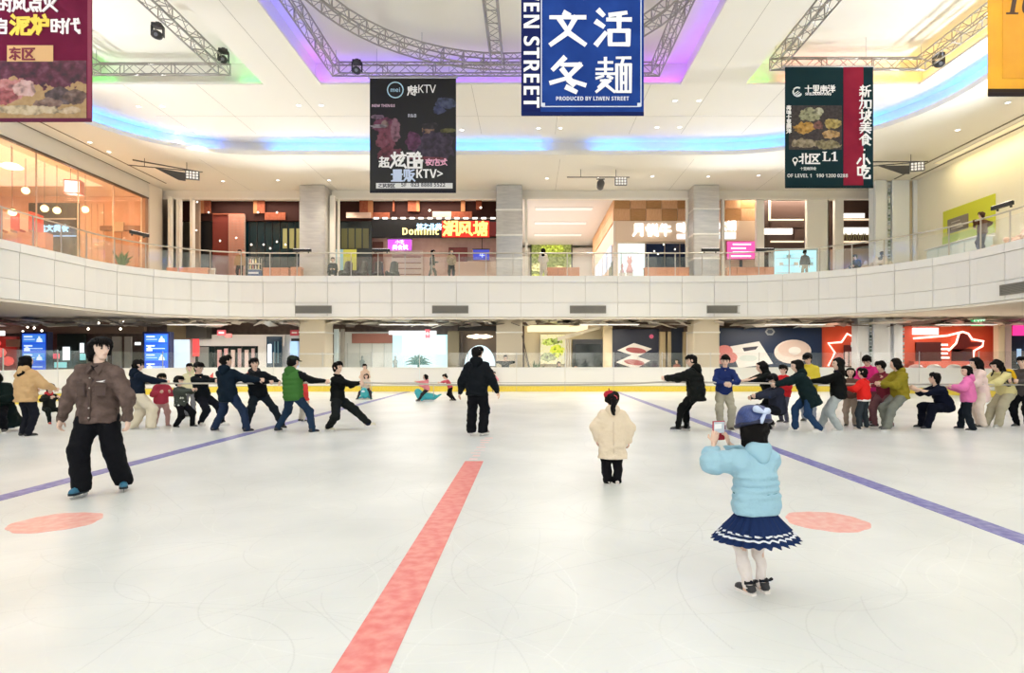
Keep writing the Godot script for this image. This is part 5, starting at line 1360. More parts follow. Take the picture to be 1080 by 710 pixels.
	put("cloud_lamp", plate(lp, 0.1), glow(Color(1.0, 0.85, 0.65), 2.0), d, Transform3D(Basis(), Vector3(-3.006, 2.995, -37)))
	for e in [-4.105, -1.966]: span("door_post", d, Vector3(e - 0.06, 0, -37.2), Vector3(e + 0.06, 3.284, -37.0), mat(Color(0.12, 0.09, 0.08), 0.4))

	# --- bright passage with garden poster
	var e1 := thing("bright_passage", "cream lit passage with a black booth and a cream pier", "passage")
	pane("cream_wall", e1, -0.298, 0.237, 4.894, 3.758, -38.2, 0.1, mat(Color(0.90, 0.80, 0.58), 0.5))
	pane("cream_ceiling_light", e1, -0.116, 3.284, 3.584, 3.689, -37, 0.4, glow(Color(1.0, 0.86, 0.58), 0.9))
	pane("black_booth", e1, 2.652, 0.282, 4.555, 2.818, -36.9, 0.6, black)
	pane("booth_glass", e1, 2.822, 1.089, 4.377, 2.529, -36.86, 0.04, mat(Color(0.006, 0.012, 0.012), 0.1))
	put("slanted_beam", plate(PackedVector2Array([Vector2(0, 0), Vector2(2.6, 0.75), Vector2(2.6, 0.95), Vector2(0, 0.25)]), 0.2), mat(Color(0.92, 0.86, 0.72), 0.5), e1, Transform3D(Basis(), Vector3(1.725, 2.7, -36.8)))
	pane("cream_pier", e1, 4.485, 0.285, 5.06, 3.62, -36.8, 0.4, mat(Color(0.85, 0.72, 0.48), 0.5))
	for i in 3: pane("white_post", e1, 2.191 + i * 0.14, 0, 2.191 + i * 0.14 + 0.07, 2.818, -36.85, 0.08, mat(Color(0.88, 0.84, 0.74), 0.5))
	var gp := thing("garden_poster", "yellow green garden poster in the bright passage", "poster")
	put("print_light", sheet(0.709, 1.314, 2.244, 3.145), print_material(print_image(96, 96, Color(0.75, 0.72, 0.45), [[0.35, 0.25, 0.3, 0.12, Color(0.5, 0.62, 0.12)], [0.7, 0.2, 0.2, 0.1, Color(0.35, 0.45, 0.1)], [0.65, 0.55, 0.3, 0.2, Color(0.65, 0.75, 0.05)], [0.3, 0.75, 0.3, 0.15, Color(0.4, 0.45, 0.2)]], 0.15, 6), 0.5), gp, Transform3D(Basis(), Vector3(0, 0, -37.8)))
	pane("backing", gp, 0.68, 1.284, 2.277, 3.176, -37.85, 0.06, mat(Color(0.5, 0.45, 0.3), 0.5))
	plant(Vector3(0.357, 0, -32.6), 1.35, "tall potted plant behind the boards beside the beige column")
	plant(Vector3(1.148, 0, -33.4), 1.0, "shorter potted plant behind the boards at the bright passage")
	easel(-0.259, -33.2)

	# --- navy posters
	var f := thing("navy_poster", "navy poster of two sushi plates behind the boards", "poster")
	pane("board", f, 5.046, -0.056, 7.856, 3.442, -36.7, 0.1, mat(Color(0.012, 0.014, 0.035), 0.3))
	for i in 2:
		put("plate_print", plate(PackedVector2Array([Vector2(0, 0.25), Vector2(1.0, 0.7), Vector2(2.1, 0.35), Vector2(1.2, -0.15)]), 0.012), mat(Color(0.88, 0.84, 0.80), 0.4), f, Transform3D(Basis(), Vector3(5.333 - i * 0.1, 1.894 - i * 0.72, -36.69)))
		put("food_print", plate(ellipse(1.1, 0.28, 0.62, 0.17, 20), 0.012), noisy(Color(0.30, 0.05, 0.06), Color(0.6, 0.2, 0.18), 0.06, 2.0, 0.4, 0, Vector3.ONE, 41), f, Transform3D(Basis(Vector3.BACK, -0.12), Vector3(5.333 - i * 0.1, 1.894 - i * 0.72 + 0.1, -36.675)))
	put("emblem", plate(ellipse(0, 0, 0.13, 0.13), 0.02), mat(Color(0.85, 0.15, 0.3), 0.4), f, Transform3D(Basis(), Vector3(7.397, 2.984, -36.68)))
	var g := thing("gold_piers", "gold and grey piers with a dark doorway beside the navy sushi poster", "pier")
	for q in [[7.849, 0.299, 8.19, 3.256, -36.4], [8.349, 0.292, 8.578, 3.266, -36.6], [9.067, 0.326, 9.456, 3.219, -35.6]]: pane("pier", g, q[0], q[1], q[2], q[3], q[4], 0.3, mat(Color(0.48, 0.38, 0.22), 0.4, 0.3))
	pane("dark_doorway", g, 8.719, 0.271, 9.474, 3.526, -37.2, 0.1, mat(Color(0.03, 0.04, 0.07), 0.3))
	pane("white_light_post", g, 9.13, 1, 9.24, 3.2, -35.2, 0.05, mat(Color(0.93, 0.92, 0.88), 0.4))
	var h := thing("navy_dish_poster", "wide navy poster of a square white dish and a round bowl", "poster")
	pane("board", h, 11.38, -0.051, 17.671, 3.494, -36.6, 0.1, mat(Color(0.014, 0.03, 0.08), 0.3))
	put("dish_print", plate(PackedVector2Array([Vector2(0, 0.55), Vector2(1.75, 0.85), Vector2(2.6, -0.5), Vector2(0.5, -0.75)]), 0.012), mat(Color(0.90, 0.89, 0.88), 0.4), h, Transform3D(Basis(), Vector3(12.124, 1.836, -36.59)))
	put("dish_mark_print", plate(PackedVector2Array([Vector2(0, 0.12), Vector2(0.95, 0.22), Vector2(0.8, 0.02), Vector2(0.1, -0.1)]), 0.012), mat(Color(0.05, 0.05, 0.08), 0.4), h, Transform3D(Basis(), Vector3(12.867, 2.179, -36.575)))
	put("dish_food_print", plate(ellipse(0, 0, 0.55, 0.2), 0.012), mat(Color(0.70, 0.78, 0.76), 0.4), h, Transform3D(Basis(), Vector3(13.21, 1.664, -36.575)))
	for q in [[0.0, 0.0, 0.5], [0.35, -0.35, 0.42], [-0.1, -0.4, 0.45]]: put("flower_print", plate(ellipse(q[0], q[1], q[2], q[2] * 0.8, 18), 0.012), noisy(Color(0.62, 0.1, 0.12), Color(0.9, 0.5, 0.45), 0.06, 1.6, 0.5, 0, Vector3.ONE, 50), h, Transform3D(Basis(), Vector3(11.781, 2.065, -36.57 + q[0] * 0.01)))
	put("bowl_print", plate(ellipse(0, 0, 1.12, 0.72), 0.012), mat(Color(0.88, 0.76, 0.70), 0.4), h, Transform3D(Basis(Vector3.BACK, 0.05), Vector3(15.898, 2.065, -36.59)))
	put("bowl_inside_print", plate(ellipse(0, 0, 0.95, 0.5), 0.012), mat(Color(0.78, 0.62, 0.55), 0.4), h, Transform3D(Basis(Vector3.BACK, 0.05), Vector3(15.955, 2.236, -36.578)))
	put("bowl_food_print", plate(ellipse(0, 0, 0.38, 0.24), 0.012), mat(Color(0.92, 0.90, 0.86), 0.4), h, Transform3D(Basis(), Vector3(16.012, 2.122, -36.566)))
	put("emblem", plate(ellipse(0, 0, 0.3, 0.24, 6), 0.02), mat(Color(0.35, 0.38, 0.42), 0.4), h, Transform3D(Basis(), Vector3(14.526, 3.266, -36.58)))
	put("emblem_cut", plate(ellipse(0, 0, 0.2, 0.13, 6), 0.02), mat(Color(0.05, 0.07, 0.13), 0.4), h, Transform3D(Basis(), Vector3(14.526, 3.266, -36.57)))

	# --- orange neon shop
	neon_shop()

func neon_shop() -> void:
	var black := mat(Color(0.008, 0.008, 0.010), 0.35)
	var o := thing("orange_neon_shop", "orange red shop with looping neon outlines behind the boards", "shopfront")
	var red := mat(Color(0.72, 0.10, 0.04), 0.45)
	pane("wall_panel", o, 17.767, 0.285, 29.325, 3.62, -36.8, 0.15, red)
	var rose := glow(Color(1.0, 0.62, 0.5), 2.2)
	for l in [[[18.071, 1.207], [18.472, 2.008], [18.071, 2.579], [18.872, 2.637], [19.215, 3.151], [19.672, 2.923], [20.359, 2.923]],
			[[23.218, 2.865], [25.277, 3.037], [26.192, 3.266], [26.535, 3.151], [26.764, 2.808], [27.45, 2.694], [27.393, 2.408], [26.878, 2.122], [26.821, 1.207]],
			[[25.963, 3.151], [25.792, 2.579], [25.334, 2.122]]]:
		var pts := []
		for q in l: pts.append(Vector3(q[0], q[1], -36.65))
		put("neon_tube", tube(pts, 0.06, 6), rose, o)
	var cut := PackedVector2Array()
	for q in [[1012,353],[1018,351],[1022,355],[1024,361],[1036,361],[1034,365],[1022,366],[1010,372],[1004,370],[1010,362]]: cut.append(Vector2((q[0] - 1012.0) * 0.0573, -(q[1] - 353.0) * 0.0573))
	put("maroon_figure", plate(cut, 0.06), mat(Color(0.16, 0.02, 0.02), 0.4), o, Transform3D(Basis(), Vector3(26.034, 3.098, -36.7)))
	pane("white_sign_light", o, 23.098, 3.09, 24.637, 3.489, -36.5, 0.1, glow(Color(1.0, 0.95, 0.92), 1.6))
	for q in [[23.396, 1.263, 24.945, 2.64, -36.7], [25.575, 1.149, 26.837, 2.238, -36.7], [19.038, 1.091, 20.414, 2.468, -36.7]]: pane("dark_opening", o, q[0], q[1], q[2], q[3], q[4], 0.05, mat(Color(0.10, 0.02, 0.02), 0.3))
	for i in 5: pane("menu_strip_light", o, 24.877, 1.378 + i * 0.26, 25.277 + 0.1 * (i % 2), 1.378 + i * 0.26 + 0.12, -36.6, 0.05, glow(Color(0.9, 0.92, 0.85), 1.1))
	for i in 3: pane("menu_strip_light", o, 19.444 + i * 0.3, 2.351, 19.444 + i * 0.3 + 0.24, 2.637, -36.6, 0.05, glow(Color(0.75, 0.92, 0.95), 1.0))
	for i in 5: pane("pale_card", o, 19.048 + i * 0.26, 1.208, 19.048 + i * 0.26 + 0.18, 2.063, -36.55, 0.05, mat(Color(0.85, 0.7, 0.68), 0.5))
	pane("red_counter", o, 22.837, 0.312, 27.788, 1.494, -36, 0.5, mat(Color(0.6, 0.12, 0.08), 0.5))
	pane("cream_pier", o, 27.689, 0.319, 28.081, 3.676, -35.8, 0.4, mat(Color(0.88, 0.76, 0.55), 0.5))
	pane("rose_pier", o, 28.159, 0.316, 28.552, 3.682, -35.9, 0.4, mat(Color(0.82, 0.66, 0.66), 0.5))
	var ps := thing("magenta_shop", "dark shop with a magenta lit sign next to the rose pier", "shopfront")
	pane("sign_light", ps, 28.903, 3.021, 31.223, 3.643, -36.2, 0.1, glow(Color(0.95, 0.05, 0.35), 0.9))
	pane("dark_window", ps, 28.949, 0.299, 31.395, 3.029, -36.4, 0.1, mat(Color(0.02, 0.035, 0.08), 0.2))
	for i in 3: pane("blue_goods_light", ps, 29.21 + i * 0.5, 1.323, 29.21 + i * 0.5 + 0.25, 2.231 + 0.2 * (i % 2), -36.3, 0.06, glow(Color(0.4, 0.6, 0.85), 0.8))
	var ex := thing("exit_sign", "small green exit sign hanging under the walkway ceiling", "exit sign")
	pane("sign_face_light", ex, 25.539, 3.519, 26.305, 3.902, -35, 0.08, glow(Color(0.05, 0.55, 0.15), 0.9))
	write_latin(ex, "EXIT", Vector3(25.621, 3.573, -35.0), 0.24, glow(Color(0.7, 1.0, 0.75), 1.2))
	for e in [25.648, 26.195]: put("rod", tube([Vector3(e, 3.902, -35.04), Vector3(e, 3.95, -35.04)], 0.012, 5), black, ex)
	for i in 4:
		var dm := thing("helmet", "white skate helmet lying on the rink ledge before the orange shop", "helmet", Vector3([19.699, 20.616, 21.63, 22.499][i], 1.08, -30.9), 0, "white skate helmets on the ledge")
		put("shell", lathe([Vector2(0.36, 0.0), Vector2(0.36, 0.1), Vector2(0.28, 0.24), Vector2(0.14, 0.31), Vector2(0, 0.33)], 18), mat([Color(0.9, 0.6, 0.65), Color(0.9, 0.9, 0.92), Color(0.9, 0.9, 0.9), Color(0.75, 0.78, 0.85)][i], 0.3), dm, Transform3D(Basis.from_scale(Vector3(1, 0.8, 0.8)), Vector3.ZERO))
		put("rim", lathe([Vector2(0.37, -0.02), Vector2(0.38, 0.03), Vector2(0.36, 0.05)], 18), mat(Color(0.3, 0.3, 0.32), 0.5), dm, Transform3D(Basis.from_scale(Vector3(1, 0.8, 0.8)), Vector3.ZERO))
	var lg := thing("rink_ledge", "narrow shelf fixed behind the rink boards before the orange shop", "ledge")
	span("shelf", lg, Vector3(19.168, 1.0, -31.2), Vector3(23.03, 1.06, -30.5), mat(Color(0.8, 0.78, 0.74), 0.5))
	for e in [19.409, 21.099, 22.789]: span("support", lg, Vector3(e - 0.04, 0, -31.1), Vector3(e + 0.04, 1.0, -31.0), mat(Color(0.5, 0.5, 0.5), 0.5))

func mannequin(parent: Node3D, x: float, z: float) -> void:
	put("display_dress", lathe([Vector2(0, 0.75), Vector2(0.2, 0.75), Vector2(0.13, 1.2), Vector2(0.2, 1.5), Vector2(0.06, 1.6), Vector2(0.09, 1.75), Vector2(0, 1.85)], 12), mat(Color(0.3, 0.38, 0.4), 0.6), parent, Transform3D(Basis.from_scale(Vector3(0.8, 1, 0.6)), Vector3(x, 0, z)))

func easel(x: float, z: float) -> void:
	var t := thing("folding_easel", "dark folding easel leaning behind the boards by the beige column", "easel", Vector3(x, 0, z))
	var m := mat(Color(0.12, 0.1, 0.1), 0.5)
	put("leg", tube([Vector3(-0.12, 2.9, 0), Vector3(0.55, 0, 0.1)], 0.025, 6), m, t)
	put("leg", tube([Vector3(-0.05, 2.9, -0.05), Vector3(0.0, 0, -0.5)], 0.025, 6), m, t)
	put("crossbar", tube([Vector3(-0.05, 2.2, 0.02), Vector3(0.3, 0.9, 0.05)], 0.02, 6), m, t)

# ---------------------------------------------------------------- trusses
func truss(pts: Array, label: String, closed := false) -> void:
	var t := thing("box_truss", label, "truss")
	var m := mat(Color(0.36, 0.34, 0.31), 0.4, 0.5)
	var h := 0.2
	var sides := []
	for i in pts.size():
		var a: Vector3 = pts[maxi(i - 1, 0)] if not closed else pts[(i - 1 + pts.size()) % pts.size()]
		var b: Vector3 = pts[mini(i + 1, pts.size() - 1)] if not closed else pts[(i + 1) % pts.size()]
		var d := (b - a).normalized()
		sides.append(Vector3(-d.z, 0, d.x))
	var ch := [[-h, -h], [h, -h], [h, h], [-h, h]]
	for c in ch:
		var line := []
		for i in pts.size(): line.append(pts[i] + sides[i] * c[0] + Vector3(0, c[1], 0))
		if closed: line.append(line[0])
		put("chord", tube(line, 0.03, 6), m, t)
	var st := begin()
	var n := pts.size() if closed else pts.size() - 1
	for i in n:
		var a: Vector3 = pts[i]
		var b: Vector3 = pts[(i + 1) % pts.size()]
		var sa: Vector3 = sides[i]
		var sb: Vector3 = sides[(i + 1) % pts.size()]
		var steps := maxi(1, int(round(a.distance_to(b) / 0.45)))
		for k in steps:
			var u := float(k) / steps
			var v := float(k + 1) / steps
			for f in 4:
				var c0: Array = ch[f]
				var c1: Array = ch[(f + 1) % 4]
				if k % 2 == 1:
					var sw := c0
					c0 = c1
					c1 = sw
				add_tube(st, [a.lerp(b, u) + sa.lerp(sb, u) * c0[0] + Vector3(0, c0[1], 0), a.lerp(b, v) + sa.lerp(sb, v) * c1[0] + Vector3(0, c1[1], 0)], 0.014, 4, false)
			if k % 4 == 0:
				for f in 4: add_tube(st, [a.lerp(b, u) + sa.lerp(sb, u) * ch[f][0] + Vector3(0, ch[f][1], 0), a.lerp(b, u) + sa.lerp(sb, u) * ch[(f + 1) % 4][0] + Vector3(0, ch[(f + 1) % 4][1], 0)], 0.022, 4, false)
	put("lacing", done(st), m, t)
	var wires := begin()
	for i in range(0, pts.size(), maxi(1, pts.size() / 6)): add_tube(wires, [pts[i] + Vector3(0, h, 0), Vector3(pts[i].x, REC_TOP, pts[i].z)], 0.01, 4)
	put("hanging_rod", done(wires), mat(Color(0.4, 0.4, 0.4), 0.4), t)

func stage_lamp(p: Vector3, yaw: float, label: String) -> void:
	var t := thing("stage_lamp", label, "stage lamp", p, yaw)
	var m := mat(Color(0.03, 0.03, 0.03), 0.5)
	bx("base", t, Vector3(0, 0.2, 0), Vector3(0.3, 0.1, 0.3), m)
	for e in [-0.17, 0.17]: bx("yoke", t, Vector3(e, 0.02, 0), Vector3(0.04, 0.34, 0.14), m)
	put("head", lathe([Vector2(0, -0.2), Vector2(0.09, -0.2), Vector2(0.13, -0.1), Vector2(0.14, 0.16), Vector2(0.1, 0.18), Vector2(0, 0.16)], 14), m, t, Transform3D(Basis(Vector3.RIGHT, 1.9), Vector3(0, -0.1, 0)))
	put("lens", lathe([Vector2(0, 0.175), Vector2(0.1, 0.17)], 14), mat(Color(0.2, 0.22, 0.25), 0.1), t, Transform3D(Basis(Vector3.RIGHT, 1.9), Vector3(0, -0.1, 0)))
	bx("clamp", t, Vector3(0, 0.28, 0), Vector3(0.12, 0.1, 0.08), m)

func build_trusses() -> void:
	var y := 12.25
	truss([Vector3(-7.1, y, -6), Vector3(-7.1, y, -22.3), Vector3(4.65, y, -22.3), Vector3(4.65, y, -6)], "rectangular box truss round the inside of the middle ceiling recess")
	var ring := []
	for i in 48: ring.append(Vector3(-0.9 + 5.65 * cos(TAU * i / 48), y + 0.05, -16.2 + 5.65 * sin(TAU * i / 48)))
	truss(ring, "circular box truss in the middle ceiling recess", true)
	truss([Vector3(-1.15, y + 0.02, -6.5), Vector3(-1.15, y + 0.02, -21.6)], "straight box truss crossing the circular truss in the middle recess")
	truss([Vector3(-11.2, y, -6), Vector3(-11.2, y, -22.3), Vector3(-15.9, y, -22.3), Vector3(-15.9, y, -6)], "rectangular box truss in the ceiling recess behind the maroon banner")
	truss([Vector3(8.9, y, -6), Vector3(8.9, y, -21.9), Vector3(14.15, y, -21.9), Vector3(14.15, y, -6)], "rectangular box truss in the ceiling recess above the dark green banner")
	stage_lamp(Vector3(-11.031, 12.5, -21.9), 0.3, "black stage lamp on the truss corner beside the green ceiling light")
	stage_lamp(Vector3(-6.209, 12.1, -21.9), 0.1, "black stage lamp on the middle truss above the karaoke banner")
	stage_lamp(Vector3(14.511, 12.15, -21.5), -0.2, "black stage lamp on the truss corner above the dark green banner")
	stage_lamp(Vector3(-11.994, 12.15, -19.6), 0.2, "black stage lamp half way along the truss beside the green ceiling light")
	# lighting bars hung under the walkway ceiling
	for q in [[3.536, -31.0, 0.0, 0], [-17.719, -29.6, 0.35, 1], [17.219, -29.0, -0.3, 1]]:
		var t := thing("lighting_bar", ["hanging bar with a black spotlight and a wire grid lamp over the corridor mouth", "hanging bar with a grid lamp and black barn doors by the glazed restaurant", "hanging bar with a grid lamp and black barn doors behind the dark green banner"][0 if q[3] == 0 else (1 if q[0] < 0 else 2)], "lighting bar", Vector3(q[0], 10.9, q[1]), q[2])
		var m := mat(Color(0.07, 0.07, 0.07), 0.5)
		put("bar", tube([Vector3(-1.6, 0, 0), Vector3(1.6, 0, 0)], 0.025, 6), m, t)
		for e in [-0.9, 0.9]: put("drop_rod", tube([Vector3(e, 0, 0), Vector3(e, 0.4, 0)], 0.015, 5), m, t)
		bx("grid_body", t, Vector3(1.15, -0.22, 0), Vector3(0.62, 0.42, 0.14), mat(Color(0.25, 0.25, 0.25), 0.5))
		for i in 5: bx("grid_wire", t, Vector3(0.87 + i * 0.14, -0.22, 0.08), Vector3(0.025, 0.42, 0.02), m)
		for i in 4: bx("grid_wire", t, Vector3(1.15, -0.41 + i * 0.13, 0.08), Vector3(0.62, 0.025, 0.02), m)
		for i in 4: bx("grid_lens_light", t, Vector3(0.94 + i * 0.14, -0.22, 0.072), Vector3(0.1, 0.38, 0.01), glow(Color(0.95, 0.9, 0.82), 0.6))
		if q[3] == 0:
			put("spotlight", lathe([Vector2(0, -0.28), Vector2(0.17, -0.26), Vector2(0.2, 0.1), Vector2(0.14, 0.24), Vector2(0, 0.26)], 14), m, t, Transform3D(Basis(Vector3.RIGHT, 1.2), Vector3(0.12, -0.36, 0)))
			bx("yoke", t, Vector3(0.12, -0.1, 0), Vector3(0.42, 0.05, 0.06), m)
		else:
			put("barn_door", plate(PackedVector2Array([Vector2(-0.5, 0.0), Vector2(0.85, -0.12), Vector2(0.85, -0.52), Vector2(0.55, -0.5)]), 0.04), m, t)
			put("barn_door", plate(PackedVector2Array([Vector2(-1.4, 0.3), Vector2(1.5, 0.02), Vector2(1.5, -0.02), Vector2(-1.4, 0.24)]), 0.04), m, t)

# ---------------------------------------------------------------- banners
func banner(called: String, label: String, x0: float, y0: float, x1: float, y1: float, z: float, material: Material, hang: float, back: Color, bar: Color) -> Node3D:
	var t := thing(called, label, "banner", Vector3((x0 + x1) / 2, y0, z))
	var w := x1 - x0
	var h := y1 - y0
	put("sheet", sheet(-w / 2, 0, w / 2, h), material, t)
	bx("backing", t, Vector3(0, h / 2, -0.009), Vector3(w, h, 0.012), mat(back, 0.7))
	put("top_pole", tube([Vector3(-w / 2 - 0.06, h, -0.02), Vector3(w / 2 + 0.06, h, -0.02)], 0.035, 8), mat(Color(0.5, 0.5, 0.5), 0.4, 0.5), t)
	bx("bottom_hem", t, Vector3(0, 0.03, 0.004), Vector3(w, 0.1, 0.03), mat(bar, 0.6))
	for e in [-1, 1]: put("wire", tube([Vector3(e * w * 0.42, h, -0.02), Vector3(e * w * 0.42, hang - y0, -0.02)], 0.008, 5), mat(Color(0.3, 0.3, 0.3), 0.4), t)
	return t

func build_banners() -> void:
	var white := mat(Color(0.93, 0.92, 0.90), 0.6)
	# --- karaoke banner
	var k := 22.2 / 640.0
	var im := print_image(192, 256, Color(0.005, 0.004, 0.011), [
		[0.18, 0.42, 0.16, 0.07, Color(0.45, 0.08, 0.2)], [0.2, 0.52, 0.12, 0.13, Color(0.55, 0.12, 0.2)], [0.3, 0.46, 0.05, 0.12, Color(0.7, 0.3, 0.42)], [0.17, 0.40, 0.045, 0.035, Color(0.75, 0.5, 0.42)],
		[0.68, 0.46, 0.08, 0.05, Color(0.72, 0.38, 0.22)], [0.7, 0.42, 0.1, 0.03, Color(0.06, 0.04, 0.06)], [0.74, 0.60, 0.24, 0.14, Color(0.10, 0.05, 0.14)], [0.5, 0.55, 0.09, 0.08, Color(0.30, 0.05, 0.22)],
		[0.88, 0.22, 0.12, 0.05, Color(0.16, 0.2, 0.42)], [0.8, 0.28, 0.08, 0.04, Color(0.12, 0.15, 0.4)], [0.08, 0.34, 0.08, 0.02, Color(0.5, 0.3, 0.45)], [0.1, 0.42, 0.1, 0.015, Color(0.75, 0.65, 0.72)],
		[0.9, 0.46, 0.1, 0.02, Color(0.3, 0.28, 0.06)], [0.65, 0.70, 0.22, 0.012, Color(0.5, 0.06, 0.12)], [0.22, 0.66, 0.14, 0.06, Color(0.38, 0.05, 0.1)]], 0.05, 3)
	im.adjust_bcs(0.6, 1.1, 0.9)
	var b := banner("karaoke_banner", "dark karaoke banner with pink nightclub picture and white characters", -5.827, 7.69, -2.671, 11.887, -22.2, print_material(im), 12.95, Color(0.04, 0.04, 0.06), Color(0.02, 0.02, 0.03))
	var at := func(px: float, py: float) -> Vector3: return Vector3((px - 435.5) * k, (203.0 - py) * k, 0.006)
	var ring := []
	for i in 25: ring.append(at.call(417, 95) + Vector3(cos(TAU * i / 24), sin(TAU * i / 24), 0) * 8.2 * k)
	put("logo_ring", tube(ring, 0.022, 5), mat(Color(0.5, 0.75, 0.85), 0.5), b)
	write_latin(b, "mei", at.call(411.5, 98.5), 0.15, mat(Color(0.4, 0.6, 0.7), 0.6))
	write(b, "魅", at.call(430, 100.5), 0.34, white, 0.12, 0.006)
	write_latin(b, "KTV", at.call(440, 101), 0.30, white, false)
	write_latin(b, "NEW THINGS", at.call(392, 114), 0.10, mat(Color(0.7, 0.5, 0.6), 0.6))
	write(b, "超", at.call(400, 176), 0.36, white, 0.14, 0.006)
	write(b, "炫酷", at.call(412, 177), 0.56, white, 0.13, 0.006, false, 1.08)
	write(b, "夜店式", at.call(449, 174.5), 0.24, mat(Color(0.85, 0.45, 0.6), 0.6), 0.14, 0.006)
	write(b, "量贩", at.call(413, 191), 0.40, mat(Color(0.62, 0.72, 0.92), 0.6), 0.14, 0.006)
	write_latin(b, "KTV>", at.call(438, 191), 0.32, white)
	bx("white_strip", b, at.call(437, 196) + Vector3(0, 0, -0.003), Vector3(2.8, 0.2, 0.008), mat(Color(0.8, 0.8, 0.78), 0.6))
	write(b, "之城东区", at.call(399, 198), 0.14, mat(Color(0.1, 0.1, 0.12), 0.6), 0.14, 0.006)
	write_latin(b, "5F   023 8888 5522", at.call(423, 198.4), 0.14, mat(Color(0.1, 0.1, 0.12), 0.6))
	write_latin(b, "R&B", at.call(430, 125), 0.12, mat(Color(0.5, 0.5, 0.55), 0.6))

	# --- blue noodle street banner
	k = 15.4 / 640.0
	var blue := noisy(Color(0.008, 0.035, 0.20), Color(0.016, 0.06, 0.29), 0.01, 0.25, 0.55)
	var c := banner("blue_banner", "blue banner with four large white characters and sideways street lettering", -0.193, 7.77, 2.912, 7.77 + 4.2, -15.4, blue, 12.95, Color(0.012, 0.03, 0.16), Color(0.006, 0.014, 0.09))
	at = func(px: float, py: float) -> Vector3: return Vector3((px - 614.5) * k, (121.5 - py) * k, 0.006)
	bx("side_strip", c, Vector3((560 - 614.5) * k, 2.1, 0.002), Vector3(20.5 * k, 4.2, 0.008), mat(Color(0.006, 0.012, 0.09), 0.6))
	for q in [["文", 581, 47], ["活", 629, 47], ["冬", 581, 97], ["麵", 629, 97], ["大", 581, -3], ["牛", 629, -3]]:
		write(c, q[0], at.call(q[1], q[2]), 0.86, white, 0.08 if q[0] == "麵" else 0.13, 0.006)
	put("lettering", latin("LIWEN STREET", 0.40, 0.008, true), white, c, Transform3D(Basis(Vector3.BACK, -PI / 2), at.call(546.6, -41.0) + Vector3(0.0, 0, 0.004)))
	write_latin(c, "PRODUCED BY LIWEN STREET", at.call(586, 107.5), 0.098, mat(Color(0.72, 0.75, 0.85), 0.6), true)
	var line := mat(Color(0.65, 0.7, 0.82), 0.5)
	bx("border_line", c, at.call(571, 112.5) + Vector3(0, 2.0, 0), Vector3(0.025, 4.0, 0.008), line)
	bx("border_line", c, at.call(676, 112.5) + Vector3(0, 2.0, 0), Vector3(0.025, 4.0, 0.008), line)
	bx("border_line", c, at.call(623.5, 112.5), Vector3(104.0 * k, 0.025, 0.008), line)
	for e in [571, 676]: bx("corner_mark", c, at.call(e + (2.0 if e < 600 else -2.0), 110.5), Vector3(0.09, 0.09, 0.01), line)

	# --- dark green food banner
	k = 21.4 / 640.0
	var d := banner("green_food_banner", "dark green banner with a red stripe, food picture and white vertical characters", 9.028, 7.636, 12.138, 11.916, -21.4, mat(Color(0.007, 0.028, 0.034), 0.6), 12.95, Color(0.01, 0.03, 0.035), Color(0.006, 0.022, 0.027))
	at = func(px: float, py: float) -> Vector3: return Vector3((px - 874.5) * k, (198.0 - py) * k, 0.006)
	bx("red_stripe", d, Vector3((900.0 - 874.5) * k, 2.14, 0.002), Vector3(21.0 * k, 4.26, 0.008), noisy(Color(0.22, 0.012, 0.035), Color(0.30, 0.02, 0.045), 0.01, 0.3, 0.6))
	var food := print_image(128, 112, Color(0.06, 0.045, 0.045), [[0.4, 0.2, 0.2, 0.15, Color(0.45, 0.45, 0.25)], [0.3, 0.5, 0.2, 0.13, Color(0.72, 0.38, 0.06)], [0.82, 0.4, 0.16, 0.12, Color(0.6, 0.45, 0.12)], [0.78, 0.65, 0.16, 0.1, Color(0.7, 0.42, 0.15)], [0.3, 0.85, 0.28, 0.11, Color(0.42, 0.34, 0.2)], [0.75, 0.88, 0.24, 0.1, Color(0.38, 0.32, 0.16)], [0.55, 0.45, 0.09, 0.1, Color(0.3, 0.12, 0.1)], [0.55, 0.12, 0.1, 0.08, Color(0.62, 0.6, 0.4)]], 0.1, 8)
	food.adjust_bcs(0.8, 1.15, 0.9)
	put("food_picture", sheet(-0.0, 0, 1.87, 1.56), print_material(food), d, Transform3D(Basis(), at.call(832, 158)))
	var ring2 := []
	for i in 19: ring2.append(at.call(841, 97) + Vector3(cos(TAU * i / 24 + 1.0), sin(TAU * i / 24 + 1.0), 0) * 4.6 * k)
	put("logo", tube(ring2, 0.03, 5), mat(Color(0.75, 0.78, 0.75), 0.5), d)
	for i in 3: bx("logo_stroke", d, at.call(840 + i * 1.5, 97.5 + i * 1.2), Vector3(0.16, 0.03, 0.01), mat(Color(0.75, 0.78, 0.75), 0.5), Basis(Vector3.BACK, 0.6))
	write(d, "十里南洋", at.call(849, 97.5), 0.24, white, 0.13, 0.006)
	write_latin(d, "SHILINANYANG", at.call(849, 101.5), 0.09, white)
	write(d, "新加坡美食", at.call(906.5, 102), 0.39, white, 0.11, 0.006, true, 1.1)
	bx("dot_mark", d, at.call(911.5, 158), Vector3(0.06, 0.06, 0.01), white)
	write(d, "小", at.call(904, 176), 0.44, white, 0.14, 0.006)
	write(d, "吃", at.call(904, 188), 0.44, white, 0.14, 0.006)
	write(d, "美味十里南洋", at.call(829.5, 116), 0.15, white, 0.16, 0.006, true, 1.1)
	write(d, "北区", at.call(843, 172.5), 0.34, white, 0.15, 0.006, false, 1.1)
	write_latin(d, "L1", at.call(867, 173.5), 0.34, white, true, 0.0, "Droid Serif")
	var pin := []
	for i in 13: pin.append(at.call(838.5, 169) + Vector3(cos(TAU * i / 12), sin(TAU * i / 12), 0) * 2.4 * k)
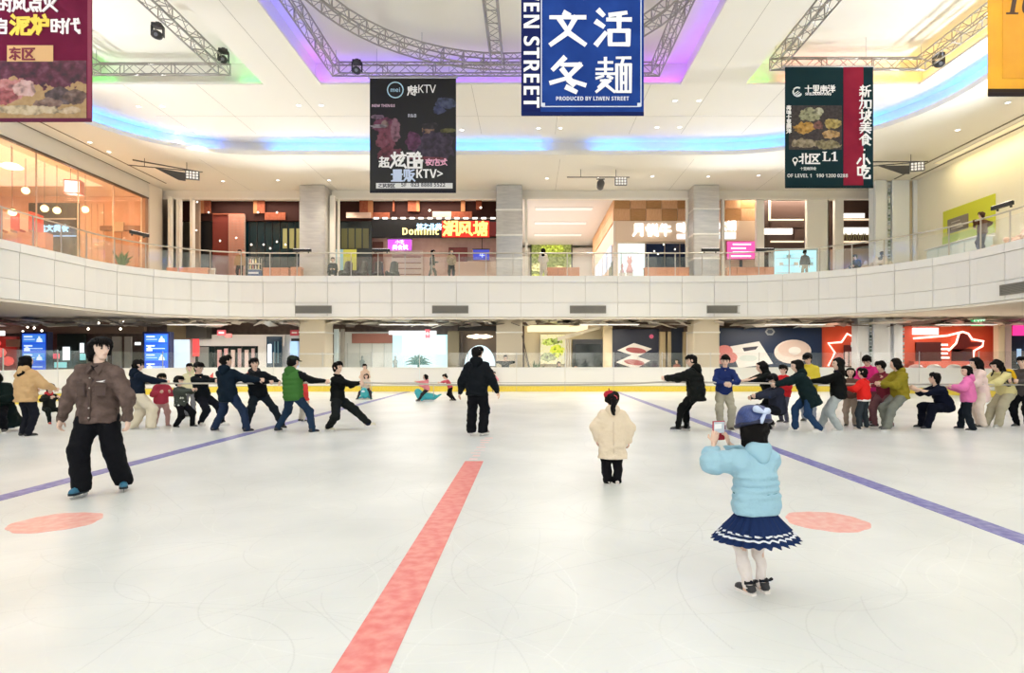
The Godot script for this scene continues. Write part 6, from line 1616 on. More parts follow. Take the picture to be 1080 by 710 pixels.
	put("pin_mark", tube(pin, 0.022, 5), white, d)
	put("pin_mark", plate(PackedVector2Array([Vector2(-0.06, 0.05), Vector2(0.06, 0.05), Vector2(0, -0.08)]), 0.008), white, d, Transform3D(Basis(), at.call(838.5, 173)))
	write(d, "十里南洋食", at.call(844, 179.5), 0.10, mat(Color(0.6, 0.62, 0.6), 0.6), 0.15, 0.006)
	write_latin(d, "OF LEVEL 1   190 1200 0288", at.call(830, 188.5), 0.125, mat(Color(0.7, 0.72, 0.7), 0.6))

	# --- maroon barbecue banner
	k = 15.8 / 640.0
	var w := 3.15
	var meat := print_image(160, 96, Color(0.55, 0.34, 0.14), [[0.2, 0.1, 0.34, 0.24, Color(0.13, 0.009, 0.036)], [0.72, 0.12, 0.44, 0.34, Color(0.13, 0.009, 0.036)], [0.36, 0.5, 0.14, 0.2, Color(0.62, 0.22, 0.2)], [0.30, 0.62, 0.10, 0.14, Color(0.45, 0.1, 0.1)], [0.46, 0.48, 0.1, 0.14, Color(0.75, 0.45, 0.4)], [0.1, 0.5, 0.12, 0.2, Color(0.5, 0.14, 0.12)], [0.77, 0.62, 0.12, 0.16, Color(0.12, 0.07, 0.07)], [0.9, 0.62, 0.1, 0.12, Color(0.2, 0.11, 0.08)], [0.66, 0.75, 0.14, 0.1, Color(0.28, 0.16, 0.12)], [0.86, 0.86, 0.1, 0.06, Color(0.7, 0.5, 0.3)], [0.5, 0.85, 0.3, 0.08, Color(0.72, 0.56, 0.34)]], 0.06, 5)
	meat.adjust_bcs(0.82, 1.1, 0.9)
	var e := banner("maroon_banner", "maroon clay stove barbecue banner with raw meat picture and white and yellow characters", -11.381 - w, 7.771, -11.381, 7.771 + 4.2, -15.8, noisy(Color(0.11, 0.006, 0.028), Color(0.16, 0.012, 0.045), 0.01, 0.25, 0.55), 12.95, Color(0.2, 0.02, 0.06), Color(0.12, 0.02, 0.05))
	at = func(px: float, py: float) -> Vector3: return Vector3((px - 97.0) * k + w / 2, (128.0 - py) * k, 0.006)
	put("meat_picture", sheet(0, 0, w - 0.14, 1.5), print_material(meat), e, Transform3D(Basis(), Vector3(-w / 2, 0.08, 0.005)))
	bx("edge_strip", e, Vector3(w / 2 - 0.06, 2.1, 0.003), Vector3(0.1, 4.2, 0.01), mat(Color(0.22, 0.015, 0.05), 0.5))
	write(e, "时风点火", at.call(-2, 12), 0.36, mat(Color(0.85, 0.78, 0.78), 0.6), 0.16, 0.006, false, 1.1)
	write(e, "启", at.call(-6, 35), 0.36, mat(Color(0.85, 0.78, 0.78), 0.6), 0.16, 0.006)
	write(e, "泥炉", at.call(12, 36), 0.48, mat(Color(0.82, 0.60, 0.10), 0.6), 0.17, 0.006, false, 1.06)
	write(e, "时代", at.call(54, 35), 0.36, mat(Color(0.85, 0.78, 0.78), 0.6), 0.16, 0.006, false, 1.06)
	bx("tan_label", e, at.call(32, 56.5), Vector3(1.2, 0.42, 0.01), mat(Color(0.62, 0.38, 0.18), 0.6))
	write(e, "东区", at.call(10, 63), 0.3, mat(Color(0.2, 0.04, 0.06), 0.6), 0.15, 0.012, false, 1.2)

	# --- orange banner
	k = 14.2 / 640.0
	var f := banner("orange_banner", "orange yellow banner with dark slanted figures and a black bottom edge", 10.739, 7.74, 10.739 + 3.15, 7.74 + 4.2, -14.2, noisy(Color(0.78, 0.34, 0.006), Color(0.86, 0.44, 0.01), 0.01, 0.25, 0.5), 12.95, Color(0.7, 0.4, 0.02), Color(0.03, 0.02, 0.02))
	put("lettering", latin("100%", 0.5, 0.008, true, "Droid Serif"), mat(Color(0.07, 0.03, 0.01), 0.5), f, Transform3D(Basis(Vector3(1, 0, 0), Vector3(0.18, 1, 0), Vector3.BACK), Vector3((1056.0 - 1042.0) * k - 1.575, (101.0 - 23.0) * k, 0.01)))
	bx("black_edge", f, Vector3(0, 0.08, 0.004), Vector3(3.15, 0.16, 0.02), mat(Color(0.04, 0.025, 0.015), 0.6))
	bx("inner_panel", f, Vector3(0.16, 2.3, 0.003), Vector3(2.8, 3.8, 0.01), noisy(Color(0.72, 0.29, 0.005), Color(0.78, 0.36, 0.008), 0.01, 0.25, 0.5, 0, Vector3.ONE, 9))

# ---------------------------------------------------------------- bodies: smooth skins round bones
# a bone is a tapered capsule; wide > 1 widens it along axis; puff adds quilted rolls
func bone(a: Vector3, b: Vector3, ra: float, rb: float, axis := Vector3.ZERO, wide := 1.0, puff := 0.0, rolls := 0.0) -> Array:
	return [a, b, ra, rb, axis, wide, puff, rolls]

func body_mesh(bones: Array, cell: float, sharp := 50.0, cuts := [], ruffle := 0.0) -> ArrayMesh:
	var lo := Vector3.INF
	var hi := -Vector3.INF
	for b in bones:
		var r: float = (maxf(b[2], b[3]) + b[6]) * maxf(1.0, b[5]) + cell * 2.0 + 0.02
		for e in 2:
			lo = lo.min(b[e] - Vector3(r, r, r)); hi = hi.max(b[e] + Vector3(r, r, r))
	var nx := int((hi.x - lo.x) / cell) + 2
	var ny := int((hi.y - lo.y) / cell) + 2
	var nz := int((hi.z - lo.z) / cell) + 2
	var f := PackedFloat32Array()
	f.resize(nx * ny * nz)
	var sx := 1
	var sy := nx
	var sz := nx * ny
	for b in bones:
		var a: Vector3 = b[0]
		var ab: Vector3 = b[1] - a
		var ra: float = b[2]
		var dr: float = b[3] - ra
		var axis: Vector3 = b[4]
		var wide: float = b[5]
		var puff: float = b[6]
		var rolls: float = b[7]
		var inv := 1.0 / maxf(ab.length_squared(), 1e-9)
		var reach := (maxf(b[2], b[3]) + puff) * maxf(1.0, wide) + 0.07
		var mn := (a.min(b[1]) - Vector3(reach, reach, reach) - lo) / cell
		var mx := (a.max(b[1]) + Vector3(reach, reach, reach) - lo) / cell
		var squeeze := 1.0 / wide - 1.0
		var shaped := wide != 1.0
		for z in range(maxi(0, int(mn.z)), mini(nz - 1, int(mx.z) + 1)):
			for y in range(maxi(0, int(mn.y)), mini(ny - 1, int(mx.y) + 1)):
				var i := z * sz + y * sy
				for x in range(maxi(0, int(mn.x)), mini(nx - 1, int(mx.x) + 1)):
					var q := lo + Vector3(x, y, z) * cell - a
					var t := clampf(q.dot(ab) * inv, 0.0, 1.0)
					q -= ab * t
					if shaped: q += axis * (q.dot(axis) * squeeze)
					var d := q.length() - ra - dr * t
					if puff > 0.0: d -= puff * absf(sin(PI * t * rolls))
					if d < 0.09: f[i + x] += exp(-sharp * d)
	var n := nx * ny * nz
	var inside := PackedByteArray()
	inside.resize(n)
	if cuts.size():
		for i in n:
			if f[i] > 0.0:
				var p := lo + Vector3(i % nx, (i / nx) % ny, i / sz) * cell
				var d := -log(f[i]) / sharp
				for c in cuts: d = maxf(d, (p - c[0]).dot(c[1]) if c.size() == 2 else minf((p - c[0]).dot(c[1]), (p - c[2]).dot(c[3])))
				f[i] = exp(-sharp * d)
				if d < 0.0: inside[i] = 1
	else:
		for i in n:
			if f[i] > 1.0: inside[i] = 1
	var id := PackedInt32Array()
	id.resize(n)
	id.fill(-1)
	var verts := PackedVector3Array()
	var corner := [0, 1, sy, sy + 1, sz, sz + 1, sz + sy, sz + sy + 1]
	var off := [Vector3(0, 0, 0), Vector3(1, 0, 0), Vector3(0, 1, 0), Vector3(1, 1, 0), Vector3(0, 0, 1), Vector3(1, 0, 1), Vector3(0, 1, 1), Vector3(1, 1, 1)]
	var edges := [[0, 1], [2, 3], [4, 5], [6, 7], [0, 2], [1, 3], [4, 6], [5, 7], [0, 4], [1, 5], [2, 6], [3, 7]]
	for z in nz - 1:
		for y in ny - 1:
			var row := z * sz + y * sy
			for x in nx - 1:
				var i := row + x
				var s := inside[i] + inside[i + 1] + inside[i + sy] + inside[i + sy + 1] + inside[i + sz] + inside[i + sz + 1] + inside[i + sz + sy] + inside[i + sz + sy + 1]
				if s == 0 or s == 8: continue
				var sum := Vector3.ZERO
				var cnt := 0
				for e in edges:
					var ia: int = i + corner[e[0]]
					var ib: int = i + corner[e[1]]
					if inside[ia] != inside[ib]:
						var da := -log(maxf(f[ia], 1e-4))
						var db := -log(maxf(f[ib], 1e-4))
						sum += off[e[0]].lerp(off[e[1]], da / (da - db))
						cnt += 1
				id[i] = verts.size()
				verts.append(lo + (Vector3(x, y, z) + sum / cnt) * cell)
	var idx := PackedInt32Array()
	for z in range(1, nz - 1):
		for y in range(1, ny - 1):
			var row := z * sz + y * sy
			for x in range(1, nx - 1):
				var i := row + x
				if id[i] < 0: continue
				var a0 := inside[i]
				if a0 != inside[i + 1]: add_quad(idx, id[i], id[i - sy], id[i - sy - sz], id[i - sz], a0 == 1)
				if a0 != inside[i + sy]: add_quad(idx, id[i], id[i - sz], id[i - sz - 1], id[i - 1], a0 == 1)
				if a0 != inside[i + sz]: add_quad(idx, id[i], id[i - 1], id[i - 1 - sy], id[i - sy], a0 == 1)
	if ruffle > 0.0:
		for i in verts.size():
			var v := verts[i]
			verts[i] = v + Vector3(noise.get_noise_3d(v.x * 2.0, v.y * 2.6, v.z * 2.0), noise.get_noise_3d(v.y * 2.0, v.z * 2.0, v.x) * 0.6, noise.get_noise_3d(v.z * 2.2 + 9.0, v.x * 1.5, v.y * 2.4)) * ruffle
	var arr := []
	arr.resize(Mesh.ARRAY_MAX)
	arr[Mesh.ARRAY_VERTEX] = verts
	arr[Mesh.ARRAY_INDEX] = idx
	var st := SurfaceTool.new()
	st.create_from_arrays(arr)
	st.generate_normals()
	return st.commit()

func add_quad(idx: PackedInt32Array, a: int, b: int, c: int, d: int, out: bool) -> void:
	if a < 0 or b < 0 or c < 0 or d < 0: return
	if out: idx.append_array(PackedInt32Array([a, c, b, a, d, c]))
	else: idx.append_array(PackedInt32Array([a, b, c, a, c, d]))

# elbow or knee between two ends
func joint(a: Vector3, c: Vector3, l1: float, l2: float, hint: Vector3) -> Vector3:
	var d := c - a
	var l := clampf(d.length(), absf(l1 - l2) + 0.01, l1 + l2 - 0.004)
	var u := d.normalized()
	var x := (l * l + l1 * l1 - l2 * l2) / (2.0 * l)
	var h := sqrt(maxf(0.0, l1 * l1 - x * x))
	return a + u * x + (hint - u * hint.dot(u)).normalized() * h

func reach(a: Vector3, c: Vector3, l: float) -> Vector3:
	return a + (c - a).limit_length(l - 0.005)

# a hand with palm, four fingers and a thumb, added to a skin
func add_hand(st: SurfaceTool, wrist: Vector3, dir: Vector3, palm: Vector3, side: float, s: float, curl: float) -> void:
	dir = dir.normalized()
	palm = (palm - dir * palm.dot(dir)).normalized()
	var across := dir.cross(palm) * side      # towards the thumb
	add_tube(st, [wrist - dir * 0.02 * s, wrist + dir * 0.03 * s, wrist + dir * 0.075 * s, wrist + dir * 0.095 * s], [0.026 * s, 0.036 * s, 0.042 * s, 0.03 * s], 8, true, palm, 0.5)
	var lens := [0.072, 0.082, 0.076, 0.058]
	for k in 4:
		var base := wrist + dir * 0.088 * s + across * (0.03 - 0.02 * k) * s
		var pts := [base - dir * 0.02 * s, base]
		var a := 0.0
		var seg: float = lens[k] * s / 3.0
		for j in 3:
			a += curl * (0.55 if j == 0 else 0.75)
			pts.append(pts[-1] + (dir * cos(a) + palm * sin(a)) * seg)
		add_tube(st, pts, [0.010 * s, 0.010 * s, 0.0095 * s, 0.009 * s, 0.007 * s], 6)
	var tb := wrist + dir * 0.03 * s + across * 0.032 * s
	var t1 := tb + (dir * 0.5 + across * 0.7 + palm * 0.35 * curl).normalized() * 0.04 * s
	var t2 := t1 + (dir * 0.85 + across * (0.35 - 0.5 * minf(curl, 1.0)) + palm * 0.6 * curl).normalized() * 0.032 * s
	add_tube(st, [tb - across * 0.012 * s, tb, t1, t2], [0.012 * s, 0.014 * s, 0.0115 * s, 0.008 * s], 6)

const SKIN := Color(0.80, 0.56, 0.44)
const BLACK := Color(0.008, 0.008, 0.011)

# d: h height, pel pelvis, lean (x, z tilt of the spine), twist, lf / rf feet, lh / rh wrists, look (turn, nod), and what is worn
func person(label: String, x: float, z: float, yaw_deg: float, d: Dictionary) -> Node3D:
	var floor_y: float = d.get("y", 0.0)
	var t := thing("person", label, "person", Vector3(x, floor_y, z), deg_to_rad(yaw_deg), d.get("group", ""))
	var s: float = d.get("h", 1.72) / 1.75
	var cell: float = d.get("cell", 0.03)
	var hs: float = d.get("head", 1.0) * 1.08
	var lift: float = d.get("sole", 0.0) / s           # thickness under the foot
	var pel: Vector3 = d.get("pel", Vector3(0, 0.93, 0)) + Vector3(0, lift, 0)
	var lean: Vector2 = d.get("lean", Vector2(0, 0.03))
	var U := Vector3(lean.x, 1, lean.y).normalized()
	var L := (Vector3.RIGHT - U * U.x).normalized().rotated(U, d.get("twist", 0.0))
	var Fw := L.cross(U)
	var tl: float = d.get("torso", 1.0)
	var chest := pel + U * 0.40 * tl
	var neck := pel + U * 0.51 * tl
	var wide: float = d.get("shoulder", 1.0)
	var shl := pel + U * 0.415 * tl + L * 0.168 * wide
	var shr := pel + U * 0.415 * tl - L * 0.168 * wide
	var lh: Vector3 = d.get("lh", pel + Vector3(0.27, -0.12, 0.06))
	var rh: Vector3 = d.get("rh", pel + Vector3(-0.27, -0.12, 0.06))
	lh = reach(shl, lh, 0.55)
	rh = reach(shr, rh, 0.55)
	var el := joint(shl, lh, 0.29, 0.265, d.get("le", L * 0.5 - Fw - Vector3(0, 0.3, 0)))
	var er := joint(shr, rh, 0.29, 0.265, d.get("re", -L * 0.5 - Fw - Vector3(0, 0.3, 0)))
	var lf: Vector3 = d.get("lf", Vector3(0.11, 0, 0.02)) + Vector3(0, 0.075 + lift, 0)
	var rf: Vector3 = d.get("rf", Vector3(-0.11, 0, -0.02)) + Vector3(0, 0.075 + lift, 0)
	var hl := pel + L * 0.085 - U * 0.04
	var hr := pel - L * 0.085 - U * 0.04
	var kl := joint(hl, lf, 0.425, 0.42, d.get("lk", Vector3(0.25, 0, 1)))
	var kr := joint(hr, rf, 0.425, 0.42, d.get("rk", Vector3(-0.25, 0, 1)))
	lf = reach(kl, lf, 0.425)
	rf = reach(kr, rf, 0.425)
	var look: Vector2 = d.get("look", Vector2.ZERO)
	var hb := Basis(L, U, Fw)
	if d.has("upright"): hb = Basis(Vector3.RIGHT, Vector3.UP, Vector3.BACK).slerp(hb.orthonormalized(), 1.0 - d.upright)
	hb = hb * Basis(Vector3.UP, look.x) * Basis(Vector3.RIGHT, look.y)
	var hc := neck + U * 0.04 + hb * Vector3(0, 0.115 * hs, 0.012)     # centre of the head
	var skin := mat(d.get("skin", SKIN), 0.6)
	var fl := d.get("foot", Vector2(0.2, -0.2)) as Vector2
	var ftl := Vector3(sin(fl.x), 0, cos(fl.x))
	var ftr := Vector3(sin(fl.y), 0, cos(fl.y))

	# the body under the clothes, one skin
	var S := func(v: Vector3) -> Vector3: return v * s
	var bones := [
		bone(S.call(pel), S.call(pel + U * 0.31 * tl), 0.112 * s, 0.115 * s, L, 1.25), bone(S.call(shl), S.call(shr), 0.052 * s, 0.052 * s), bone(S.call(neck - U * 0.05), S.call(hc - hb.y * 0.06 * hs), 0.052 * s, 0.05 * s),
		bone(S.call(shl), S.call(el), 0.048 * s, 0.04 * s), bone(S.call(el), S.call(lh), 0.04 * s, 0.028 * s), bone(S.call(shr), S.call(er), 0.048 * s, 0.04 * s), bone(S.call(er), S.call(rh), 0.04 * s, 0.028 * s),
		bone(S.call(hl), S.call(kl), 0.082 * s, 0.054 * s), bone(S.call(kl), S.call(lf), 0.054 * s, 0.036 * s), bone(S.call(hr), S.call(kr), 0.082 * s, 0.054 * s), bone(S.call(kr), S.call(rf), 0.054 * s, 0.036 * s),
		bone(S.call(lf - Vector3(0, 0.03, 0)), S.call(lf + ftl * 0.13 - Vector3(0, 0.045, 0)), 0.034 * s, 0.026 * s), bone(S.call(rf - Vector3(0, 0.03, 0)), S.call(rf + ftr * 0.13 - Vector3(0, 0.045, 0)), 0.034 * s, 0.026 * s)]
	var st := begin(true)
	st.append_from(body_mesh(bones, maxf(cell, 0.02)), 0, Transform3D())
	# head on a finer grid
	var hsz := hs * s
	var H := func(v: Vector3) -> Vector3: return hc * s + hb * v * hsz
	var head := [
		bone(H.call(Vector3(0, 0.03, -0.018)), H.call(Vector3(0, 0.025, 0.012)), 0.083 * hsz, 0.08 * hsz), bone(H.call(Vector3(0, -0.02, 0.02)), H.call(Vector3(0, -0.075, 0.042)), 0.062 * hsz, 0.036 * hsz, hb.x, 1.12),
		bone(H.call(Vector3(0, 0.012, 0.086)), H.call(Vector3(0, -0.024, 0.104)), 0.007 * hsz, 0.013 * hsz), bone(H.call(Vector3(-0.012, -0.05, 0.082)), H.call(Vector3(0.012, -0.05, 0.082)), 0.008 * hsz, 0.008 * hsz),
		bone(H.call(Vector3(0.082, 0.005, -0.005)), H.call(Vector3(0.084, -0.022, 0.0)), 0.014 * hsz, 0.011 * hsz), bone(H.call(Vector3(-0.082, 0.005, -0.005)), H.call(Vector3(-0.084, -0.022, 0.0)), 0.014 * hsz, 0.011 * hsz),
		bone(H.call(Vector3(0, -0.06, -0.02)), S.call(neck), 0.048 * s, 0.05 * s)]
	st.append_from(body_mesh(head, minf(0.016, cell * 0.55) * hs, 110.0), 0, Transform3D())
	var curl: float = d.get("curl", 0.6)
	var grip := Vector2(curl, curl)
	if d.has("curls"): grip = d.curls
	var hst := begin(true)
	add_hand(hst, S.call(lh), d.get("ld", lh - el), d.get("lp", -L), 1.0, s, grip.x)
	add_hand(hst, S.call(rh), d.get("rd", rh - er), d.get("rp", L), -1.0, s, grip.y)
	hst.generate_normals()
	hst.index()
	st.append_from(hst.commit(), 0, Transform3D())
	put("body", st.commit(), skin, t)
	# face
	var ball := shared_ball()
	for e in [-1, 1]:
		put("eye", ball, mat(Color(0.03, 0.02, 0.02), 0.3), t, Transform3D(hb.scaled_local(Vector3(0.011, 0.008, 0.008) * hsz), H.call(Vector3(e * 0.033, 0.008, 0.083))))
		put("eyebrow", ball, mat(Color(0.06, 0.04, 0.035), 0.8), t, Transform3D(hb.scaled_local(Vector3(0.018, 0.004, 0.006) * hsz), H.call(Vector3(e * 0.034, 0.031, 0.086))))
	put("mouth", ball, mat(d.get("lips", Color(0.55, 0.2, 0.18)), 0.5), t, Transform3D(hb.scaled_local(Vector3(0.021, 0.0055, 0.006) * hsz), H.call(Vector3(0, -0.052, 0.0875))))
	# hair
	var hcol: Color = d.get("hair", Color(0.006, 0.005, 0.005))
	var hm := mat(hcol, 0.6, 0.0, 0.8)
	if d.get("bald", false) == false:
		var hb2 := [bone(H.call(Vector3(0, 0.038, -0.026)), H.call(Vector3(0, 0.036, 0.006)), 0.091 * hsz, 0.086 * hsz), bone(H.call(Vector3(0, -0.01, -0.04)), H.call(Vector3(0, -0.065, -0.05)), 0.076 * hsz, 0.05 * hsz)]
		for e in [-1, 1]: hb2.append(bone(H.call(Vector3(e * 0.068, 0.03, 0.018)), H.call(Vector3(e * 0.076, -0.02, 0.004)), 0.024 * hsz, 0.016 * hsz))
		var style: String = d.get("style", "short")
		if style == "fringe": hb2.append(bone(H.call(Vector3(-0.05, 0.062, 0.07)), H.call(Vector3(0.05, 0.062, 0.07)), 0.028 * hsz, 0.028 * hsz))
		if style == "long":
			hb2.append(bone(H.call(Vector3(0, 0.02, -0.06)), H.call(Vector3(0, -0.26, -0.10)), 0.085 * hsz, 0.06 * hsz, hb.x, 1.3))
			for e in [-1, 1]: hb2.append(bone(H.call(Vector3(e * 0.08, 0.02, 0.01)), H.call(Vector3(e * 0.085, -0.18, -0.02)), 0.03 * hsz, 0.025 * hsz))
		if style == "bob":
			for e in [-1, 1]: hb2.append(bone(H.call(Vector3(e * 0.075, 0.03, -0.005)), H.call(Vector3(e * 0.08, -0.09, -0.01)), 0.034 * hsz, 0.03 * hsz))
			hb2.append(bone(H.call(Vector3(0, 0.0, -0.06)), H.call(Vector3(0, -0.1, -0.07)), 0.07 * hsz, 0.055 * hsz))
		if style == "pony": hb2.append(bone(H.call(Vector3(0.02, 0.04, -0.11)), H.call(Vector3(0.05, -0.2, -0.15)), 0.045 * hsz, 0.03 * hsz))
		if style == "bun": hb2.append(bone(H.call(Vector3(0, 0.1, -0.08)), H.call(Vector3(0, 0.12, -0.09)), 0.045 * hsz, 0.045 * hsz))
		if style == "mop":
			for e in 7: hb2.append(bone(H.call(Vector3(-0.075 + e * 0.025, 0.075, 0.045)), H.call(Vector3(-0.09 + e * 0.03, 0.035 + 0.01 * (e % 2), 0.082)), 0.028 * hsz, 0.014 * hsz))
		if style == "shag":
			for e in 9: hb2.append(bone(H.call(Vector3(-0.08 + e * 0.02, 0.085, 0.03)), H.call(Vector3(-0.105 + e * 0.025, 0.03 + 0.018 * (e % 2), 0.078 - 0.008 * absf(e - 4.0))), 0.022 * hsz, 0.011 * hsz))
			for e in [-1, 1]:
				for q in 3: hb2.append(bone(H.call(Vector3(e * 0.08, 0.03, 0.02 - q * 0.035)), H.call(Vector3(e * (0.086 - 0.008 * q), -0.05 - 0.015 * q, 0.012 - q * 0.035)), 0.02 * hsz, 0.01 * hsz))
			for q in 4: hb2.append(bone(H.call(Vector3(-0.05 + q * 0.033, 0.0, -0.09)), H.call(Vector3(-0.06 + q * 0.04, -0.11 - 0.012 * (q % 2), -0.085)), 0.035 * hsz, 0.014 * hsz))
		# the face stays free: nothing in front of the ears below the hairline
		var cut := [[H.call(Vector3(0, 0, 0.040)), (hb * Vector3(0, 0.1, 1)).normalized(), H.call(Vector3(0, 0.062, 0.09)), (hb * Vector3(0, -1, 0.35)).normalized()]]
		put("hair", body_mesh(hb2, minf(0.016, cell * 0.6) * hs, 80.0, cut, 0.028 * hsz), hm, t)
		if style in ["shag", "mop", "fringe", "short"]:
			# locks falling over the forehead, each its own length
			var fs := begin(true)
			for e in 9:
				var fx := -0.07 + e * 0.0175
				var end := (0.052 if style == "short" else (0.046 if style == "shag" else 0.034)) - 0.016 * (e % 3) * (0.5 if style == "short" else 1.0) - (0.02 if e in [0, 8] else 0.0)
				var fz := sqrt(maxf(0.0, 0.0092 - fx * fx))
				add_tube(fs, [H.call(Vector3(fx * 0.6, 0.118, 0.03)), H.call(Vector3(fx * 0.9, 0.098, fz * 0.9)), H.call(Vector3(fx * 1.05, 0.07, fz + 0.006)), H.call(Vector3(fx * 1.12 + 0.006, end, fz + 0.002))], [0.02 * hsz, 0.018 * hsz, 0.014 * hsz, 0.004 * hsz], 5)
			put("fringe", done(fs), hm, t)
	# trousers
	var bag: float = d.get("bag", 0.016)
	var hem_w: float = d.get("flare", 0.062)
	if d.has("pants"):
		var pb := [bone(S.call(pel + U * 0.06), S.call(pel - U * 0.03), 0.115 * s, 0.12 * s, L, 1.28)]
		var end: float = d.get("leg_end", 1.0)
		for q in [[hl, kl, lf], [hr, kr, rf]]:
			var low: Vector3 = q[1].lerp(q[2], end)
			pb.append(bone(S.call(q[0]), S.call(q[1]), (0.086 + bag) * s, (0.062 + bag) * s))
			pb.append(bone(S.call(q[1]), S.call(low), (0.060 + bag) * s, hem_w * s))
		put("trousers", body_mesh(pb, cell, 60.0, [[Vector3(0, (0.03 + lift) * s, 0), Vector3.DOWN]], d.get("crease", 0.024) * s), mat(d.pants, 0.8, 0.0, 1.1), t)
	# jacket
	var tk: float = d.get("thick", 0.028)
	var pf: float = d.get("puff", 0.0)
	var hem: float = d.get("hem", 0.1)
	var jb := [bone(S.call(pel + U * 0.02), S.call(pel + U * 0.29 * tl), (0.116 + tk) * s, (0.114 + tk) * s, L, 1.26, pf * s, 4.0), bone(S.call(shl - U * 0.02 - L * 0.02), S.call(shr - U * 0.02 + L * 0.02), (0.055 + tk * 0.6) * s, (0.055 + tk * 0.6) * s)]
	for e in [-1, 1]: jb.append(bone(S.call(neck - U * 0.03 + L * 0.035 * e), S.call((shl if e > 0 else shr) - U * 0.01), (0.042 + tk * 0.4) * s, (0.045 + tk * 0.5) * s))
	var dn := (-U * 0.5 + Vector3.DOWN * 0.5).normalized()
	if d.has("drape"): dn = d.drape
	if hem > 0.0: jb.append(bone(S.call(pel + U * 0.02), S.call(pel + dn * (hem + 0.03)), (0.12 + tk) * s, (0.12 + tk + d.get("aline", 0.0)) * s, L, 1.25, pf * s, maxf(1.0, roundf(hem / 0.12))))
	var sl: float = d.get("sleeve", 1.0)
	for q in [[shl, el, lh], [shr, er, rh]]:
		if sl > 0.1:
			jb.append(bone(S.call(q[0]), S.call(q[1]), (0.046 + tk * 0.85) * s, (0.043 + tk * 0.9) * s, Vector3.ZERO, 1.0, pf * 0.7 * s, 3.0))
			if sl > 0.6: jb.append(bone(S.call(q[1]), S.call(q[1].lerp(q[2], minf(1.0, sl - 0.02))), (0.043 + tk * 0.9) * s, (0.033 + tk * 0.5) * s, Vector3.ZERO, 1.0, pf * 0.6 * s, 3.0))
	var jc := [[S.call(pel + dn * hem), dn], [S.call(neck + U * 0.015), U]]
	var jm := mat(d.get("top", BLACK), d.get("gloss", 0.75), 0.0, 1.2)
	put(d.get("wear", "jacket"), body_mesh(jb, cell, 60.0, jc, d.get("fold", 0.026) * s), jm, t)
	# collar or hood
	var cl: Color = d.get("collar", d.get("top", BLACK))
	if d.get("hood", 0) == 1:
		var hd := [bone(S.call(neck - Fw * 0.06 + U * 0.02 - L * 0.06), S.call(neck - Fw * 0.06 + U * 0.02 + L * 0.06), 0.07 * s, 0.07 * s), bone(S.call(neck - Fw * 0.1 - U * 0.06), S.call(neck - Fw * 0.09 + U * 0.02), 0.075 * s, 0.07 * s)]
		for e in [-1, 1]: hd.append(bone(S.call(neck + L * 0.075 * e - Fw * 0.05), S.call(neck + L * 0.05 * e + Fw * 0.07 - U * 0.02), 0.045 * s, 0.035 * s))
		put("hood", body_mesh(hd, cell * 0.85, 60.0), mat(cl, 0.8, 0.0, 0.5), t)
	elif d.get("hood", 0) == 2:      # hood worn up
		var hu := [bone(H.call(Vector3(0, 0.03, -0.03)), H.call(Vector3(0, 0.03, 0.0)), 0.118 * hsz, 0.108 * hsz), bone(H.call(Vector3(0, -0.03, -0.03)), S.call(neck - Fw * 0.03), 0.11 * hsz, 0.1 * s)]
		put("hood", body_mesh(hu, cell * 0.75, 60.0, [[H.call(Vector3(0, 0, 0.05)), hb.z]]), mat(cl, 0.8, 0.0, 0.5), t)
	else:
		var ring := []
		for i in 13: ring.append(S.call(neck + U * 0.0 + L * 0.072 * cos(TAU * i / 12) + Fw * (0.066 * sin(TAU * i / 12) + 0.005) - U * 0.014 * sin(TAU * i / 12)))
		put("collar", tube(ring, 0.026 * s, 6), mat(cl, 0.8, 0.0, 0.5), t)
	# shoes
	for q in [[lf, ftl], [rf, ftr]]: shoe(t, S.call(q[0] - Vector3(0, 0.075 + lift, 0)), q[1], s, d)
	if d.has("cap"): cap(t, hb, H, hsz, d)
	t.set_meta("joints", {"lh": lh * s, "rh": rh * s, "hc": hc * s, "hb": hb, "neck": neck * s, "pel": pel * s, "U": U, "L": L, "F": Fw, "s": s, "hsz": hsz, "chest": chest * s, "shl": shl * s, "shr": shr * s})
	return t

# moves each thing's node from the origin to the foot of its shape
func rebase() -> void:
	for t in get_children():
		if not t.has_meta("category") or t.position != Vector3.ZERO: continue
		var box := AABB()
		var first := true
		for o in t.find_children("*", "MeshInstance3D", true, false):
			var x: Transform3D = o.transform
			if o.get_parent() != t: x = o.get_parent().transform * x
			var b: AABB = x * o.mesh.get_aabb()
			box = b if first else box.merge(b)
			first = false
		var foot := Vector3(box.get_center().x, box.position.y, box.get_center().z)
		for o in t.get_children(): o.position -= foot
		t.position = foot

func shared_ball() -> Mesh:
	if not mats.has("ball"):
		var b := SphereMesh.new()
		b.radius = 1.0; b.height = 2.0; b.radial_segments = 10; b.rings = 6
		mats["ball"] = b
	return mats["ball"]

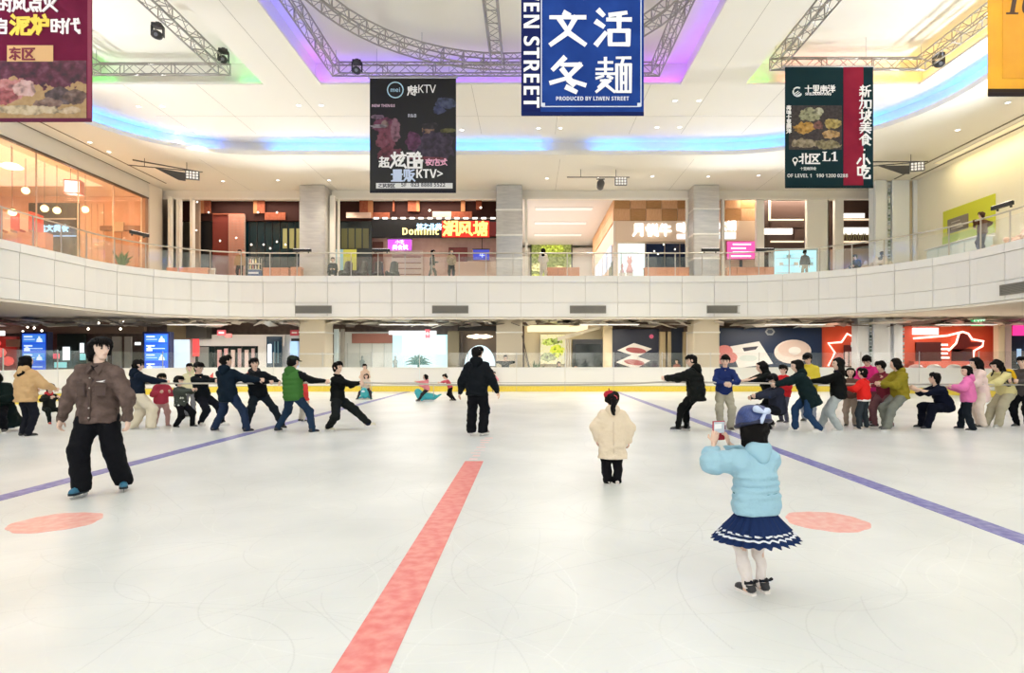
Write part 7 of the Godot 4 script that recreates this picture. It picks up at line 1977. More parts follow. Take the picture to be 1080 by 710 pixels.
# foot is the floor point below the ankle
func shoe(t: Node3D, foot: Vector3, dir: Vector3, s: float, d: Dictionary) -> void:
	var sole: float = d.get("sole", 0.0)
	var m := mat(d.get("shoe", Color(0.05, 0.05, 0.05)), 0.5)
	var sm := mat(d.get("shoe_sole", Color(0.75, 0.74, 0.72)), 0.6)
	var side := Vector3(dir.z, 0, -dir.x)
	var up := Vector3(0, sole, 0)
	var pts := []
	var rad := []
	for q in [[-0.075, 0.045, 0.030], [-0.06, 0.055, 0.042], [0.0, 0.055, 0.046], [0.06, 0.045, 0.043], [0.12, 0.036, 0.042], [0.155, 0.03, 0.032], [0.168, 0.028, 0.014]]:
		pts.append(foot + up + dir * q[0] * s + Vector3(0, q[1] * s, 0)); rad.append(q[2] * s)
	var st := begin(true)
	add_tube(st, pts, rad, 8)
	add_tube(st, [foot + up + Vector3(0, 0.04 * s, 0) - dir * 0.02 * s, foot + up + Vector3(0, (0.16 if sole > 0.0 else 0.1) * s, 0) - dir * 0.02 * s], [0.045 * s, 0.05 * s], 8)
	var o := put("shoe" if sole == 0.0 else "skate", done(st), m, t)
	var poly := PackedVector2Array()
	for q in [[-0.08, 0.03], [-0.03, 0.04], [0.06, 0.038], [0.12, 0.044], [0.16, 0.03], [0.172, 0.0]]: poly.append(Vector2(q[0], q[1]) * s)
	for q in [[0.16, -0.03], [0.12, -0.044], [0.06, -0.038], [-0.03, -0.04], [-0.08, -0.03]]: poly.append(Vector2(q[0], q[1]) * s)
	put("sole", prism(poly, 0.0, 0.026 * s), sm, o, Transform3D(Basis(dir, Vector3.UP, -side), foot + up))
	if sole > 0.0:
		put("blade", plate(PackedVector2Array([Vector2(-0.1, 0.004), Vector2(-0.09, -0.02), Vector2(0.15, -0.02), Vector2(0.18, 0.004), Vector2(0.12, 0.004), Vector2(0.1, 0.02), Vector2(0.03, 0.02), Vector2(0.01, 0.0), Vector2(-0.03, 0.0), Vector2(-0.05, 0.02), Vector2(-0.08, 0.02)]), 0.005), mat(Color(0.75, 0.76, 0.78), 0.25, 0.8), o, Transform3D(Basis(dir, Vector3.UP, -side).scaled_local(Vector3(s, sole / 0.04, 1)), foot + Vector3(0, sole * 0.5, 0)))
	if d.has("laces"):
		for i in 3: put("lace", tube([foot + up + dir * (0.03 + 0.03 * i) * s + Vector3(0, (0.095 - 0.012 * i) * s, 0) - side * 0.03 * s, foot + up + dir * (0.03 + 0.03 * i) * s + Vector3(0, (0.1 - 0.012 * i) * s, 0) + side * 0.03 * s], 0.005, 5), mat(d.laces, 0.7), o)

func cap(t: Node3D, hb: Basis, H: Callable, hsz: float, d: Dictionary) -> void:
	var m := mat(d.cap, 0.7, 0.0, 0.5)
	var cm := body_mesh([bone(H.call(Vector3(0, 0.045, -0.02)), H.call(Vector3(0, 0.045, 0.008)), 0.104 * hsz, 0.097 * hsz)], 0.016 * hsz, 80.0, [[H.call(Vector3(0, 0.045, 0)), -hb.y]])
	var o := put("cap", cm, m, t)
	if d.get("brim", true):
		var b := PackedVector2Array()
		for i in 13: b.append(Vector2(-cos(PI * i / 12) * 0.08, 0.055 + sin(PI * i / 12) * 0.11) * hsz)
		put("brim", prism(b, 0, 0.012 * hsz), m, o, Transform3D(Basis(hb.x, hb.y, hb.z) * Basis(Vector3.RIGHT, 0.12), H.call(Vector3(0, 0.05, 0))))
	if d.has("pompom"): put("pompom", body_mesh([bone(H.call(Vector3(0, 0.16, -0.02)), H.call(Vector3(0, 0.165, -0.02)), 0.035 * hsz, 0.035 * hsz)], 0.015, 80.0), mat(d.pompom, 0.8), o)

# ---------------------------------------------------------------- people
func build_people() -> void:
	var V := func(x: float, y: float, z: float) -> Vector3: return Vector3(x, y, z)
	skater_in_brown()
	girl_with_phone()
	child_in_cream()
	print("front people ", Time.get_ticks_msec())
	var navy := Color(0.007, 0.013, 0.026)
	var jean := Color(0.018, 0.032, 0.07)
	var khaki := Color(0.42, 0.39, 0.30)
	var beige := Color(0.72, 0.64, 0.50)

	# skater standing in the middle of the ice
	person("skater in black hoodie and wide black trousers standing alone mid rink, back turned", -1.066, -12.4, 168, {"h": 1.80, "cell": 0.022, "sole": 0.04, "top": Color(0.0066, 0.0088, 0.0121), "thick": 0.055, "hem": 0.16, "wear": "hoodie", "hood": 1, "pants": Color(0.0066, 0.00825, 0.0099), "flare": 0.1, "bag": 0.035, "shoe": Color(0.35, 0.28, 0.27), "style": "mop",
		"lh": Vector3(0.36, 0.86, 0.02), "rh": Vector3(-0.42, 0.84, 0.08), "lf": Vector3(0.12, 0, 0), "rf": Vector3(-0.12, 0, 0.02), "look": Vector2(-0.5, 0.0), "curl": 0.5, "foot": Vector2(0.3, -0.5)})

	# --- left team
	person("person in tan puffer jacket with long black hair and black trousers, back turned", -10.161, -12.247, 165, {"h": 1.66, "cell": 0.025, "top": Color(0.62, 0.4, 0.2), "thick": 0.05, "puff": 0.014, "hem": 0.18, "hood": 1, "pants": Color(0.011, 0.0121, 0.01925), "style": "long", "bag": 0.02, "flare": 0.07, "shoe": Color(0.03, 0.03, 0.03),
		"lh": Vector3(0.2, 1.0, 0.3), "rh": Vector3(-0.30, 1.02, 0.38), "curl": 1.3})
	person("person crouching in a long black coat beside the tan puffer jacket", -11.421, -13.053, 20, {"h": 1.66, "top": Color(0.0044, 0.011, 0.0099), "thick": 0.08, "hem": 0.5, "aline": 0.14, "pel": Vector3(0, 0.62, -0.1), "lean": Vector2(0, 0.35), "pants": BLACK, "lf": Vector3(0.16, 0, 0.1), "rf": Vector3(-0.16, 0, 0.05), "lh": Vector3(0.15, 0.75, 0.4), "rh": Vector3(-0.15, 0.75, 0.4), "style": "bob"})
	person("small child in black with a red scarf crouching behind the tan puffer jacket", -11.683, -14.806, 60, {"h": 1.2, "head": 1.25, "top": Color(0.0165, 0.01925, 0.0165), "collar": Color(0.6, 0.05, 0.06), "hood": 1, "pel": Vector3(0, 0.55, -0.1), "lean": Vector2(0, 0.1), "pants": Color(0.0165, 0.022, 0.01925), "cap": Color(0.02, 0.02, 0.02), "lf": Vector3(0.14, 0, 0.35), "rf": Vector3(-0.14, 0, 0.3), "lh": Vector3(0.15, 0.95, 0.35), "rh": Vector3(-0.15, 0.95, 0.35), "shoe": Color(0.5, 0.06, 0.05)})
	person("person in dark navy hoodie and wide cream trousers pulling the rope, back turned", -8.663, -13.589, 140, {"h": 1.66, "top": navy, "thick": 0.04, "hem": 0.14, "hood": 1, "wear": "hoodie", "pants": beige, "bag": 0.05, "flare": 0.12, "shoe": Color(0.75, 0.72, 0.68), "pel": Vector3(0, 0.84, -0.12), "lean": Vector2(0.05, 0.05), "lf": Vector3(0.2, 0, -0.16), "rf": Vector3(-0.2, 0, 0.12),
		"lh": Vector3(0.1, 1.12, 0.45), "rh": Vector3(-0.2, 1.10, 0.5), "curl": 1.5, "style": "mop"})
	person("small child in red jacket and rose trousers holding the rope", -8.591, -14.171, 50, {"h": 1.2, "head": 1.28, "top": Color(0.55, 0.06, 0.1), "thick": 0.045, "puff": 0.01, "hem": 0.16, "pants": Color(0.55, 0.32, 0.3), "bag": 0.025, "lf": Vector3(0.16, 0, 0.12), "rf": Vector3(-0.16, 0, -0.1), "lh": Vector3(0.16, 1.2, 0.35), "rh": Vector3(-0.16, 1.2, 0.35), "curl": 1.5, "shoe": Color(0.4, 0.25, 0.25), "hood": 1, "style": "fringe"})
	var camo := person("small child in black and white patterned jacket leaning on the rope", -7.946, -13.972, 80, {"h": 1.22, "head": 1.25, "top": Color(0.06, 0.07, 0.06), "thick": 0.045, "hem": 0.14, "pants": Color(0.00825, 0.0088, 0.0088), "bag": 0.03, "flare": 0.08, "lf": Vector3(0.14, 0, 0.2), "rf": Vector3(-0.14, 0, -0.2), "pel": Vector3(0, 0.82, -0.12), "lean": Vector2(0, -0.1), "lh": Vector3(0.1, 1.25, 0.35), "rh": Vector3(-0.1, 1.25, 0.35), "curl": 1.5, "cap": Color(0.02, 0.02, 0.02)})
	patches(camo, Color(0.72, 0.74, 0.68), 26)
	person("man in black jacket and cap leaning back on the rope behind the patterned child", -7.548, -14.377, 70, {"h": 1.72, "top": Color(0.0077, 0.0088, 0.0121), "hem": 0.12, "pants": Color(0.0088, 0.0099, 0.0154), "bag": 0.02, "pel": Vector3(0, 0.72, -0.25), "lean": Vector2(-0.05, -0.2), "lf": Vector3(0.1, 0, 0.28), "rf": Vector3(-0.1, 0, -0.2), "lh": Vector3(0.05, 1.1, 0.28), "rh": Vector3(-0.05, 1.08, 0.3), "curl": 1.6, "look": Vector2(0.0, 0.25), "cap": Color(0.02, 0.02, 0.02), "shoe": Color(0.78, 0.76, 0.72)})
	person("child in pale yellow hood standing behind the rope team", -9.223, -16.533, 10, {"h": 1.45, "top": Color(0.72, 0.66, 0.42), "pants": Color(0.2, 0.2, 0.22), "hood": 2, "head": 1.1})
	person("man in navy coat and blue jeans pulling with legs spread, back turned", -6.445, -13.053, 165, {"h": 1.76, "top": Color(0.0055, 0.0132, 0.02475), "thick": 0.042, "hem": 0.20, "hood": 1, "pants": jean, "bag": 0.02, "flare": 0.075, "shoe": Color(0.02, 0.02, 0.03), "pel": Vector3(0.05, 0.84, 0), "lean": Vector2(0.08, 0.0), "lf": Vector3(0.40, 0, 0), "rf": Vector3(-0.40, 0, 0.05), "lk": Vector3(0.3, 0, 1), "rk": Vector3(-0.3, 0, 1),
		"lh": Vector3(-0.18, 1.12, 0.4), "rh": Vector3(-0.58, 1.12, 0.22), "re": Vector3(-0.2, -1, 0), "curl": 1.6, "look": Vector2(-0.5, 0)})
	person("man in black jacket and glasses pulling, facing out, dark trousers", -5.966, -13.589, 38, {"h": 1.74, "top": Color(0.0088, 0.00935, 0.0121), "thick": 0.036, "hem": 0.10, "collar": Color(0.03, 0.03, 0.035), "hood": 1, "pants": Color(0.0121, 0.0176, 0.02475), "bag": 0.02, "flare": 0.07, "shoe": Color(0.02, 0.02, 0.02), "pel": Vector3(-0.06, 0.80, -0.12), "lean": Vector2(-0.12, -0.1), "lf": Vector3(0.40, 0, 0.1), "rf": Vector3(-0.36, 0, 0.0), "lh": Vector3(0.26, 1.06, 0.34), "rh": Vector3(0.16, 1.04, 0.38), "le": Vector3(1, -0.6, 0), "re": Vector3(-0.6, -1, 0.2), "curl": 1.7, "style": "fringe"})
	var vest := person("man in green quilted vest with black sleeves and jeans pulling, back turned", -5.025, -12.967, 160, {"h": 1.76, "top": Color(0.0066, 0.0077, 0.0088), "thick": 0.03, "hem": 0.12, "pants": Color(0.016, 0.035, 0.07), "bag": 0.018, "flare": 0.068, "shoe": Color(0.015, 0.015, 0.02), "pel": Vector3(0.02, 0.82, 0), "lean": Vector2(0.06, 0.02), "lf": Vector3(0.46, 0, 0.02), "rf": Vector3(-0.44, 0, 0.05), "lh": Vector3(-0.2, 1.12, 0.38), "rh": Vector3(-0.60, 1.10, 0.24), "re": Vector3(-0.2, -1, 0), "curl": 1.7, "cap": Color(0.02, 0.03, 0.02), "look": Vector2(-0.6, 0.1)})
	quilted_vest(vest, Color(0.05, 0.16, 0.035))
	person("small child in red jacket with a turquoise skirt behind the green vest", -5.723, -15.262, 150, {"h": 1.2, "head": 1.25, "top": Color(0.7, 0.06, 0.06), "thick": 0.05, "hem": 0.16, "pants": Color(0.55, 0.52, 0.45), "hood": 1})
	person("man in black shirt and grey black trousers at the rope's front, lunging", -3.98, -13.405, 82, {"h": 1.74, "cell": 0.025, "top": Color(0.0055, 0.0066, 0.0066), "thick": 0.026, "hem": 0.08, "wear": "shirt", "pants": Color(0.0121, 0.0143, 0.0143), "bag": 0.03, "flare": 0.075, "shoe": Color(0.70, 0.66, 0.50), "pel": Vector3(0.0, 0.72, -0.26), "lean": Vector2(0.0, -0.03), "lf": Vector3(0.1, 0, 0.50), "rf": Vector3(-0.12, 0, -0.42), "lk": Vector3(0.2, 0.4, 1), "rk": Vector3(-0.5, 0.2, 0.5),
		"lh": Vector3(0.06, 1.06, 0.22), "rh": Vector3(-0.04, 1.04, 0.26), "le": Vector3(0.6, -1, -0.2), "re": Vector3(-0.8, -0.6, -0.2), "curl": 1.7, "look": Vector2(-0.2, 0.0)})

	# --- far skaters
	sled_rider(Vector3(-6.502, 0, -24.195), 0.0, "turquoise seal shaped sled facing out with a child on it", "child in cream jacket sitting astride the turquoise seal sled", Color(0.75, 0.62, 0.52), Color(0.05, 0.05, 0.06))
	person("child in cream hood standing behind the seal sled and pushing it", -6.965, -25.766, 0, {"h": 1.36, "head": 1.2, "cell": 0.04, "top": Color(0.75, 0.55, 0.42), "pants": Color(0.3, 0.3, 0.3), "hood": 1, "hem": 0.2, "lh": Vector3(0.16, 1.0, 0.3), "rh": Vector3(-0.16, 1.0, 0.3)})
	sled_rider(Vector3(-3.929, 0, -23.07), -80.0, "turquoise seal shaped sled turned sideways, ridden by a pink jacket", "child in pink jacket riding the sideways turquoise sled, arm stretched out", Color(0.85, 0.30, 0.34), Color(0.03, 0.03, 0.035))
	person("small child in red vest and black trousers pushing the sideways sled", -3.1, -23.07, -75, {"h": 1.08, "head": 1.3, "cell": 0.035, "top": Color(0.62, 0.1, 0.14), "collar": Color(0.8, 0.8, 0.78), "pants": BLACK, "bag": 0.03, "pel": Vector3(0, 0.86, -0.16), "lean": Vector2(0, 0.45), "lf": Vector3(0.12, 0, -0.45), "rf": Vector3(-0.12, 0, -0.3), "lh": Vector3(0.16, 1.15, 0.5), "rh": Vector3(-0.16, 1.15, 0.5)})
	person("tiny child in pink standing far off behind the lone black hoodie", -1.712, -29.612, 20, {"h": 0.95, "head": 1.3, "cell": 0.04, "top": Color(0.85, 0.35, 0.45), "thick": 0.05, "hem": 0.25, "aline": 0.06, "pants": Color(0.2, 0.2, 0.3), "lh": Vector3(0.4, 1.0, 0.1), "rh": Vector3(-0.4, 1.0, 0.1)})
	person("man in black top and pale trousers standing by the boards, hands raised to his face", -1.192, -30.523, 5, {"h": 1.78, "cell": 0.035, "top": Color(0.0077, 0.0077, 0.0099), "thick": 0.04, "hem": 0.08, "pants": Color(0.62, 0.6, 0.55), "bag": 0.03, "flare": 0.085, "shoe": Color(0.12, 0.08, 0.07), "sole": 0.04, "lh": Vector3(0.14, 1.50, 0.18), "rh": Vector3(-0.14, 1.50, 0.18), "le": Vector3(1, -0.15, 0.1), "re": Vector3(-1, -0.15, 0.1), "curl": 1.2})

	# --- right team
	person("man in black puffer jacket leaning back at the rope's front, back turned", 3.389, -13.227, -125, {"h": 1.76, "cell": 0.025, "top": Color(0.0055, 0.00715, 0.0066), "gloss": 0.5, "thick": 0.055, "puff": 0.016, "hem": 0.2, "hood": 1, "pants": Color(0.0055, 0.0066, 0.0066), "bag": 0.02, "shoe": Color(0.05, 0.05, 0.055), "shoe_sole": Color(0.5, 0.5, 0.5), "sole": 0.02, "pel": Vector3(0, 0.84, -0.26), "lean": Vector2(0.0, 0.12), "lf": Vector3(0.12, 0, 0.1), "rf": Vector3(-0.12, 0, 0.0),
		"lh": Vector3(0.30, 1.12, 0.50), "rh": Vector3(-0.2, 1.08, 0.5), "le": Vector3(0.4, -1, 0), "curl": 1.6, "look": Vector2(0.5, 0.1)})
	person("man in navy sweater and khaki trousers standing in the rope line, facing out", 4.315, -13.405, -8, {"h": 1.72, "cell": 0.025, "top": Color(0.016, 0.03, 0.13), "thick": 0.024, "hem": 0.1, "wear": "sweater", "pants": khaki, "bag": 0.022, "flare": 0.08, "shoe": Color(0.05, 0.04, 0.035), "sleeve": 0.75, "lean": Vector2(0.02, 0.1), "pel": Vector3(0, 0.9, -0.04), "lf": Vector3(0.13, 0, 0.0), "rf": Vector3(-0.1, 0, 0.02), "lh": Vector3(0.04, 1.06, 0.34), "rh": Vector3(-0.02, 1.05, 0.36), "le": Vector3(1, -0.5, 0), "re": Vector3(-1, -0.5, 0), "curl": 1.6, "look": Vector2(-0.15, 0.2)})
	person("person in grey and navy jacket and black cap squatting at the rope", 5.393, -13.589, -80, {"h": 1.72, "top": Color(0.03, 0.034, 0.055), "thick": 0.05, "hem": 0.1, "pants": Color(0.011, 0.0121, 0.0165), "bag": 0.025, "pel": Vector3(0, 0.46, -0.2), "lean": Vector2(0.0, 0.15), "lf": Vector3(0.2, 0, 0.15), "rf": Vector3(-0.2, 0, 0.1), "lh": Vector3(0.12, 0.78, 0.42), "rh": Vector3(-0.12, 0.72, 0.42), "curl": 1.5, "cap": Color(0.02, 0.02, 0.025), "look": Vector2(0.2, 0.15)})
	person("person in black hooded coat bending over the rope behind the squatter", 5.491, -14.171, -95, {"h": 1.70, "top": Color(0.0077, 0.0099, 0.0099), "thick": 0.055, "puff": 0.012, "hem": 0.25, "hood": 1, "pants": BLACK, "pel": Vector3(0, 0.82, -0.2), "lean": Vector2(0, 0.5), "lf": Vector3(0.12, 0, 0.1), "rf": Vector3(-0.12, 0, -0.2), "lh": Vector3(0.14, 1.08, 0.66), "rh": Vector3(-0.14, 1.06, 0.66), "curl": 1.6, "style": "long", "look": Vector2(0, -0.3)})
	person("child in bright red jacket squeezed in the rope line beside the black hooded coat", 6.317, -15.03, -60, {"h": 1.42, "head": 1.12, "top": Color(0.72, 0.03, 0.04), "thick": 0.045, "hem": 0.15, "pants": Color(0.1, 0.1, 0.14), "lh": Vector3(0.15, 1.15, 0.36), "rh": Vector3(-0.15, 1.15, 0.36), "curl": 1.5, "style": "fringe"})
	person("woman in long dark green puffer coat and jeans leaning forward on the rope", 5.952, -13.227, -105, {"h": 1.68, "cell": 0.027, "top": Color(0.0066, 0.0176, 0.0198), "thick": 0.05, "puff": 0.014, "hem": 0.32, "aline": 0.02, "drape": Vector3(0, -0.9, -0.42), "hood": 1, "pants": Color(0.02, 0.05, 0.12), "bag": 0.02, "flare": 0.075, "shoe": Color(0.75, 0.73, 0.70), "pel": Vector3(0, 0.86, -0.12), "lean": Vector2(0, 0.42), "lf": Vector3(0.12, 0, -0.35), "rf": Vector3(-0.12, 0, 0.12), "lh": Vector3(0.12, 1.05, 0.62), "rh": Vector3(-0.16, 1.02, 0.62), "curl": 1.6, "style": "long", "look": Vector2(0.2, -0.2)})
	person("man in yellow jacket and black cap standing behind the rope line", 7.035, -15.262, -35, {"h": 1.74, "top": Color(0.72, 0.58, 0.06), "thick": 0.04, "hem": 0.12, "pants": Color(0.35, 0.4, 0.5), "cap": Color(0.03, 0.03, 0.03), "lh": Vector3(0.1, 1.1, 0.3), "rh": Vector3(-0.2, 1.1, 0.3), "look": Vector2(-0.3, 0.3)})
	person("woman in black sweater and light grey jeans pulling sideways", 6.703, -13.405, -120, {"h": 1.68, "cell": 0.027, "top": Color(0.0055, 0.00605, 0.0066), "thick": 0.045, "hem": 0.14, "pants": Color(0.42, 0.46, 0.47), "bag": 0.028, "flare": 0.082, "shoe": Color(0.78, 0.76, 0.72), "pel": Vector3(0, 0.86, -0.12), "lean": Vector2(0, 0.02), "lf": Vector3(0.14, 0, -0.15), "rf": Vector3(-0.15, 0, 0.25), "lh": Vector3(0.22, 1.10, 0.5), "rh": Vector3(-0.1, 1.08, 0.5), "curl": 1.6, "style": "long", "look": Vector2(0.5, 0.0)})
	person("child in brown top half hidden between the black sweater and the red child", 7.506, -14.171, -30, {"h": 1.36, "head": 1.15, "top": Color(0.16, 0.09, 0.07), "pants": Color(0.35, 0.28, 0.22), "bag": 0.025, "lh": Vector3(0.15, 1.1, 0.35), "rh": Vector3(-0.15, 1.1, 0.35), "style": "bob"})
	person("man in magenta jacket bending over the red child", 8.236, -14.806, -40, {"h": 1.74, "top": Color(0.66, 0.03, 0.2), "thick": 0.05, "puff": 0.01, "hem": 0.1, "pants": Color(0.15, 0.05, 0.07), "pel": Vector3(0.05, 0.9, -0.1), "lean": Vector2(-0.05, 0.2), "lh": Vector3(0.15, 1.05, 0.35), "rh": Vector3(-0.15, 1.05, 0.38), "curl": 1.4, "look": Vector2(0.0, 0.35)})
	var redc := person("child in red jacket with a white hem and dark trousers, back turned", 7.495, -13.589, -140, {"h": 1.36, "head": 1.14, "cell": 0.026, "top": Color(0.78, 0.025, 0.02), "thick": 0.045, "hem": 0.1, "pants": Color(0.035, 0.045, 0.055), "bag": 0.026, "flare": 0.078, "shoe": Color(0.6, 0.52, 0.45), "lf": Vector3(0.26, 0, 0), "rf": Vector3(-0.26, 0, 0), "lh": Vector3(0.32, 1.18, 0.36), "rh": Vector3(-0.05, 1.15, 0.4), "curl": 1.5})
	hem_band(redc, Color(0.85, 0.83, 0.80))
	person("person in maroon sweater and plum trousers behind the olive jacket", 8.121, -13.972, -70, {"h": 1.62, "top": Color(0.22, 0.03, 0.05), "hem": 0.12, "pants": Color(0.2, 0.09, 0.1), "bag": 0.03, "pel": Vector3(0, 0.86, -0.1), "lean": Vector2(0, 0.2), "lh": Vector3(0.1, 1.05, 0.45), "rh": Vector3(-0.1, 1.05, 0.45), "curl": 1.5, "lf": Vector3(0.1, 0, -0.2), "rf": Vector3(-0.1, 0, 0.1)})
	person("person in olive jacket and grey trousers bending with bobbed black hair", 8.14, -13.497, -85, {"h": 1.72, "cell": 0.027, "top": Color(0.26, 0.21, 0.02), "thick": 0.045, "hem": 0.12, "hood": 1, "pants": Color(0.2, 0.21, 0.18), "bag": 0.035, "flare": 0.09, "shoe": Color(0.12, 0.12, 0.12), "pel": Vector3(0, 0.82, -0.12), "lean": Vector2(0, 0.10), "lf": Vector3(0.12, 0, 0.28), "rf": Vector3(-0.12, 0, 0.12), "lh": Vector3(0.08, 1.05, 0.36), "rh": Vector3(-0.08, 1.05, 0.36), "curl": 1.6, "style": "bob", "look": Vector2(-0.6, 0.2)})
	person("man in navy clothes squatting low and hauling on the rope", 8.958, -13.683, -92, {"h": 1.76, "cell": 0.027, "top": Color(0.0055, 0.0077, 0.0209), "thick": 0.04, "hem": 0.12, "pants": Color(0.0055, 0.00715, 0.0165), "bag": 0.03, "flare": 0.08, "shoe": Color(0.02, 0.02, 0.025), "pel": Vector3(0, 0.52, -0.42), "lean": Vector2(0, 0.5), "torso": 0.98, "lf": Vector3(0.14, 0, 0.06), "rf": Vector3(-0.14, 0, 0.02), "lh": Vector3(0.08, 0.92, 0.28), "rh": Vector3(-0.08, 0.9, 0.28), "le": Vector3(0.3, -1, 0), "re": Vector3(-0.3, -1, 0), "curl": 1.6, "look": Vector2(-0.5, -0.35), "upright": 0.5})
	person("child in pink hooded jacket and dark trousers, back half turned", 9.698, -13.405, -125, {"h": 1.42, "head": 1.12, "cell": 0.026, "top": Color(0.8, 0.2, 0.46), "thick": 0.05, "puff": 0.01, "hem": 0.16, "hood": 1, "pants": Color(0.0099, 0.0143, 0.0209), "bag": 0.028, "flare": 0.085, "shoe": Color(0.04, 0.04, 0.04), "lf": Vector3(0.2, 0, -0.1), "rf": Vector3(-0.2, 0, 0.16), "lh": Vector3(0.30, 1.2, 0.34), "rh": Vector3(-0.06, 1.15, 0.42), "curl": 1.5, "look": Vector2(0.5, 0.1), "style": "bob"})
	person("woman in pale pink coat and cream trousers behind the pink hooded child", 10.413, -13.972, -100, {"h": 1.64, "top": Color(0.8, 0.62, 0.58), "thick": 0.04, "hem": 0.3, "pants": Color(0.8, 0.68, 0.58), "bag": 0.03, "flare": 0.09, "lean": Vector2(0, 0.2), "lh": Vector3(0.1, 1.05, 0.45), "rh": Vector3(-0.1, 1.05, 0.45), "curl": 1.5, "style": "long"})
	var pack := person("woman in pale yellow jacket with a yellow backpack and khaki trousers bending forward", 10.861, -14.071, -80, {"h": 1.72, "top": Color(0.72, 0.64, 0.3), "thick": 0.045, "hem": 0.1, "pants": Color(0.46, 0.42, 0.3), "bag": 0.04, "flare": 0.085, "shoe": Color(0.4, 0.4, 0.38), "pel": Vector3(0, 0.84, -0.24), "lean": Vector2(0, 0.45), "lf": Vector3(0.12, 0, 0.1), "rf": Vector3(-0.12, 0, 0.2), "lh": Vector3(0.1, 0.98, 0.45), "rh": Vector3(-0.1, 0.96, 0.45), "curl": 1.5, "style": "long"})
	backpack(pack, Color(0.80, 0.48, 0.02))
	person("person in dark jacket and black trousers at the tail of the rope line", 11.352, -13.972, -60, {"h": 1.72, "top": Color(0.08, 0.07, 0.07), "thick": 0.04, "hem": 0.14, "pants": BLACK, "bag": 0.03, "pel": Vector3(0, 0.86, -0.1), "lean": Vector2(0, 0.1), "lh": Vector3(0.1, 1.1, 0.4), "rh": Vector3(-0.1, 1.1, 0.4), "curl": 1.5})
	print("team people ", Time.get_ticks_msec())

	# --- the rope
	var rope := thing("tug_rope", "long beige tug of war rope stretched between the two teams", "rope")
	var rp := []
	for q in [Vector3(-8.77, 1.024, -13.75), Vector3(-7.61, 1.029, -13.60), Vector3(-6.22, 1.035, -13.45), Vector3(-4.77, 1.047, -13.40), Vector3(-3.64, 1.054, -13.45)]: rp.append(q)
	for i in 9: rp.append(Vector3(-3.636, 0, 0).lerp(Vector3(2.921, 0, 0), (i + 1) / 10.0) + Vector3(0, 1.05 - 0.05 * sin(PI * (i + 1) / 10.0), -13.42))
	for q in [Vector3(2.91, 1.068, -13.40), Vector3(4.23, 1.067, -13.15), Vector3(5.32, 1.037, -13.40), Vector3(6.85, 1.015, -13.70), Vector3(8.32, 1.000, -13.80), Vector3(9.98, 1.000, -13.80), Vector3(11.55, 0.985, -13.90)]: rp.append(q)
	put("strand", tube(rp, 0.019, 8), mat(Color(0.52, 0.48, 0.42), 0.9, 0.0, 0.5), rope)

	# --- people on the balcony
	var u := {"y": UP_FLOOR, "cell": 0.05}
	var U := func(extra: Dictionary) -> Dictionary:
		var o := u.duplicate()
		o.merge(extra, true)
		return o
	person("person in tan jacket and black trousers at the railing before the brick pier", -15.679, -32.9, 10, U.call({"h": 1.66, "top": Color(0.42, 0.26, 0.12), "pants": BLACK, "hem": 0.12}))
	person("man in dark suit sitting in the end massage chair", -10.738, -33.2, 15, U.call({"h": 1.72, "top": Color(0.0077, 0.0088, 0.0121), "pants": BLACK, "pel": Vector3(0, 0.5, 0), "lf": Vector3(0.12, 0, 0.45), "rf": Vector3(-0.12, 0, 0.45), "lh": Vector3(0.12, 0.62, 0.35), "rh": Vector3(-0.12, 0.62, 0.35), "collar": Color(0.7, 0.7, 0.7)}))
	person("person in black patterned top and grey trousers walking by the red sign shop", -5.275, -33.1, 100, U.call({"h": 1.70, "top": Color(0.0165, 0.01925, 0.0165), "pants": Color(0.16, 0.17, 0.15), "lf": Vector3(0.1, 0, 0.25), "rf": Vector3(-0.1, 0, -0.25), "lh": Vector3(0.2, 1.1, 0.35)}))
	person("woman in beige jacket and black trousers standing below the red lit sign", -4.228, -33.0, 10, U.call({"h": 1.70, "top": Color(0.55, 0.42, 0.28), "pants": BLACK, "style": "long", "lh": Vector3(0.1, 1.2, 0.25), "rh": Vector3(-0.1, 1.2, 0.25)}))
	person("person in white clothes at the railing before the garden display", 0.771, -32.9, 175, U.call({"h": 1.76, "top": Color(0.82, 0.74, 0.64), "pants": Color(0.8, 0.72, 0.6), "bag": 0.03, "lh": Vector3(0.1, 1.25, 0.25), "rh": Vector3(-0.1, 1.25, 0.25), "style": "long"}))
	person("child in black top at the railing before the cyan showcase", 14.641, -32.2, 170, U.call({"h": 1.5, "head": 1.1, "top": BLACK, "pants": Color(0.45, 0.42, 0.3), "cap": BLACK}))
	person("person in black jacket seated near the narrow brown shopfront, leaning forward", 17.35, -32.0, -60, U.call({"h": 1.7, "top": Color(0.0055, 0.0077, 0.0077), "thick": 0.05, "pants": BLACK, "pel": Vector3(0, 0.5, 0), "lean": Vector2(0, 0.4), "lf": Vector3(0.12, 0, 0.45), "rf": Vector3(-0.12, 0, 0.45), "lh": Vector3(0.12, 0.62, 0.5), "rh": Vector3(-0.12, 0.62, 0.5)}))
	person("person in grey jacket seated low by the pale double column", 17.902, -30.8, 140, U.call({"h": 1.6, "top": Color(0.06, 0.065, 0.07), "pants": BLACK, "pel": Vector3(0, 0.5, 0), "lf": Vector3(0.12, 0, 0.45), "rf": Vector3(-0.12, 0, 0.45), "lh": Vector3(0.12, 0.62, 0.35), "rh": Vector3(-0.12, 0.62, 0.35)}))
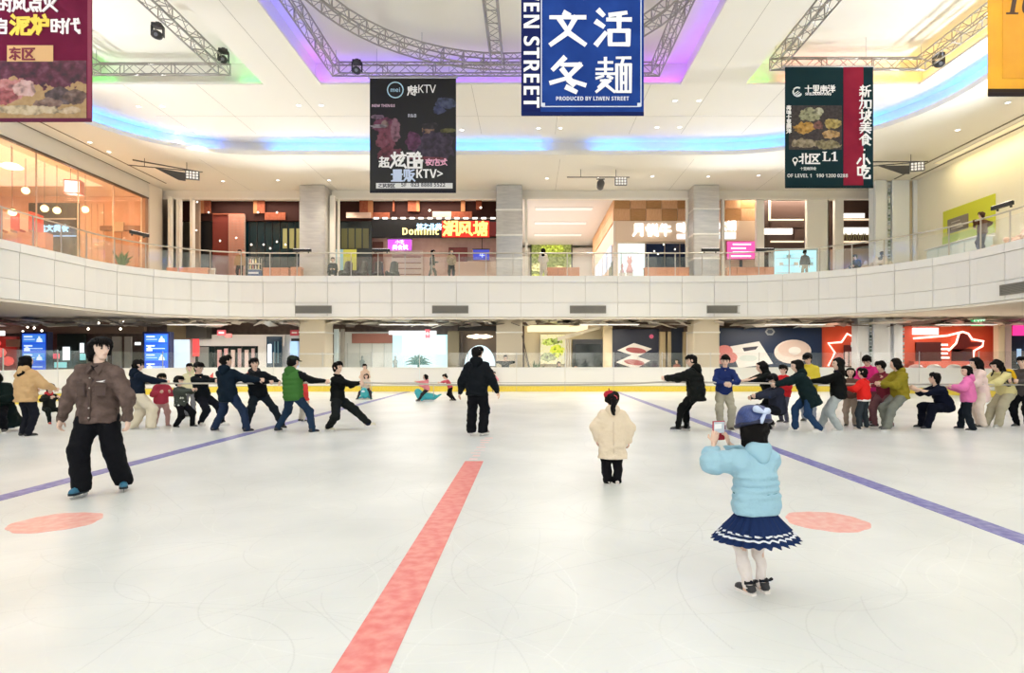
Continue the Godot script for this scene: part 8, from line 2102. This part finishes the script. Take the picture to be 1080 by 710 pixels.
	person("person in black vest with brown sleeves by the yellow green poster", 18.597, -24.9, 200, U.call({"h": 1.78, "cell": 0.035, "top": Color(0.1, 0.05, 0.03), "pants": Color(0.03, 0.05, 0.12), "lh": Vector3(0.30, 1.12, 0.1), "rh": Vector3(-0.30, 1.12, 0.1), "le": Vector3(1, 0, -0.2), "re": Vector3(-1, 0, -0.2), "hair": Color(0.06, 0.03, 0.02), "thick": 0.04}))
	person("person in dark clothes sitting behind the boards near the garden poster", 1.666, -34.4, 10, {"cell": 0.05, "h": 1.68, "top": Color(0.011, 0.011, 0.01375), "pants": BLACK, "pel": Vector3(0, 0.72, 0), "lh": Vector3(0.2, 0.9, 0.2), "rh": Vector3(-0.2, 0.9, 0.2), "lf": Vector3(0.12, 0, 0.35), "rf": Vector3(-0.12, 0, 0.35)})
	person("person in black sitting behind the boards at the black booth", 2.649, -34.6, -10, {"cell": 0.05, "h": 1.6, "top": Color(0.011, 0.011, 0.01375), "pants": BLACK, "pel": Vector3(0, 0.6, 0), "lf": Vector3(0.12, 0, 0.4), "rf": Vector3(-0.12, 0, 0.4)})
	person("person in rust jacket behind the boards beside the gold piers", 8.287, -34.0, -40, {"cell": 0.05, "h": 1.62, "top": Color(0.3, 0.12, 0.1), "pants": BLACK})

func patches(t: Node3D, c: Color, n: int) -> void:
	# torn blotches of a printed pattern lying on the jacket
	var j: Dictionary = t.get_meta("joints")
	var r := RandomNumberGenerator.new()
	r.seed = 15
	var st := begin(true)
	for i in n:
		var a := r.randf() * TAU
		var u := r.randf_range(-0.12, 0.36)
		var out: Vector3 = j.L * cos(a) * 0.185 + j.F * sin(a) * 0.15
		var p: Vector3 = j.pel + (j.U * u + out) * j.s
		add_tube(st, [p - j.U * 0.03 * r.randf() - j.L * 0.03 * r.randf_range(-1, 1), p, p + j.U * 0.03 + j.F * 0.02 * r.randf_range(-1, 1)], [0.012, 0.03, 0.01], 6)
	put("jacket_pattern", done(st), mat(c, 0.8), t)

func quilted_vest(t: Node3D, c: Color) -> void:
	var j: Dictionary = t.get_meta("joints")
	var s: float = j.s
	put("vest", body_mesh([bone(j.pel - j.U * 0.1 * s, j.chest - j.U * 0.02 * s, 0.165 * s, 0.165 * s, j.L, 1.27, 0.02 * s, 5.0), bone(j.shl - j.U * 0.02 * s + j.L * -0.03, j.shr - j.U * 0.02 * s + j.L * 0.03, 0.098 * s, 0.098 * s)], 0.025, 60.0, [[j.pel - j.U * 0.14 * s, -j.U], [j.neck + j.U * 0.02, j.U], [j.shl + j.L * 0.045, j.L], [j.shr - j.L * 0.045, -j.L]]), mat(c, 0.6, 0.0, 0.4), t)
	put("vest_hood", body_mesh([bone(j.neck - j.F * 0.07 * s - j.L * 0.06 * s, j.neck - j.F * 0.07 * s + j.L * 0.06 * s, 0.075 * s, 0.075 * s), bone(j.neck - j.F * 0.1 * s - j.U * 0.08 * s, j.neck - j.F * 0.08 * s, 0.08 * s, 0.07 * s)], 0.025, 60.0), mat(c.darkened(0.15), 0.6, 0.0, 0.4), t)

func hem_band(t: Node3D, c: Color) -> void:
	var j: Dictionary = t.get_meta("joints")
	var s: float = j.s
	put("white_hem", body_mesh([bone(j.pel - j.U * 0.07 * s, j.pel - j.U * 0.10 * s, 0.168 * s, 0.168 * s, j.L, 1.27)], 0.02, 60.0, [[j.pel - j.U * 0.12 * s, -j.U], [j.pel - j.U * 0.055 * s, j.U]]), mat(c, 0.7), t)

func backpack(t: Node3D, c: Color) -> void:
	var j: Dictionary = t.get_meta("joints")
	var s: float = j.s
	var b := thing("backpack", "yellow backpack with dark straps on the bending woman's back", "backpack", t.position, t.rotation.y)
	put("bag", body_mesh([bone(j.pel + (j.U * 0.12 - j.F * 0.25) * s, j.pel + (j.U * 0.38 - j.F * 0.24) * s, 0.1 * s, 0.09 * s, j.L, 1.5)], 0.027, 60.0), mat(c, 0.7, 0.0, 0.4), b)
	put("pocket", body_mesh([bone(j.pel + (j.U * 0.12 - j.F * 0.33) * s, j.pel + (j.U * 0.2 - j.F * 0.33) * s, 0.06 * s, 0.06 * s, j.L, 1.6)], 0.027, 60.0), mat(c.darkened(0.2), 0.7, 0.0, 0.4), b)
	for e in [-1, 1]: put("strap", tube([j.pel + (j.U * 0.05 - j.F * 0.2 + j.L * 0.12 * e) * s, j.pel + (j.U * 0.2 + j.F * 0.1 + j.L * 0.2 * e) * s, j.pel + (j.U * 0.38 + j.F * 0.19 + j.L * 0.13 * e) * s, j.pel + (j.U * 0.53 + j.L * 0.11 * e) * s, j.pel + (j.U * 0.4 - j.F * 0.2 + j.L * 0.1 * e) * s], 0.02, 6), mat(Color(0.04, 0.04, 0.04), 0.7), b)

func sled_rider(p: Vector3, yaw: float, sled_label: String, rider_label: String, top: Color, pants: Color) -> void:
	var t := thing("seal_sled", sled_label, "sled", p, deg_to_rad(yaw))
	t.scale = Vector3.ONE * 0.82
	var m := mat(Color(0.05, 0.48, 0.55), 0.4)
	put("body", body_mesh([bone(Vector3(0, 0.2, -0.32), Vector3(0, 0.24, 0.22), 0.15, 0.2), bone(Vector3(0, 0.28, 0.26), Vector3(0, 0.42, 0.36), 0.17, 0.16), bone(Vector3(0, 0.16, -0.4), Vector3(0, 0.24, -0.6), 0.1, 0.05)], 0.035, 40.0), m, t)
	for e in [-1, 1]:
		put("flipper", body_mesh([bone(Vector3(e * 0.16, 0.12, 0.12), Vector3(e * 0.34, 0.04, 0.18), 0.06, 0.03, Vector3.BACK, 1.6)], 0.03, 60.0), m, t)
		put("tail_fin", body_mesh([bone(Vector3(0, 0.24, -0.58), Vector3(e * 0.14, 0.3, -0.7), 0.045, 0.03, Vector3.BACK, 1.4)], 0.03, 60.0), m, t)
		put("eye", shared_ball(), mat(Color(0.02, 0.02, 0.02), 0.2), t, Transform3D(Basis.from_scale(Vector3.ONE * 0.022), Vector3(e * 0.08, 0.47, 0.48)))
		put("runner", tube([Vector3(e * 0.14, 0.04, -0.4), Vector3(e * 0.14, 0.012, -0.3), Vector3(e * 0.14, 0.012, 0.3), Vector3(e * 0.14, 0.05, 0.42)], 0.012, 6), mat(Color(0.75, 0.76, 0.78), 0.3, 0.7), t)
	put("muzzle", body_mesh([bone(Vector3(-0.03, 0.40, 0.5), Vector3(0.03, 0.40, 0.5), 0.05, 0.05)], 0.02, 60.0), mat(Color(0.75, 0.88, 0.9), 0.5), t)
	put("handlebar", tube([Vector3(-0.22, 0.78, -0.36), Vector3(0.22, 0.78, -0.36)], 0.018, 6), mat(Color(0.6, 0.6, 0.6), 0.3, 0.6), t)
	put("push_frame", tube([Vector3(-0.2, 0.78, -0.36), Vector3(-0.14, 0.2, -0.36)], 0.015, 6), mat(Color(0.6, 0.6, 0.6), 0.3, 0.6), t)
	put("push_frame", tube([Vector3(0.2, 0.78, -0.36), Vector3(0.14, 0.2, -0.36)], 0.015, 6), mat(Color(0.6, 0.6, 0.6), 0.3, 0.6), t)
	var side := yaw != 0.0
	person(rider_label, p.x, p.z, yaw, {"h": 1.12, "head": 1.3, "cell": 0.035, "top": top, "thick": 0.05, "hem": 0.1, "pants": pants, "bag": 0.03, "pel": Vector3(0, 0.70, -0.06), "lean": Vector2(0, -0.05 if not side else 0.1), "lf": Vector3(0.42, 0, 0.42), "rf": Vector3(-0.42, 0, 0.42), "lk": Vector3(1, 0.8, 0.4), "rk": Vector3(-1, 0.8, 0.4), "lh": Vector3(0.16, 0.92, 0.35), "rh": Vector3(-0.16, 0.92, 0.35) if not side else Vector3(-0.2, 1.15, 0.6), "shoe": Color(0.05, 0.05, 0.06), "hood": 1, "style": "bob", "drape": Vector3.DOWN})

# ---------------------------------------------------------------- the three people near the camera
func skater_in_brown() -> void:
	var brown := Color(0.115, 0.082, 0.072)
	var t := person("skater in brown grey denim jacket and wide black trousers gliding, head turned", -4.968, -7.05, 6, {"h": 1.79, "cell": 0.013, "sole": 0.045, "crease": 0.012, "top": brown, "thick": 0.04, "hem": 0.15, "gloss": 0.85, "pants": Color(0.0066, 0.00715, 0.0099), "bag": 0.04, "flare": 0.098, "shoe": Color(0.02, 0.14, 0.24), "laces": Color(0.3, 0.7, 0.8), "shoe_sole": Color(0.02, 0.03, 0.04), "style": "shag", "skin": Color(0.84, 0.62, 0.51),
		"pel": Vector3(-0.03, 0.92, 0.0), "lean": Vector2(0.03, 0.04), "lf": Vector3(0.16, 0, -0.14), "rf": Vector3(-0.12, 0, 0.16), "lh": Vector3(0.33, 0.82, 0.08), "rh": Vector3(-0.36, 0.84, 0.12), "le": Vector3(1, 0, -0.6), "re": Vector3(-1, 0, -0.6), "aline": 0.03, "look": Vector2(1.1, -0.05), "curl": 0.7, "foot": Vector2(0.5, -0.1), "shoulder": 1.06, "lips": Color(0.62, 0.3, 0.27)})
	var j: Dictionary = t.get_meta("joints")
	var s: float = j.s
	t.get_node("jacket").material_override = denim(brown)
	var dm := mat(brown.darkened(0.15), 0.85, 0.0, 0.5)
	var at := func(x: float, y: float, z: float) -> Vector3: return j.pel + (j.L * x + j.U * y + j.F * z) * s
	# placket, collar points, chest pockets, waistband, stitched emblem
	put("placket", tube([at.call(0, -0.12, 0.170), at.call(0, 0.15, 0.172), at.call(0.0, 0.36, 0.155)], 0.016, 6), dm, t)
	for i in 5: put("button", shared_ball(), mat(Color(0.45, 0.42, 0.40), 0.3, 0.6), t, Transform3D(Basis.from_scale(Vector3(0.010, 0.010, 0.006)), at.call(0.0, -0.08 + i * 0.11, 0.187 - 0.004 * i)))
	for e in [-1, 1]:
		bx("pocket", t, at.call(0.1 * e, 0.22, 0.152), Vector3(0.11, 0.12, 0.02), mat(brown.darkened(0.08), 0.85, 0.0, 0.5), Basis(j.L, j.U, j.F) * Basis(Vector3.UP, 0.4 * e))
		bx("pocket_flap", t, at.call(0.1 * e, 0.285, 0.155), Vector3(0.12, 0.04, 0.026), dm, Basis(j.L, j.U, j.F) * Basis(Vector3.UP, 0.4 * e))
		put("collar_point", plate(PackedVector2Array([Vector2(0.01, 0.0), Vector2(0.1, 0.06), Vector2(0.09, -0.01), Vector2(0.05, -0.09)]) if e > 0 else PackedVector2Array([Vector2(-0.01, 0.0), Vector2(-0.1, 0.06), Vector2(-0.09, -0.01), Vector2(-0.05, -0.09)]), 0.014), mat(brown, 0.85, 0.0, 0.5), t, Transform3D(Basis(j.L, j.U, j.F) * Basis(Vector3.UP, 0.5 * e) * Basis(Vector3.RIGHT, -0.5), at.call(0.005 * e, 0.47, 0.125)))
		put("cuff", tube([j.lh if e > 0 else j.rh, (j.lh if e > 0 else j.rh) + Vector3(-0.01 * e, 0.05, -0.01)], 0.052 * s, 12), dm, t)
	put("emblem", plate(PackedVector2Array([Vector2(-0.045, 0), Vector2(-0.01, 0.006), Vector2(0.05, 0.018), Vector2(0.02, 0.0), Vector2(0.045, -0.006), Vector2(0.0, -0.008)]), 0.006), mat(Color(0.82, 0.80, 0.78), 0.6), t, Transform3D(Basis(j.L, j.U, j.F) * Basis(Vector3.UP, 0.4), at.call(0.11, 0.325, 0.165)))
	put("undershirt", tube([at.call(-0.035, 0.49, 0.07), at.call(0, 0.462, 0.088), at.call(0.035, 0.49, 0.07)], 0.02, 8), mat(Color(0.015, 0.015, 0.018), 0.8), t)
	put("ear_stud", shared_ball(), mat(Color(0.9, 0.9, 0.92), 0.2, 0.6), t, Transform3D(Basis.from_scale(Vector3.ONE * 0.012), j.hc + j.hb * Vector3(-0.098, -0.03, 0.0)))
	put("teeth", shared_ball(), mat(Color(0.9, 0.88, 0.85), 0.3), t, Transform3D(j.hb.scaled_local(Vector3(0.017, 0.006, 0.006)), j.hc + j.hb * Vector3(0, -0.055, 0.09)))

# worn denim: cloudy fading and creases
func denim(c: Color) -> StandardMaterial3D:
	var m := noisy(c * 0.6, c * 1.75, 0.012, 1.6, 0.85, 0.0, Vector3.ONE, 17)
	m.uv1_world_triplanar = false
	m.normal_enabled = true; m.normal_texture = fabric_normal; m.normal_scale = 1.4
	return m

func girl_with_phone() -> void:
	var ice := Color(0.34, 0.56, 0.68)
	var p := Vector3(1.512, 0, -4.05)
	var t := person("small girl in light blue puffer jacket and navy ruffled skirt holding up a phone", p.x, p.z, 200, {"h": 1.155, "cell": 0.0095, "head": 1.24, "top": ice, "gloss": 0.45, "thick": 0.062, "puff": 0.02, "hem": 0.12, "hood": 1, "wear": "puffer_jacket", "pants": Color(0.86, 0.78, 0.74), "bag": 0.004, "flare": 0.052, "shoe": Color(0.03, 0.03, 0.035), "shoe_sole": Color(0.85, 0.80, 0.76), "style": "bob",
		"pel": Vector3(0, 0.93, 0), "lean": Vector2(0.0, 0.03), "lf": Vector3(0.09, 0, 0.0), "rf": Vector3(-0.09, 0, 0.0), "lh": Vector3(0.25, 1.48, 0.34), "rh": Vector3(0.03, 1.46, 0.38), "le": Vector3(1, -0.9, -0.1), "re": Vector3(-1, -0.9, -0.1), "ld": Vector3(-0.25, 0.9, 0.1), "rd": Vector3(0.25, 0.9, 0.1), "lp": Vector3(-0.6, 0, 0.8), "rp": Vector3(0.6, 0, 0.8), "curls": Vector2(0.75, 0.75), "look": Vector2(0.2, 0.05), "foot": Vector2(0.1, -0.1)})
	var j: Dictionary = t.get_meta("joints")
	var s: float = j.s
	# ruffled skirt
	var navy := mat(Color(0.012, 0.028, 0.10), 0.75, 0.0, 0.4)
	put("skirt", pleated(0.088, 0.205, 0.585, 0.425, 22, 0.012, s / 0.66), navy, t)
	put("ruffle", pleated(0.182, 0.248, 0.452, 0.365, 26, 0.02, s / 0.66), navy, t)
	for e in [[0.22, 0.34], [0.5, 0.62]]: put("white_stripe", pleated(0.182, 0.248, 0.452, 0.365, 26, 0.02, s / 0.66, e[0], e[1], 0.008), mat(Color(0.75, 0.78, 0.84), 0.6), t)
	put("waist_seam", tube(ellipse_ring(j.pel + j.U * 0.0875 * s, j.L, j.F, 0.226 * s, 0.181 * s), 0.008, 5), mat(Color(0.05, 0.2, 0.25), 0.7), t)
	# shoe straps and bows
	for e in [-1, 1]:
		put("shoe_strap", tube([Vector3(e * 0.06 - 0.032, 0.075, -0.01), Vector3(e * 0.06, 0.1, 0.03), Vector3(e * 0.06 + 0.032, 0.075, -0.01), Vector3(e * 0.06, 0.085, -0.045), Vector3(e * 0.06 - 0.032, 0.075, -0.01)], 0.010, 6), mat(Color(0.02, 0.02, 0.025), 0.6), t)
		for k in [-1, 1]: put("shoe_bow", body_mesh([bone(Vector3(e * 0.06, 0.085, -0.05), Vector3(e * 0.06 + k * 0.022, 0.098, -0.055), 0.006, 0.012)], 0.008, 80.0), mat(Color(0.02, 0.02, 0.025), 0.6), t)
	# hat
	var hb: Basis = j.hb
	var hz: float = j.hsz
	var hat := thing("blue_hat", "shiny blue hat with a pale bow on the small girl's head", "hat", t.position, t.rotation.y)
	var H := func(v: Vector3) -> Vector3: return j.hc + hb * v * hz
	put("crown", body_mesh([bone(H.call(Vector3(0, 0.06, -0.025)), H.call(Vector3(0, 0.06, 0.015)), 0.115 * hz, 0.108 * hz, hb.x, 1.05), bone(H.call(Vector3(-0.05, 0.11, -0.03)), H.call(Vector3(0.06, 0.12, -0.02)), 0.075 * hz, 0.075 * hz)], 0.01, 70.0, [[H.call(Vector3(0, 0.045, 0)), (hb * Vector3(0, -1, -0.25)).normalized()]], 0.01), noisy(Color(0.01, 0.02, 0.09), Color(0.05, 0.10, 0.34), 0.08, 6.0, 0.35), hat)
	put("band", tube(ellipse_ring(H.call(Vector3(0, 0.052, -0.008)), hb.x, (hb * Vector3(0, -0.2, 1)).normalized(), 0.124 * hz, 0.13 * hz), 0.014, 6), mat(Color(0.01, 0.014, 0.05), 0.5), hat)
	var bow := mat(Color(0.55, 0.65, 0.85), 0.5)
	for k in [-1, 1]: put("bow_loop", body_mesh([bone(H.call(Vector3(0.02, 0.135, -0.13)), H.call(Vector3(0.02 + k * 0.06, 0.155 + 0.01 * k, -0.11)), 0.012 * hz, 0.028 * hz)], 0.009, 80.0), bow, hat)
	put("bow_knot", body_mesh([bone(H.call(Vector3(0.015, 0.135, -0.135)), H.call(Vector3(0.025, 0.135, -0.135)), 0.018 * hz, 0.018 * hz)], 0.008, 80.0), bow, hat)
	put("bow_tail", tube([H.call(Vector3(0.02, 0.13, -0.135)), H.call(Vector3(0.06, 0.09, -0.14)), H.call(Vector3(0.075, 0.06, -0.145))], [0.01, 0.014, 0.008], 6), bow, hat)
	for k in 9: put("sequin", shared_ball(), mat(Color(0.4, 0.55, 0.95), 0.15, 0.7), hat, Transform3D(Basis.from_scale(Vector3.ONE * 0.008), H.call(Vector3(-0.09 + 0.022 * k, 0.12 + 0.03 * sin(k * 2.0), -0.11 + 0.012 * absf(k - 4.0)))))
	# phone held up in both hands
	var mid: Vector3 = (j.lh + j.rh) / 2 + Vector3(0.0, 0.085, 0.03)
	var ph := thing("mobile_phone", "mobile phone with a red case and lit screen held up by the small girl", "phone", t.position + Basis(Vector3.UP, t.rotation.y) * mid, t.rotation.y)
	bx("case", ph, Vector3.ZERO, Vector3(0.10, 0.135, 0.010), mat(Color(0.42, 0.02, 0.04), 0.4))
	bx("screen", ph, Vector3(0, 0.022, -0.0062), Vector3(0.088, 0.078, 0.002), glow(Color(0.5, 0.55, 0.58), 0.5))
	bx("screen_picture", ph, Vector3(0.01, 0.03, -0.0074), Vector3(0.06, 0.035, 0.001), glow(Color(0.75, 0.76, 0.74), 0.6))
	bx("camera_bump", ph, Vector3(-0.05, 0.02, 0.006), Vector3(0.03, 0.03, 0.004), mat(Color(0.05, 0.05, 0.05), 0.2))

func ellipse_ring(c: Vector3, a: Vector3, b: Vector3, ra: float, rb: float) -> Array:
	var r := []
	for i in 29: r.append(c + a * cos(TAU * i / 28) * ra + b * sin(TAU * i / 28) * rb)
	return r

# a flared pleated tube from radius r0 at height y0 down to r1 at y1
func pleated(r0: float, r1: float, y0: float, y1: float, folds: int, depth: float, k := 1.0, va := 0.0, vb := 1.0, out := 0.0) -> ArrayMesh:
	var st := begin(true)
	var n := folds * 6
	var rows := 8
	var p := func(i: int, v: float) -> Vector3:
		var a := TAU * i / n
		var r := lerpf(r0, r1, pow(v, 1.25)) + depth * v * cos(a * folds + sin(a * 3.0) * 1.2) + 0.006 * v * sin(a * 5.0) + out
		return Vector3(cos(a) * r * 1.12, lerpf(y0, y1, v) + 0.006 * v * sin(a * folds), sin(a) * r) * k
	for i in n:
		for r in rows:
			var v0 := lerpf(va, vb, float(r) / rows)
			var v1 := lerpf(va, vb, float(r + 1) / rows)
			var a: Vector3 = p.call(i, v0)
			quad(st, a, p.call(i + 1, v0), p.call(i + 1, v1), p.call(i, v1), Vector3(a.x, 0.2, a.z))
	return done(st)

func child_in_cream() -> void:
	var t := person("small child in long cream padded coat and black trousers, ponytail and red hat, back turned", 1.038, -7.55, 178, {"h": 1.13, "cell": 0.014, "head": 1.2, "top": Color(0.78, 0.66, 0.5), "thick": 0.06, "puff": 0.006, "hem": 0.42, "aline": 0.05, "hood": 1, "wear": "coat", "pants": Color(0.0066, 0.0066, 0.0088), "bag": 0.03, "flare": 0.085, "shoe": Color(0.75, 0.68, 0.64), "style": "pony", "lh": Vector3(0.30, 0.86, 0.08), "rh": Vector3(-0.32, 0.84, 0.04), "le": Vector3(1, 0, -0.4), "re": Vector3(-1, 0, -0.4), "look": Vector2(0.35, 0.0), "lf": Vector3(0.1, 0, 0), "rf": Vector3(-0.1, 0, 0.02)})
	var j: Dictionary = t.get_meta("joints")
	var hb: Basis = j.hb
	var H := func(v: Vector3) -> Vector3: return j.hc + hb * v * j.hsz
	var b := thing("red_beret", "small red knitted hat on the cream coated child", "hat", t.position, t.rotation.y)
	put("crown", body_mesh([bone(H.call(Vector3(0.03, 0.085, 0.0)), H.call(Vector3(0.06, 0.08, 0.03)), 0.065 * j.hsz, 0.06 * j.hsz)], 0.012, 70.0), mat(Color(0.45, 0.03, 0.05), 0.85, 0.0, 0.5), b)
	put("stalk", tube([H.call(Vector3(0.045, 0.145, 0.01)), H.call(Vector3(0.05, 0.175, 0.01))], 0.007, 6), mat(Color(0.45, 0.03, 0.05), 0.85), b)
	put("hair_tie", tube(ellipse_ring(H.call(Vector3(0.022, 0.03, -0.118)), hb.x, hb.y, 0.04 * j.hsz, 0.04 * j.hsz), 0.008, 6), mat(Color(0.6, 0.08, 0.1), 0.6), t)
	put("back_seam", tube([j.pel - j.F * 0.215 * j.s - j.U * 0.3 * j.s, j.pel - j.F * 0.195 * j.s + j.U * 0.3 * j.s], 0.004, 5), mat(Color(0.6, 0.48, 0.35), 0.8), t)
